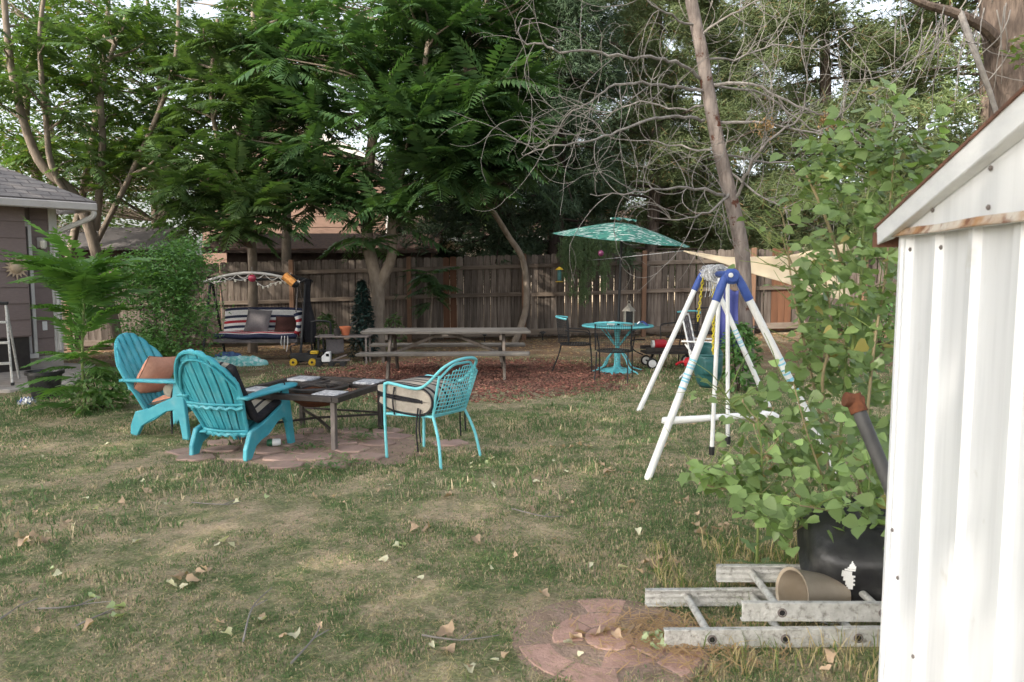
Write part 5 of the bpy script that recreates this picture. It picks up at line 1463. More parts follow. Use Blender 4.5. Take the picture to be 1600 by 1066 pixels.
# ================================================================== beyond the fence
nh = thing('tan_house', 'tan sided two storey neighbour house behind the fence', 'house', (-5.6, 24.0, 0))
hx0, hx1, hy = -9.6, -3.78, 24.0
MB().box(((hx0 + hx1) / 2, hy + 3.0, 2.3), (hx1 - hx0 - .02, 5.96, 4.6)).build('wall', M['siding_tan'], nh, world=True)
for k in range(13):
    z0 = .5 + k * .335
    MB().prism([(0, z0), (-.035, z0), (-.015, z0 + .328), (0, z0 + .328)], (hx0, hy + .02, 0), (0, 1, 0), (0, 0, 1), (hx1 - .12 - hx0, 0, 0)).build('siding_board', M['siding_tan'], nh, world=True)
MB().box((hx1 - .05, hy - .01, 2.4), (.14, .08, 4.2)).build('corner_trim', M['trim'], nh, world=True)
for k in range(13):
    z0 = .5 + k * .335
    MB().prism([(0, z0), (.035, z0), (.015, z0 + .328), (0, z0 + .328)], (hx1 - .01, hy + .1, 0), (1, 0, 0), (0, 0, 1), (0, 5.8, 0)).build('siding_board', M['siding_tan'], nh, world=True)
pk = Vector((-7.6, hy, 6.6))
def gable_poly(inset): return [(hx0, 4.6), (hx1, 4.6), (pk.x, pk.z - inset)]
MB().prism(gable_poly(.1), (0, hy + .01, 0), (1, 0, 0), (0, 0, 1), (0, .1, 0)).build('gable', M['siding_tan'], nh, world=True)
for s, ex in ((1, hx1 + .45), (-1, hx0 - .45)):
    m_ = MB(); ez_ = 4.6 - .45 * (pk.z - 4.6) / (hx1 - pk.x) if s > 0 else 4.4
    m_.v += [Vector((pk.x, hy - .4, pk.z)), Vector((ex, hy - .4, ez_)), Vector((ex, hy + 6.4, ez_)), Vector((pk.x, hy + 6.4, pk.z))]
    m_.face((0, 1, 2, 3)); m_.build('roof', M['shingle_brown'], nh, world=True, thick=.12)
    MB().beam((pk.x, hy - .43, pk.z - .08), (ex, hy - .43, ez_ - .08), .05, .2).build('rake_board', M['trim'], nh, world=True)
# neighbour garden shed just behind the fence
gs = thing('dark_garden_shed', 'low dark shed with brown shingle roof just behind the fence', 'shed', (-4.4, 18.6, 0))
MB().box((-4.4, 19.3, 1.0), (4.9, 1.5, 2.0)).build('wall', M['shed_dark'], gs, world=True)
for s in (0, 1):
    y0 = 18.2 if s == 0 else 20.4; m_ = MB()
    m_.v += [Vector((-7.3, y0, 2.02)), Vector((-1.75, y0, 2.02)), Vector((-1.75, 19.3, 2.42)), Vector((-7.3, 19.3, 2.42))]; m_.face((0, 1, 2, 3)); m_.build('roof', M['shingle_brown'], gs, world=True, thick=.05)
    MB().beam((-1.77, y0, 1.96), (-1.77, 19.3, 2.36), .03, .10).build('barge_board', M['tan_boards'], gs, world=True)
MB().beam((-7.3, 18.2, 1.97), (-1.75, 18.2, 1.97), .03, .07).build('fascia', M['shed_dark'], gs, world=True)
for k in range(9):
    y = 18.56 + .166 * k; zt = 2.0 + .36 * (1 - abs(y + .08 - 19.3) / 1.1)
    MB().box((-1.935, y + .08, zt / 2), (.02, .158, zt)).build('board', M['tan_boards'], gs, world=True)
# cream house far behind the fence at the right
ch = thing('cream_house', 'pale cream house wall in sunlight far behind the fence', 'house', (2.0, 33, 0))
MB().box((2.0, 36, 1.45), (16, 6, 2.9)).build('wall', M['cream'], ch, world=True)
m_ = MB(); m_.v += [Vector((-6.5, 32.6, 2.85)), Vector((10.5, 32.6, 2.85)), Vector((10.5, 36, 4.2)), Vector((-6.5, 36, 4.2))]; m_.face((0, 1, 2, 3)); m_.build('roof', M['shingle_brown'], ch, world=True, thick=.15)
MB().beam((-6.5, 32.6, 2.80), (10.5, 32.6, 2.80), .05, .2).build('fascia', M['trim'], ch, world=True)
for x in (-2.6, .6, 3.8, 7.0):
    w_ = MB().box((x, 32.98, 1.75), (1.3, .06, 1.1)).build('window', M['trim'], ch, world=True)
    o = MB().box((x, 32.94, 1.75), (1.15, .04, .95)).build('pane', M['glass'], w_); o.location = -Vector(ch.location)
# small dark roof at the far left
lr = thing('grey_roofed_shed', 'small shed with grey roof glimpsed between the house and the bush', 'shed', (-9.4, 18.2, 0))
MB().box((-9.4, 18.6, 1.0), (2.6, 1.4, 2.0)).build('wall', M['shed_dark'], lr, world=True)
m_ = MB(); m_.v += [Vector((-10.9, 17.6, 2.02)), Vector((-7.9, 17.6, 2.02)), Vector((-7.9, 19.0, 2.55)), Vector((-10.9, 19.0, 2.55))]; m_.face((0, 1, 2, 3)); m_.build('roof', M['shingle'], lr, world=True, thick=.06)
planar_uv(lr.children[-1], (0, 0, 0), (1, 0, 0), (0, .93, .35)) if lr.children[-1].name.startswith('roof') else None

# ================================================================== trees
def frond_template(n=11, L=1.0, ll=.25, lw=.072, droop=.28, seed=1):
    r = random.Random(seed); V, F = [], []
    def spine(t): return Vector((0, L * (t - .06 * t * t), -droop * L * t * t))
    for i in range(5):
        t = i / 5; a, b = spine(t), spine(t + .2); w = .009 * (1 - .6 * t); k = len(V)
        V += [a + Vector((-w, 0, 0)), a + Vector((w, 0, 0)), b + Vector((w, 0, 0)), b + Vector((-w, 0, 0))]; F.append((k, k + 1, k + 2, k + 3))
    for i in range(n):
        t = .16 + .80 * i / (n - 1)
        sc = (.75 + .5 * math.sin(min(1, t * 1.15) * PI * .8)) * (1 - .45 * max(0, t - .7) / .3)
        for s in (-1, 1):
            base = spine(t + r.uniform(-.01, .01)); ang = r.uniform(.25, .5) + .25 * t
            d = Vector((s * math.cos(ang), math.sin(ang), -.22 - r.uniform(0, .25))).normalized()
            side = Vector((-d.y * s, d.x * s, 0)).normalized() * s
            l = ll * sc * r.uniform(.88, 1.1); w = lw * sc; k = len(V)
            V += [base, base + d * l * .38 + side * w * .5 + Vector((0, 0, .012)), base + d * l + Vector((0, 0, -.10 * l)), base + d * l * .38 - side * w * .5 + Vector((0, 0, .012))]
            F.append((k, k + 1, k + 2, k + 3))
    e = spine(.98); k = len(V); l = ll * .6
    V += [e, e + Vector((lw * .4, l * .45, -.02)), e + Vector((0, l, -.06)), e + Vector((-lw * .4, l * .45, -.02))]; F.append((k, k + 1, k + 2, k + 3))
    return np.array([tuple(v) for v in V]), np.array(F)
FT = [frond_template(11, seed=1), frond_template(12, droop=.45, seed=2), frond_template(10, droop=.15, seed=3)]
def frond_meshes(mat): return [np_mesh('frond', v, f, mat) for v, f in FT]
FR_AIL = frond_meshes(M['l_ail']); FR_AIL2 = frond_meshes(M['l_ail2']); FR_SAP = frond_meshes(M['l_sapling'])

def nearest_on(paths, p):
    best = None
    for path in paths:
        for q in path:
            d = (q - p).length + max(0, q.z - p.z + .25) * 1.8
            if best is None or d < best[0]: best = (d, q)
    return best[1]
def limb(m_, a, b, r0, r1, sag=.12, n=6, sides=6):
    a, b = Vector(a), Vector(b); mid = (a + b) / 2 + Vector((random.uniform(-.1, .1), random.uniform(-.1, .1), sag * (b - a).length * random.uniform(-.4, 1)))
    path = catmull([a, a.lerp(mid, .6) + Vector((0, 0, .0)), mid, mid.lerp(b, .6), b], 2)
    m_.tube(path, r0, sides, r_end=r1)
    return path

def ailanthus(label, base, trunks, blobs, frs, barkm, mat, fl=(.55, .95), nobj=280, per=11, extra=None, group='trees of heaven at the back of the yard'):
    t = thing('ailanthus_tree', label, 'tree', base, 0, group)
    paths = []
    for pts, r0, r1 in trunks:
        pth = catmull(pts, 6); paths.append(pth)
        MB().tube(pth, r0, 10, r_end=r1).build('trunk', barkm, t, smooth=True, world=True)
    tips = []
    for px, py, d, rx, ry, rd, k in blobs:
        for _ in range(k):
            while True:
                a, b, c = [random.uniform(-1, 1) for _ in range(3)]
                if a * a + b * b + c * c < 1: break
            tips.append(P(px + a * rx, py + b * ry, d + c * rd))
    br = MB()
    for p in tips:
        q = nearest_on(paths, p); limb(br, q, p, .022 + .008 * (q - p).length, .009, .10, sides=5)
    br.build('branches', barkm, t, smooth=True, world=True)
    D, T, S = [], [], []
    for p in tips:
        k = random.randint(per - 3, per + 3); a0 = random.uniform(0, 6.28)
        for i in range(k):
            a = a0 + i * 2.399; el = random.uniform(-.35, .75) if i < k * .75 else random.uniform(.6, 1.2)
            D.append((math.cos(a) * math.cos(el), math.sin(a) * math.cos(el), math.sin(el))); T.append(tuple(p + Vector((0, 0, random.uniform(-.18, .05))))); S.append(random.uniform(*fl))
    D, T, S = np.array(D), np.array(T), np.array(S)
    R = frames(D, scale=S, roll=RNG.uniform(-.35, .35, len(D)))
    order = np.argsort(T[:, 1] + RNG.uniform(0, .8, len(T)))
    vis = order[:nobj]; rest = order[nobj:]
    bl = np.array(t.location)
    for i in vis:
        m4 = Matrix([[*R[i][0], T[i][0] - bl[0]], [*R[i][1], T[i][1] - bl[1]], [*R[i][2], T[i][2] - bl[2]], [0, 0, 0, 1]])
        link('frond', random.choice(frs), t, m4)
    if len(rest):
        v, f = FT[0]
        scatter('crown', v, f, R[rest], T[rest], mat, t, 'stuff')
    return t

def pt(*l): return [P(*q) for q in l]
bA = GC(-2.45, 14.0)
ailanthus('forked tree of heaven behind the picnic table, pale trunk splitting low', bA,
    [([bA, P(588, 500, 14), P(590, 445, 14), P(575, 380, 14), P(572, 300, 14.1), P(585, 200, 14.2), P(600, 100, 14.3), P(610, -20, 14.4)], .15, .06),
     ([P(590, 452, 14), P(612, 400, 13.9), P(612, 350, 13.8), P(625, 280, 13.7), P(650, 180, 13.6), P(670, 60, 13.6)], .10, .04)],
    [(560, 90, 14.0, 120, 120, 1.3, 20), (650, 200, 13.2, 90, 70, .8, 12), (555, 320, 13.6, 75, 60, .6, 9), (480, 290, 13.8, 50, 50, .5, 6), (470, 170, 14.0, 90, 130, 1.0, 14), (660, 30, 13.8, 100, 60, 1.0, 9)], FR_AIL, M['bark_pale'], M['l_ail'])
bB = GC(.05, 15.9)
ailanthus('tree of heaven with big bright fronds in front of the dark juniper', bB,
    [([bB, P(822, 480, 16), P(818, 410, 16), P(795, 370, 15.7), P(770, 330, 15.2), P(735, 280, 14.4), P(725, 180, 14.0), P(730, 60, 13.9)], .075, .035)],
    [(730, 170, 13.6, 95, 110, .9, 22), (800, 190, 14.2, 60, 120, .7, 10), (690, 260, 13.4, 70, 45, .6, 7), (790, 40, 14.4, 80, 60, .8, 9)], FR_AIL, M['bark_pale'], M['l_ail'], (.60, 1.05))
bC = GC(-5.2, 15.3)
ailanthus('tree of heaven behind the round bush with low drooping fronds', bC,
    [([bC, P(395, 420, 15), P(390, 330, 14.8), P(385, 250, 14.6), P(400, 150, 14.6), P(395, 20, 14.8)], .10, .04),
     ([P(390, 330, 14.8), P(350, 250, 14.4), P(330, 150, 14.4), P(340, 30, 14.4)], .06, .03)],
    [(350, 320, 13.4, 90, 55, .6, 15), (400, 200, 14.2, 80, 90, .8, 14), (320, 120, 14.5, 90, 110, 1.0, 16), (280, 260, 13.8, 60, 60, .6, 7), (430, 60, 14.6, 70, 70, .9, 9)], FR_AIL2, M['bark_pale'], M['l_ail2'], (.45, .85))
bD = GC(-5.4, 18.0)
ailanthus('taller tree of heaven behind the fence beside the tan house', bD,
    [([Vector((bD.x, 18.0, 0)), P(447, 430, 17.8), P(448, 330, 17.6), P(450, 270, 17.6), P(480, 190, 17.5), P(470, 60, 17.5)], .13, .05),
     ([P(448, 320, 17.6), P(425, 240, 17.4), P(400, 120, 17.4), P(395, -20, 17.4)], .08, .04)],
    [(450, 90, 17.6, 130, 110, 1.4, 26), (330, 60, 17.6, 130, 90, 1.4, 18), (240, 160, 17, 80, 130, 1.2, 16)], FR_AIL2, M['bark_pale'], M['l_ail2'], (.5, .85), 200)
bE = GC(-8.2, 16.0)
ailanthus('leaning many stemmed tree of heaven behind the mauve house', bE,
    [([bE, P(130, 330, 15.4), P(60, 250, 15), P(20, 120, 14.8), P(5, -20, 14.8)], .12, .05),
     ([P(140, 350, 15.5), P(85, 270, 15.0), P(72, 190, 14.8), P(62, 60, 14.6), P(75, -40, 14.5)], .07, .03),
     ([P(150, 360, 15.6), P(160, 230, 15.4), P(160, 130, 15.4), P(200, 20, 15.4)], .08, .04),
     ([P(150, 380, 15.6), P(215, 250, 15.2), P(270, 110, 15), P(280, -20, 15)], .06, .03)],
    [(60, 120, 15.0, 110, 110, 1.2, 14), (150, 60, 15.2, 110, 80, 1.2, 12), (200, 220, 15.2, 90, 100, 1.0, 12), (90, 230, 15.8, 80, 50, .8, 6)], FR_AIL2, M['bark_pale'], M['l_elm'], (.4, .75), 220)

# leafy scatter trees
LEAF_V = [(0, 0, 0), (.22, .35, .05), (.16, .75, .03), (0, 1, -.05), (-.16, .75, .03), (-.22, .35, .05)]
LEAF_F = [(0, 1, 2, 3, 4, 5)]
QUAD_V = [(0, 0, 0), (.27, .45, .04), (0, 1, -.04), (-.27, .45, .04)]; QUAD_F = [(0, 1, 2, 3)]
def blob_points(blobs):
    out = []
    for px, py, d, rx, ry, rd, k in blobs:
        v = rdirs(k) * (RNG.random(k) ** .5)[:, None]
        for a, b, c in v: out.append(P(px + a * rx, py + b * ry, d + c * rd))
    return out
def clump_cloud(cs, n, spread, flat=.8):
    c = np.array([tuple(p) for p in cs]); idx = RNG.integers(0, len(c), n)
    off = RNG.normal(0, 1, (n, 3)) * spread * RNG.uniform(.6, 1.3, (len(c), 1))[idx]; off[:, 2] *= flat
    return c[idx] + off
def leafy(name, label, cat, base, trunks, blobs, nleaf, size, spread, mat, barkm, tv=QUAD_V, tf=QUAD_F, zup=(-.7, .5), group=None, flat=.8, twigr=.02):
    t = thing(name, label, cat, base, 0, group); paths = []
    for pts, r0, r1 in trunks:
        pth = catmull(pts, 5); paths.append(pth); MB().tube(pth, r0, 9, r_end=r1).build('trunk', barkm, t, smooth=True, world=True)
    tips = blob_points(blobs); br = MB()
    for p in tips:
        q = nearest_on(paths, p); limb(br, q, p, twigr * 1.3, twigr * .4, .05, sides=4)
    br.build('branches', barkm, t, smooth=True, world=True)
    T = clump_cloud(tips, nleaf, spread, flat); D = rdirs(nleaf, *zup)
    scatter('crown', tv, tf, frames(D, scale=RNG.uniform(size * .7, size * 1.25, nleaf), roll=RNG.uniform(-.9, .9, nleaf)), T, mat, t)
    return t
leafy('elm_tree', 'yellow green elm with thin bright stems at the upper left', 'tree', GC(-10.5, 17), [([GC(-10.5, 17), P(60, 300, 17), P(40, 180, 17), P(60, 40, 17)], .14, .05), ([GC(-10.3, 17), P(130, 300, 17), P(155, 150, 17), P(170, 0, 17)], .10, .04)],
      [(80, 60, 17, 170, 130, 1.5, 40), (190, 250, 17.2, 120, 80, 1.2, 24), (20, 230, 16.6, 90, 90, 1, 18)], 21000, .085, .34, M['l_elm'], M['bark_pale'])
leafy('elm_tree', 'small leafed elm filling the gap behind the leaning stems', 'tree', GC(-8.6, 19), [([GC(-8.6, 19), P(240, 300, 19), P(250, 150, 19), P(230, 0, 19)], .10, .04)],
      [(250, 150, 19, 120, 160, 1.4, 46), (150, 290, 19, 130, 70, 1.2, 26), (330, 330, 19, 110, 60, 1.0, 18), (30, 300, 18.5, 80, 50, 1.0, 14)], 11000, .085, .30, M['l_ail2'], M['bark_pale'])
leafy('hackberry_tree', 'dark leafy tree standing behind the tan house corner and the forked trunk', 'tree', GC(-3.1, 20.6), [([GC(-3.1, 20.6), P(620, 300, 20.6), P(615, 150, 20.6), P(600, 0, 20.6)], .14, .05)],
      [(620, 60, 20.6, 150, 120, 1.6, 50), (520, 40, 20.8, 110, 90, 1.5, 30), (700, 160, 20.4, 90, 130, 1.2, 36)], 12000, .10, .34, M['l_ail2'], M['bark'])
# the bright bush left of the fire table
bb = G(262, 575)
leafy('round_bush', 'rounded bright green bush between the fern sapling and the porch swing', 'bush', bb, [([bb, bb + Vector((-.1, 0, .5)), bb + Vector((-.25, 0, 1.2))], .03, .012), ([bb, bb + Vector((.15, .1, .5)), bb + Vector((.3, .1, 1.3))], .03, .012)],
      [(262, 480, 11.2, 88, 95, .75, 80), (285, 410, 11.2, 42, 45, .45, 26), (225, 430, 11.2, 40, 50, .4, 16), (255, 545, 11.0, 85, 30, .7, 24)], 15000, .055, .13, M['l_bush'], M['bark'], zup=(-.3, .8), twigr=.008)

# conifers
def tuft(n, L, w, seed, cone=1.0):
    r = random.Random(seed); V, F = [], []
    for i in range(n):
        d = Vector((r.uniform(-1, 1) * cone, r.uniform(.15, 1), r.uniform(-1, 1) * cone)).normalized(); s = d.cross(Vector((r.uniform(-1, 1), r.uniform(-1, 1), r.uniform(-1, 1)))).normalized() * w
        b = Vector((0, r.uniform(0, .45) * L, 0)); k = len(V); V += [b - s, b + s, b + d * L]; F.append((k, k + 1, k + 2))
    return np.array([tuple(v) for v in V]), np.array(F)
def conifer(name, label, base, height, lean, r0, layers, reach, zlo, tv, tf, ntuft, size, mat, barkm, droop, spread, group=None, trunk2=None):
    t = thing(name, label, 'tree', base, 0, group); base = Vector(base); top_ = base + Vector((lean[0], lean[1], height))
    pth = catmull([base, base.lerp(top_, .35) + Vector((.08, 0, 0)), base.lerp(top_, .7), top_], 6)
    MB().tube(pth, r0, 10, r_end=.04).build('trunk', barkm, t, smooth=True, world=True)
    if trunk2: MB().tube(catmull([base + Vector(trunk2), base.lerp(top_, .4) + Vector(trunk2) * .8, base.lerp(top_, .8)], 6), r0 * .8, 9, r_end=.04).build('trunk', barkm, t, smooth=True, world=True)
    br = MB(); C = []; CD = []
    for i in range(layers):
        f = zlo + (1 - zlo) * (i + random.random()) / layers; c = base.lerp(top_, f)
        for _ in range(3):
            a = random.uniform(0, 6.28); L = reach * (1 - .72 * max(0, (f - zlo) / (1 - zlo)) ** 1.2) * random.uniform(.6, 1.1)
            e = c + Vector((math.cos(a) * L, math.sin(a) * L, droop * L * random.uniform(.4, 1.3)))
            path = limb(br, c, e, .035, .010, .18, sides=4)
            for q in range(14):
                k = random.uniform(.25, 1) ** .7; p = path[min(len(path) - 1, int(k * (len(path) - 1)))]
                C.append(p + Vector((random.gauss(0, spread), random.gauss(0, spread), random.gauss(0, spread * .6)))); CD.append((e - c).normalized())
    br.build('branches', barkm, t, smooth=True, world=True)
    C = np.array([tuple(c) for c in C]); CD = np.array([tuple(c) for c in CD])
    idx = RNG.integers(0, len(C), ntuft)
    T = C[idx] + RNG.normal(0, spread * .55, (ntuft, 3)); D = CD[idx] + RNG.normal(0, .55, (ntuft, 3)); D[:, 2] += droop * .8
    scatter('crown', tv, tf, frames(D, scale=RNG.uniform(size * .7, size * 1.3, ntuft), roll=RNG.uniform(-3, 3, ntuft)), T, mat, t)
    return t
PV, PF = tuft(6, 1.0, .045, 4, .8); JV, JF = tuft(6, 1.0, .06, 5, .35)
conifer('pine_tree', 'tall pine behind the dead tree with olive green needles', (3.6, 20.5, 0), 11.5, (.3, .2), .20, 34, 3.0, .18, PV, PF, 22000, .22, M['l_pine'], M['bark'], -.10, .22, 'pines behind the fence')
conifer('pine_tree', 'wide pine at the right above the shed roof', (7.9, 19.5, 0), 12.0, (-.4, 0), .22, 36, 3.6, .10, PV, PF, 26000, .22, M['l_pine'], M['bark'], -.12, .22, 'pines behind the fence')
conifer('pine_tree', 'pine in the upper middle behind the umbrella', (1.1, 24.0, 0), 13.0, (.0, 0), .2, 28, 2.9, .26, PV, PF, 16000, .23, M['l_pine'], M['bark'], -.12, .24, 'pines behind the fence')
conifer('pine_tree', 'pine at the far right edge above the shed roof', (11.2, 18.5, 0), 12.0, (-.3, 0), .22, 34, 3.6, .10, PV, PF, 24000, .23, M['l_pine'], M['bark'], -.12, .24, 'pines behind the fence')
conifer('pine_tree', 'second row pine between the two right hand pines', (6.2, 25.5, 0), 14.0, (0, 0), .22, 34, 4.0, .12, PV, PF, 22000, .28, M['l_pine'], M['bark'], -.12, .28, 'pines behind the fence')
conifer('juniper_tree', 'dark juniper with twin trunks behind the fence left of umbrella', (-.30, 18.6, 0), 10.0, (-.3, -.3), .19, 26, 2.6, .17, JV, JF, 17000, .17, M['l_juniper'], M['bark_dark'], -.30, .20, 'dark junipers behind the fence', (.42, .1, 0))
conifer('juniper_tree', 'dark juniper with leaning twin trunks just left of the umbrella', (.80, 18.4, 0), 9.5, (.5, -.2), .15, 24, 2.4, .20, JV, JF, 14000, .17, M['l_juniper'], M['bark_dark'], -.32, .20, 'dark junipers behind the fence', (.22, 0, 0))
conifer('juniper_tree', 'dark juniper beside the tan house corner', (-2.0, 19.6, 0), 8.5, (.2, 0), .12, 20, 2.1, .22, JV, JF, 9000, .17, M['l_juniper'], M['bark_dark'], -.30, .20, 'dark junipers behind the fence')
# weeping juniper branch over the fence
wj = thing('weeping_branch', 'weeping juniper branch hanging over the fence beside the umbrella', 'branch', P(915, 380, 16.2))
m_ = MB(); C = []
for k in range(15):
    x0 = random.uniform(885, 962); a = P(x0, 372, 16.3); b = P(x0 + random.uniform(-8, 8), random.uniform(405, 475) - abs(x0 - 915) * .6, 16.0)
    pth = catmull([P(905, 350, 17.2), a, a.lerp(b, .5) + Vector((0, -.06, 0)), b], 4); m_.tube(pth, .006, 4, r_end=.002)
    for p in pth[4:]: C += [p] * 2
m_.build('stems', M['bark_dark'], wj, world=True)
C = np.array([tuple(c) for c in C]); n = 2300; T = C[RNG.integers(0, len(C), n)] + RNG.normal(0, .05, (n, 3)); D = RNG.normal(0, .35, (n, 3)); D[:, 2] -= 1
M['l_weep'] = leafmat('weeping juniper sprays', (.060, .105, .045), (.10, .14, .055), .2, .6)
scatter('sprays', JV, JF, frames(D, scale=RNG.uniform(.06, .12, n)), T, M['l_weep'], wj)

# far trees closing the view
for k, (px_, d, h, rx, lb) in enumerate(((-120, 27, 9, 260, 'at the far left behind the elm'), (250, 31, 10, 220, 'behind the tan house'), (700, 34, 9, 200, 'behind the junipers'), (500, 36, 13, 200, 'rising over the tan house roof'), (1010, 38, 7.5, 170, 'behind the umbrella'), (1250, 32, 9, 210, 'behind the pines'), (1560, 27, 9, 220, 'behind the shed'), (80, 24, 11, 200, 'behind the leaning stems'), (1420, 26, 12, 190, 'between the right hand pines'), (1120, 27, 4.4, 120, 'low behind the fence right of the umbrella'))):
    c = P(px_, 418, d); hpx = (h - 1.6) * 1200 / d
    leafy('background_tree', 'hazy green tree far ' + lb, 'tree', (c.x, d, 0), [([Vector((c.x, d, 0)), Vector((c.x + .2, d, h * .5)), Vector((c.x - .1, d, h * .8))], .2, .06)],
          [(px_, 418 - hpx * .45, d, rx, hpx * .55, 2.2, 46), (px_, 418 - hpx * .1, d, rx * .9, hpx * .3, 2, 22)], 7500, .20, .62, M['l_far'], M['bark'], group='trees in the far background')

# ---------------------------------------------------------------- the dead tree
dt = thing('dead_tree', 'leaning dead tree with bare grey curling branches behind the swing set', 'tree', GC(3.22, 10.45))
tr = catmull([GC(3.22, 10.45) + Vector((0, 0, -.05)), P(1164, 520, 10.45), P(1160, 400, 10.45), P(1142, 310, 10.45), P(1122, 225, 10.45), P(1106, 140, 10.5), P(1096, 80, 10.5), P(1080, 0, 10.5), P(1068, -80, 10.5)], 5)
MB().tube(tr, [.17, .108, .10, .097, .093, .09, .088, .085, .082, .08, .078], 14).build('trunk', M['bark_dead'], dt, smooth=True, world=True)
limbs = [
 [(1096, 124, 10.5), (1063, 101, 10.2), (1025, 92, 9.9), (980, 90, 9.7), (924, 81, 9.6), (875, 81, 9.5), (849, 69, 9.5), (819, 67, 9.5), (807, 52, 9.5), (815, 34, 9.5), (834, 28, 9.6)],
 [(1100, 144, 10.5), (1070, 137, 10.3), (1025, 133, 10.0), (980, 129, 9.8), (943, 143, 9.7), (912, 165, 9.6), (880, 185, 9.6), (872, 200, 9.6)],
 [(1100, 188, 10.5), (1070, 184, 10.2), (1033, 184, 9.9), (988, 195, 9.6), (943, 214, 9.4), (894, 225, 9.3), (849, 231, 9.2), (820, 241, 9.2), (817, 236, 9.2)],
 [(1134, 308, 10.4), (1100, 295, 10.0), (1044, 295, 9.6), (995, 302, 9.3), (920, 306, 9.1)],
 [(1111, 133, 10.5), (1175, 133, 10.2), (1230, 158, 10), (1290, 180, 9.8), (1330, 165, 9.7), (1352, 120, 9.6)],
 [(1119, 191, 10.5), (1160, 190, 10.3), (1200, 193, 10), (1300, 212, 9.6), (1390, 222, 9.4)],
 [(1147, 311, 10.4), (1158, 290, 10.3), (1172, 258, 10.1), (1200, 222, 9.9), (1250, 180, 9.8), (1262, 130, 9.7), (1250, 70, 9.7)],
 [(1104, 128, 10.5), (1200, 152, 10.9), (1264, 199, 11), (1312, 214, 11), (1400, 235, 11)],
 [(1088, 40, 10.5), (1050, 25, 10.2), (1010, 0, 10), (990, -30, 10)],
 [(1090, 60, 10.5), (1130, 30, 10.3), (1180, 5, 10.2), (1240, -20, 10.1)],
 [(1122, 230, 10.5), (1090, 235, 10.8), (1030, 222, 11), (960, 215, 11.1), (900, 195, 11.2)],
 [(1130, 260, 10.5), (1180, 300, 10.2), (1240, 330, 10), (1290, 320, 9.9)],
 [(1110, 165, 10.5), (1060, 170, 10.9), (1000, 160, 11.2), (940, 175, 11.4), (870, 150, 11.5)],
 [(1126, 240, 10.5), (1200, 255, 10.9), (1290, 250, 11.1), (1350, 280, 11.2)],
 [(1098, 90, 10.5), (1150, 92, 10.8), (1210, 70, 11.0), (1280, 75, 11.2), (1340, 40, 11.3)],
 [(1140, 300, 10.4), (1110, 330, 10.0), (1060, 345, 9.8), (1010, 340, 9.7)],
]
rr = random.Random(21)
for li, l in enumerate(limbs):
    pth = catmull([P(*q) for q in l], 4); m_ = MB(); L = len(pth)
    for q in pth[1:]: q += Vector((rr.uniform(-.022, .022), rr.uniform(-.03, .03), rr.uniform(-.022, .022)))
    m_.tube(pth, .024 if li < 7 else .017, 6, r_end=.005)
    lb_ = m_.build('limb', M['twig'], dt, smooth=True, world=True)
    tw = MB()
    for k in range(14 if li < 8 else 11):
        i = int(rr.uniform(.10, .99) * (L - 1)); p = pth[i].copy(); d = (pth[min(i + 1, L - 1)] - pth[max(0, i - 1)]).normalized()
        up_ = rr.choice((-1, 1, 1)); ang = rr.uniform(.5, 1.3)
        v = (d * math.cos(ang) + Vector((rr.uniform(-.5, .5), rr.uniform(-.6, .6), up_)).normalized() * math.sin(ang)).normalized()
        ax = Vector((rr.uniform(-.3, .3), rr.choice((-1, 1)), rr.uniform(-.3, .3))).normalized(); curl = rr.uniform(.05, .30) * rr.choice((1, 1, -1))
        n = rr.randint(7, 13); step = rr.uniform(.06, .125); pts = [p.copy()]
        for q in range(n):
            p = p + v * step; v = (Matrix.Rotation(curl * rr.uniform(-.2, 1.9), 3, ax) @ v + Vector((rr.uniform(-.12, .12), rr.uniform(-.12, .12), .03 + rr.uniform(-.12, .12)))).normalized(); pts.append(p.copy())
            if q in (3, 6) and rr.random() < .75:
                p2 = p.copy(); v2 = (v + Vector((rr.uniform(-.8, .8), rr.uniform(-.8, .8), rr.uniform(-.6, .8)))).normalized(); s2 = [p2.copy()]; c2 = rr.uniform(.1, .4) * rr.choice((1, -1))
                for _ in range(6):
                    p2 = p2 + v2 * step * .75; v2 = (Matrix.Rotation(c2, 3, ax) @ v2).normalized(); s2.append(p2.copy())
                tw.tube(s2, .0036, 4, r_end=.0015)
        tw.tube(pts, .0058, 4, r_end=.002)
    t_ = tw.build('twigs', M['twig'], lb_, smooth=True); t_['kind'] = 'stuff'; t_.location = -Vector(dt.location)
# clinging dry clumps
T = clump_cloud([P(1195, 195, 9.9), P(1290, 185, 9.8), P(1296, 200, 9.8), P(1195, 200, 10)], 260, .06); scatter('dry_clump', QUAD_V, QUAD_F, frames(rdirs(260), scale=RNG.uniform(.03, .07, 260)), T, M['l_brown'], dt, 'stuff')

# old cottonwood trunk at the upper right, behind the shed
ct_ = thing('old_trunk_tree', 'thick old furrowed trunk with broken limb above the shed roof', 'tree', (5.9, 9.3, 0))
MB().tube(catmull([Vector((5.9, 9.3, 0)), P(1590, 200, 9.2), P(1580, 100, 9.2), P(1568, 0, 9.2), P(1560, -120, 9.2)], 5), [.36, .30, .27, .25, .24], 14).build('trunk', M['bark'], ct_, smooth=True, world=True)
MB().tube(catmull([P(1575, 90, 9.2), P(1540, 45, 9.0), P(1490, 20, 8.9), P(1440, 5, 8.8), P(1390, -20, 8.8)], 5), .075, 8, r_end=.03).build('limb', M['bark'], ct_, smooth=True, world=True)
MB().tube(catmull([P(1500, 20, 8.9), P(1515, 60, 8.7), P(1530, 100, 8.6), P(1545, 140, 8.6), P(1558, 180, 8.6)], 4), .038, 8, r_end=.026).build('broken_limb', M['twig'], ct_, smooth=True, world=True)
tw = MB()
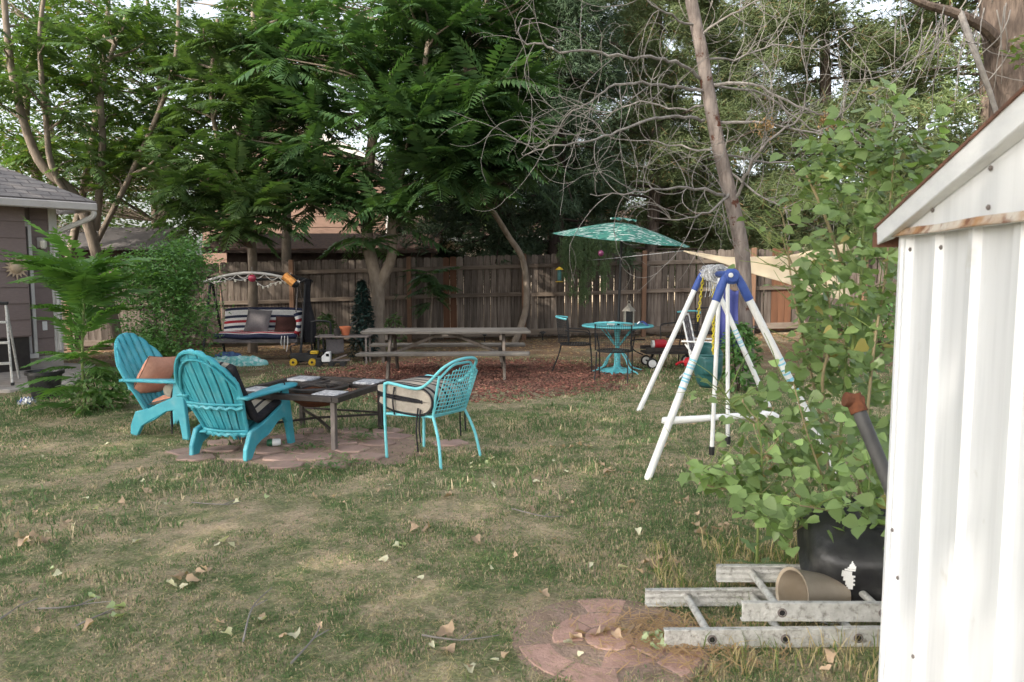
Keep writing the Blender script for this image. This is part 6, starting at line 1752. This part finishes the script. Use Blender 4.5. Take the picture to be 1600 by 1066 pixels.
for k in range(46):
    p = P(rr.uniform(1400, 1590), rr.uniform(-10, 60), rr.uniform(8.6, 9.6)); v = Vector((rr.uniform(-.6, .3), rr.uniform(-.3, .3), -1)).normalized(); ax = rdirs(1)[0]; pts = [p.copy()]; cv = rr.choice((-1, 1)) * rr.uniform(.08, .3)
    for q in range(rr.randint(7, 15)):
        p = p + v * rr.uniform(.06, .12); v = (Matrix.Rotation(cv * rr.uniform(-.3, 1.8), 3, Vector(ax)) @ v + Vector((rr.uniform(-.15, .15), rr.uniform(-.15, .15), rr.uniform(-.15, .1)))).normalized(); pts.append(p.copy())
    tw.tube(pts, .009, 4, r_end=.003)
tw.build('hanging_twigs', M['twig'], ct_, smooth=True, world=True)['kind'] = 'stuff'
T = clump_cloud([P(1585, 75, 8.2), P(1598, 60, 8.2), P(1592, 95, 8.2)], 50, .06); scatter('leaf_sprig', LEAF_V, LEAF_F, frames(rdirs(50, -.6, .4), scale=RNG.uniform(.08, .12, 50)), T, M['l_poplar'], ct_, 'stuff')

# ---------------------------------------------------------------- poplar saplings beside the shed
POP_V = [(0, 0, 0), (.30, -.02, .04), (.46, .22, .05), (.36, .55, .03), (.14, .85, 0), (0, 1.05, -.06), (-.14, .85, 0), (-.36, .55, .03), (-.46, .22, .05), (-.30, -.02, .04), (0, .45, -.03)]
POP_F = [(0, 1, 2, 10), (2, 3, 4, 10), (4, 5, 6, 10), (6, 7, 8, 10), (8, 9, 0, 10)]
pop_mes = []
for k in range(4):
    pv = np.array(POP_V); pv[:, 2] += (.18 * k - .2) * pv[:, 1] ** 2 + (.5 - .3 * k) * .35 * np.abs(pv[:, 0]); pv[:, 0] *= (.85, 1, 1.1, .95)[k]; pv += RNG.normal(0, .02, pv.shape)
    pop_mes.append(np_mesh('leaf', pv, np.array(POP_F), M['l_poplar']))
po = thing('poplar_saplings', 'leafy green poplar saplings growing between the shed and the swing set', 'sapling', (1.95, 4.6, 0))
stems = [
 [(1300, 880, 4.4), (1312, 700, 4.45), (1322, 560, 4.5), (1318, 420, 4.55), (1322, 300, 4.6), (1312, 215, 4.6)],
 [(1330, 880, 4.2), (1350, 700, 4.1), (1366, 540, 4.1), (1385, 420, 4.1), (1392, 300, 4.1), (1400, 225, 4.1)],
 [(1310, 870, 4.5), (1290, 700, 4.7), (1262, 560, 4.8), (1240, 460, 4.8), (1225, 350, 4.8), (1215, 325, 4.8)],
 [(1300, 870, 4.3), (1260, 760, 4.2), (1215, 690, 4.15), (1150, 640, 4.1), (1125, 600, 4.1)],
 [(1290, 870, 4.2), (1240, 800, 4.0), (1170, 770, 3.95), (1110, 760, 3.9), (1085, 740, 3.9)],
 [(1320, 850, 4.0), (1290, 760, 3.85), (1262, 680, 3.8), (1240, 600, 3.8)],
 [(1340, 850, 4.3), (1385, 700, 4.5), (1400, 560, 4.6), (1405, 420, 4.6)],
 [(1318, 420, 4.55), (1290, 340, 4.5), (1268, 290, 4.5), (1255, 265, 4.5), (1248, 255, 4.5)],
 [(1290, 600, 4.7), (1270, 500, 4.75), (1250, 440, 4.8), (1232, 400, 4.8), (1222, 370, 4.8)],
 [(1330, 560, 4.3), (1345, 450, 4.2), (1350, 350, 4.2), (1362, 270, 4.2), (1372, 235, 4.2)],
 [(1300, 700, 4.5), (1285, 600, 4.4), (1300, 520, 4.35), (1290, 440, 4.3), (1282, 400, 4.3)],
 [(1330, 860, 3.85), (1330, 820, 3.6), (1300, 800, 3.5), (1250, 790, 3.45)],
 [(1340, 860, 3.8), (1360, 820, 3.5), (1345, 805, 3.45)],
 [(1300, 860, 4.6), (1340, 640, 4.9), (1350, 480, 5.0), (1360, 360, 5.0)],
 [(1290, 860, 4.1), (1270, 820, 3.8), (1240, 830, 3.65), (1225, 845, 3.6)],
]
LT, LD = [], []
for si, s in enumerate(stems):
    pth = catmull([P(*q) for q in s], 6); L = len(pth)
    MB().tube(pth, .011 if len(s) > 4 else .007, 6, r_end=.003).build('stem', M['tan_stem'] if si % 3 else M['green_stem'], po, smooth=True, world=True)
    side = MB()
    nb_ = 34 if len(s) > 5 else (20 if len(s) > 4 else 10)
    for k in range(nb_):
        f = rr.uniform(.18 if len(s) > 5 else .3, 1.0); i = int(f * (L - 1)); p = pth[i].copy()
        v = Vector((rr.uniform(-1, 1), rr.uniform(-1, .8), rr.uniform(.1, .9))).normalized(); pts = [p.copy()]; n = rr.randint(3, 6)
        for q in range(n):
            p = p + v * rr.uniform(.045, .075); v = (v + Vector((rr.uniform(-.25, .25), rr.uniform(-.25, .25), rr.uniform(-.2, .15)))).normalized(); pts.append(p.copy())
            LT.append(p + Vector((rr.uniform(-.05, .05), rr.uniform(-.05, .05), rr.uniform(-.05, .02)))); LD.append((v.x + rr.uniform(-1.1, 1.1), v.y + rr.uniform(-1.1, .6), rr.uniform(-.9, .25)))
        LT.append(p + v * .03); LD.append((v.x, v.y, -.2))
        side.tube(pts, .0035, 4, r_end=.0015)
    side.build('twigs', M['green_stem'], po, smooth=True, world=True)['kind'] = 'stuff'
T = np.array([tuple(p) for p in LT]); D = np.array(LD)
lim = np.where(T[:, 2] > 1.1, .368, np.where(T[:, 2] > .75, .30, .235)) * T[:, 1]      # the clump leans against the shed side
ok = (T[:, 0] > lim) | (RNG.random(len(T)) < .10)
T, D = T[ok], D[ok]; n = len(T)
UP = np.stack([RNG.normal(0, .5, n) , -RNG.uniform(.1, 1.2, n), RNG.uniform(.4, 1.2, n)], 1)
R = frames(D, UP, RNG.uniform(.040, .082, n)); order = np.argsort(T[:, 1]); bl = np.array(po.location)
for i in order[:300]:
    link('leaf', pop_mes[i % 4], po, Matrix([[*R[i][0], T[i][0] - bl[0]], [*R[i][1], T[i][1] - bl[1]], [*R[i][2], T[i][2] - bl[2]], [0, 0, 0, 1]]))
rest = order[300:]
T2 = T[rest]; R2 = R[rest]
hi_ = np.where(T[:, 2] > .45)[0]; k2 = RNG.choice(hi_, 1000); TX = T[k2] + RNG.normal(0, .06, (1000, 3)); okx = TX[:, 0] > np.where(TX[:, 2] > 1.1, .37, .30) * TX[:, 1]; TX = TX[okx]
T2 = np.concatenate([T2, TX]); R2 = np.concatenate([R2, frames(rdirs(len(TX), -.8, .2), np.stack([RNG.normal(0, .5, len(TX)), -RNG.uniform(.1, 1.2, len(TX)), RNG.uniform(.4, 1.2, len(TX))], 1), RNG.uniform(.045, .085, len(TX)))])
scatter('foliage', POP_V, POP_F, R2, T2, M['l_poplar'], po, 'stuff')
print('poplar leaves', n)

# fern like sapling by the patio
fs_ = thing('sumac_sapling', 'light green fern like tree of heaven sapling in front of the mauve house', 'sapling', G(133, 645))
fb = Vector(fs_.location)
stm = catmull([fb, fb + Vector((.0, 0, .6)), fb + Vector((.05, 0, 1.2)), fb + Vector((.08, 0, 1.55))], 6)
MB().tube(stm, .018, 8, r_end=.008).build('stem', M['green_stem'], fs_, smooth=True, world=True)
for k in range(84):
    f = rr.uniform(.02, 1.0); i = int(f * (len(stm) - 1)); p = stm[i] - fb; a = k * 2.399; el = rr.uniform(.45, 1.15) if f > .35 else rr.uniform(.0, .6)
    D_ = np.array([[math.cos(a) * math.cos(el), math.sin(a) * math.cos(el), math.sin(el)]]); Rk = frames(D_, scale=[rr.uniform(.45, .80) * (.8 + .25 * f)])[0]
    link('frond', rr.choice(FR_SAP[:2]), fs_, Matrix([[*Rk[0], p.x], [*Rk[1], p.y], [*Rk[2], p.z], [0, 0, 0, 1]]))
# young tree of heaven against the fence, behind the picnic table
ys = thing('young_ailanthus', 'small dark leafed sapling against the fence behind the picnic table', 'sapling', GC(-1.72, 15.9)); fb = Vector(ys.location)
stm = catmull([fb, fb + Vector((.05, -.1, .6)), fb + Vector((.1, -.2, 1.2)), fb + Vector((.08, -.25, 1.55))], 6); MB().tube(stm, .02, 8, r_end=.008).build('stem', M['bark_pale'], ys, smooth=True, world=True)
for k in range(34):
    f = rr.uniform(.45, 1.0); i = int(f * (len(stm) - 1)); p = stm[i] - fb; a = k * 2.399; el = rr.uniform(-.4, .6)
    Rk = frames(np.array([[math.cos(a) * math.cos(el), math.sin(a) * math.cos(el), math.sin(el)]]), scale=[rr.uniform(.35, .65)])[0]
    link('frond', rr.choice(FR_AIL), ys, Matrix([[*Rk[0], p.x], [*Rk[1], p.y], [*Rk[2], p.z], [0, 0, 0, 1]]))
# small leafy plants
def bushlet(name, label, base, w, h, n, size, mat, cat='shrub', cone=False, nst=5):
    t = thing(name, label, cat, base); b = Vector(base); m_ = MB()
    for k in range(nst):
        a = k * 2.4; m_.tube(catmull([b, b + Vector((.3 * w * math.cos(a), .3 * w * math.sin(a), h * .5)), b + Vector((.55 * w * math.cos(a), .55 * w * math.sin(a), h * .9))], 3), .010, 5, r_end=.003)
    m_.build('stems', M['bark_dark'], t, world=True)
    u = RNG.random(n) ** .8; rad = (1 - u ** 1.6) if cone else np.sqrt(np.maximum(.02, 1 - (2 * u - .9) ** 2))
    a = RNG.uniform(0, 2 * PI, n); q = RNG.random(n) ** .4
    T = np.stack([b.x + w * rad * q * np.cos(a), b.y + w * rad * q * np.sin(a), b.z + .03 + h * u], 1) + RNG.normal(0, w * .08, (n, 3))
    D = np.stack([np.cos(a), np.sin(a), RNG.uniform(-.8, .3, n)], 1) + RNG.normal(0, .4, (n, 3))
    scatter('foliage', LEAF_V, LEAF_F, frames(D, scale=RNG.uniform(size * .7, size * 1.3, n), roll=RNG.uniform(-.6, .6, n)), T, mat, t); return t
bushlet('dark_topiary', 'dark blue green cone shaped evergreen beside the forked trunk', GC(-2.65, 13.6), .24, 1.35, 2600, .07, M['l_ivy'], cone=True)
bushlet('leafy_shrub', 'dark leafy shrub at the foot of the dead tree', GC(2.92, 9.8), .24, .85, 900, .085, M['l_bush'])
bushlet('potted_greenery', 'small green plant behind the black hoop stand', GC(-3.45, 14.2), .22, .75, 420, .09, M['l_weed'])
bushlet('vine_clump', 'leafy vine behind the low metal table', GC(-2.25, 14.6), .2, .7, 300, .08, M['l_weed'])
bushlet('corner_shrub', 'low leafy weeds at the foot of the fern sapling', G(160, 640), .38, .42, 700, .075, M['l_weed'])
bushlet('fence_shrub', 'shady shrub by the fence behind the poplar saplings', GC(6.6, 13.8), .7, .9, 1600, .09, M['l_bush'])
# weeds in the paving
for k, (px_, py_, w, lb) in enumerate(((478, 706, .12, 'in front of the fire table leg'), (540, 728, .13, 'at the front edge of the flagstones'), (565, 690, .09, 'right of the fire table leg'), (505, 738, .08, 'lowest at the paving edge'), (585, 672, .12, 'near the front legs of the metal chair'))):
    b = G(px_, py_); n = 130; t = thing('ground_weed', 'low green weed patch ' + lb, 'weed', b, 0, 'weeds growing in the paving')
    T = np.stack([b.x + RNG.normal(0, w, n), b.y + RNG.normal(0, w * .8, n), RNG.uniform(.02, .07, n)], 1)
    scatter('leaves', LEAF_V, LEAF_F, frames(rdirs(n, -.1, .5), scale=RNG.uniform(.025, .05, n)), T, M['l_weed'], t)
    MB().tube([b, b + Vector((.02, 0, .05))], .004, 4).build('stem', M['green_stem'], t, world=True)
# tall prickly weed
th_ = thing('prickly_weed', 'tall prickly lettuce weed with a single upright stem by the ladder', 'weed', G(1182, 905)); b = Vector(th_.location)
stm = catmull([b, b + Vector((.0, 0, .3)), b + Vector((.01, 0, .6)), P(1184, 648, b.y)], 6)
MB().tube(stm, .008, 7, r_end=.003).build('stem', M['green_stem'], th_, smooth=True, world=True)
JAG_V = [(0, 0, 0), (.10, .15, .02), (.05, .25, .01), (.16, .42, .03), (.07, .55, .01), (.12, .72, .0), (0, 1, -.08), (-.12, .72, 0), (-.07, .55, .01), (-.16, .42, .03), (-.05, .25, .01), (-.10, .15, .02)]
jag = np_mesh('weed_leaf', np.array(JAG_V), np.array([[0, 1, 2, 3, 4, 5, 6, 7, 8, 9, 10, 11]]), M['l_thistle'])
for k in range(26):
    f = k / 26; p = stm[int(f * .85 * (len(stm) - 1))] - b; a = k * 2.399; el = .5 - .3 * (1 - f)
    Rk = frames(np.array([[math.cos(a) * math.cos(el), math.sin(a) * math.cos(el), math.sin(el)]]), scale=[(.20 - .13 * f)])[0]
    link('leaf', jag, th_, Matrix([[*Rk[0], p.x], [*Rk[1], p.y], [*Rk[2], p.z], [0, 0, 0, 1]]))
m_ = MB()
for k in range(10):
    p = stm[int((.55 + .045 * k) * (len(stm) - 1))]; a = k * 2.4; e = p + Vector((.08 * math.cos(a), .06 * math.sin(a), .09)); m_.tube(catmull([p, p.lerp(e, .5) + Vector((0, 0, -.01)), e], 3), .003, 4, r_end=.002); m_.lathe([(.0, -.008), (.006, 0), (.004, .012), (.0, .014)], 6, e)
m_.build('flower_stalks', M['tan_stem'], th_, world=True)
# dried shrivelled leaves hanging in the saplings
T = clump_cloud([P(1200, 690, 4.2), P(1196, 720, 4.2), P(1270, 730, 4.0), P(1262, 790, 4.0)], 46, .045); scatter('dry_leaves', QUAD_V, QUAD_F, frames(rdirs(46, -1, .1), scale=RNG.uniform(.04, .08, 46)), T, M['l_brown'], po, 'stuff')

# ================================================================== fallen leaves and twigs on the lawn
def fallen_mesh(seed, mat):
    r = random.Random(seed); V = [(0, 0, .0)]; k = 11
    for i in range(k):
        a = 2 * PI * i / k; rr_ = .5 * (1 + .28 * math.sin(a * 3 + seed) + r.uniform(-.10, .10)); c = rr_ * math.cos(a); s = rr_ * math.sin(a)
        V.append((c * .8, s * 1.1, .95 * (c * c) * r.uniform(.4, 1.6) + .30 * s * r.uniform(-.6, 1.3)))
    return np_mesh('fallen_leaf', np.array(V), np.array([(0, 1 + i, 1 + (i + 1) % k) for i in range(k)]), mat)
FL = {'dry': [fallen_mesh(i, M['l_dry']) for i in range(4)], 'pale': [fallen_mesh(10 + i, M['l_dry_pale']) for i in range(3)], 'green': [fallen_mesh(20 + i, M['l_dry_green']) for i in range(3)]}
LABEL = {'dry': 'curled tan dead leaf lying on the lawn', 'pale': 'pale cream fallen leaf lying on the lawn', 'green': 'faded green fallen leaf lying on the lawn'}
def drop(kind, px_, py_, size):
    p = G(px_, py_); o = link('fallen_leaf', rr.choice(FL[kind])); s = size * rr.uniform(.85, 1.15)
    o.location = p + Vector((0, 0, .014 + .012 * rr.random())); o.rotation_euler = (rr.uniform(-.6, .6), rr.uniform(-.6, .6), rr.uniform(0, 6.3)); o.scale = (s, s, s)
    tag(o, LABEL[kind], 'leaf', {'dry': 'tan dead leaves on the lawn', 'pale': 'pale fallen leaves on the lawn', 'green': 'green fallen leaves on the lawn'}[kind])
spots = {'dry': [(28, 845), (40, 850), (52, 842), (66, 848), (36, 855), (218, 738), (275, 908), (288, 902), (300, 912), (312, 898), (320, 894), (105, 822), (190, 790), (226, 770), (345, 978), (140, 985),
                 (862, 702), (878, 700), (892, 702), (905, 698), (918, 700), (700, 780), (648, 832), (668, 830), (745, 848), (805, 875), (690, 995), (700, 990), (792, 1030), (700, 1022), (1010, 885), (1018, 890), (1000, 900), (1030, 882), (1060, 790), (1072, 786), (1100, 830), (1085, 826), (1120, 832), (1132, 826), (1095, 838),
                 (940, 730), (950, 742), (958, 740), (850, 935), (930, 1000), (945, 995), (965, 1000), (900, 1005), (980, 990), (905, 996), (1160, 915), (1185, 905), (1172, 918), (1030, 970), (1290, 1055), (1300, 1035), (830, 800), (985, 790), (1040, 700)],
         'pale': [(90, 902), (150, 800), (260, 792), (268, 918), (215, 850), (340, 855), (352, 850), (362, 858), (410, 976), (462, 1000), (355, 995), (770, 760), (838, 756), (885, 740), (925, 888), (998, 836), (972, 890), (620, 860), (600, 880), (770, 720), (975, 990), (1055, 660), (540, 1000), (735, 1052), (1005, 640), (890, 1010)],
         'green': [(80, 896), (146, 938), (188, 952), (186, 968), (176, 955), (415, 780), (628, 857), (764, 724), (1018, 1000), (1030, 1005), (1035, 1015), (1022, 1020), (1040, 998), (1010, 1008), (940, 640)]}
for kind, l in spots.items():
    for px_, py_ in l: drop(kind, px_, py_, rr.uniform(.042, .066) if kind != 'pale' else rr.uniform(.036, .056))
for k in range(90):
    px_ = rr.uniform(10, 1180); py_ = rr.choice((rr.uniform(680, 1060), rr.uniform(640, 800)))
    if px_ > 1040 and py_ > 900: continue
    drop(rr.choice(('dry', 'dry', 'pale')), px_, py_, rr.uniform(.024, .042))
for k, l in enumerate((((60, 958), (100, 960), (140, 950), (178, 950)), ((120, 985), (150, 975), (180, 962)), ((380, 1010), (395, 960), (425, 925)), ((300, 790), (350, 796), (375, 790)), ((660, 1000), (720, 1012), (780, 1000)), ((0, 975), (30, 958)), ((455, 1045), (490, 1010), (500, 985)), ((800, 800), (850, 815), (880, 812)))):
    pts = catmull([G(*q) + Vector((0, 0, .022 + .012 * (i % 2))) for i, q in enumerate(l)], 5)
    tg_ = thing('fallen_twig', 'thin bare grey twig lying on the lawn', 'twig', pts[0], 0, 'twigs on the lawn')
    MB().tube(pts, .005, 5, r_end=.002).build('stem', M['twig'], tg_, smooth=True, world=True)
    i = len(pts) // 2; MB().tube([pts[i], pts[i] + Vector((.05, .06, .01))], .003, 4).build('side_twig', M['twig'], tg_, world=True)

# ================================================================== unseen trees, added behind and left of the viewer to shade the yard
sh = thing('added_shade_tree', 'large unseen cottonwood added behind the viewer to shade the lawn', 'tree', (-9.5, -6.0, 0))
pth = catmull([Vector((-9.5, -6, 0)), Vector((-9.3, -5.6, 4)), Vector((-9, -4.5, 8)), Vector((-9, -3.5, 12))], 5)
MB().tube(pth, .5, 12, r_end=.12).build('trunk', M['bark'], sh, smooth=True, world=True)
n = 36000
v = rdirs(n) * (RNG.random(n) ** .33)[:, None]
cen = np.array([(-9.3, -3.2, 10.2)]); T = cen + v * np.array([[9.6, 8.4, 3.8]])
cl = (vnoise(T[:, 0] + T[:, 2], T[:, 1], 1.1, 3) > .30); T = T[cl]; n = len(T)
scatter('crown', QUAD_V, QUAD_F, frames(rdirs(n, -.7, .5), scale=RNG.uniform(.22, .34, n), roll=RNG.uniform(-1, 1, n)), T, M['l_far'], sh)

sh = thing('added_left_shade_tree', 'tall unseen tree added to shade the left side of the yard', 'tree', (-14.5, 4.5, 0))  # second unseen tree, added to keep sun off the left and middle yard
MB().tube(catmull([Vector((-14.5, 4.5, 0)), Vector((-14.2, 4.6, 3)), Vector((-14, 4.5, 7)), Vector((-13.8, 4.6, 10))], 5), .35, 12, r_end=.1).build('trunk', M['bark'], sh, smooth=True, world=True)
n = 15000
v = rdirs(n) * (RNG.random(n) ** .33)[:, None]
T = np.array([(-13.8, 4.6, 7.6)]) + v * np.array([[4.2, 5.2, 3.8]])
cl = (vnoise(T[:, 0] + T[:, 2], T[:, 1], .9, 5) > .34); T = T[cl]; n = len(T)
scatter('crown', QUAD_V, QUAD_F, frames(rdirs(n, -.7, .5), scale=RNG.uniform(.16, .28, n), roll=RNG.uniform(-1, 1, n)), T, M['l_far'], sh)
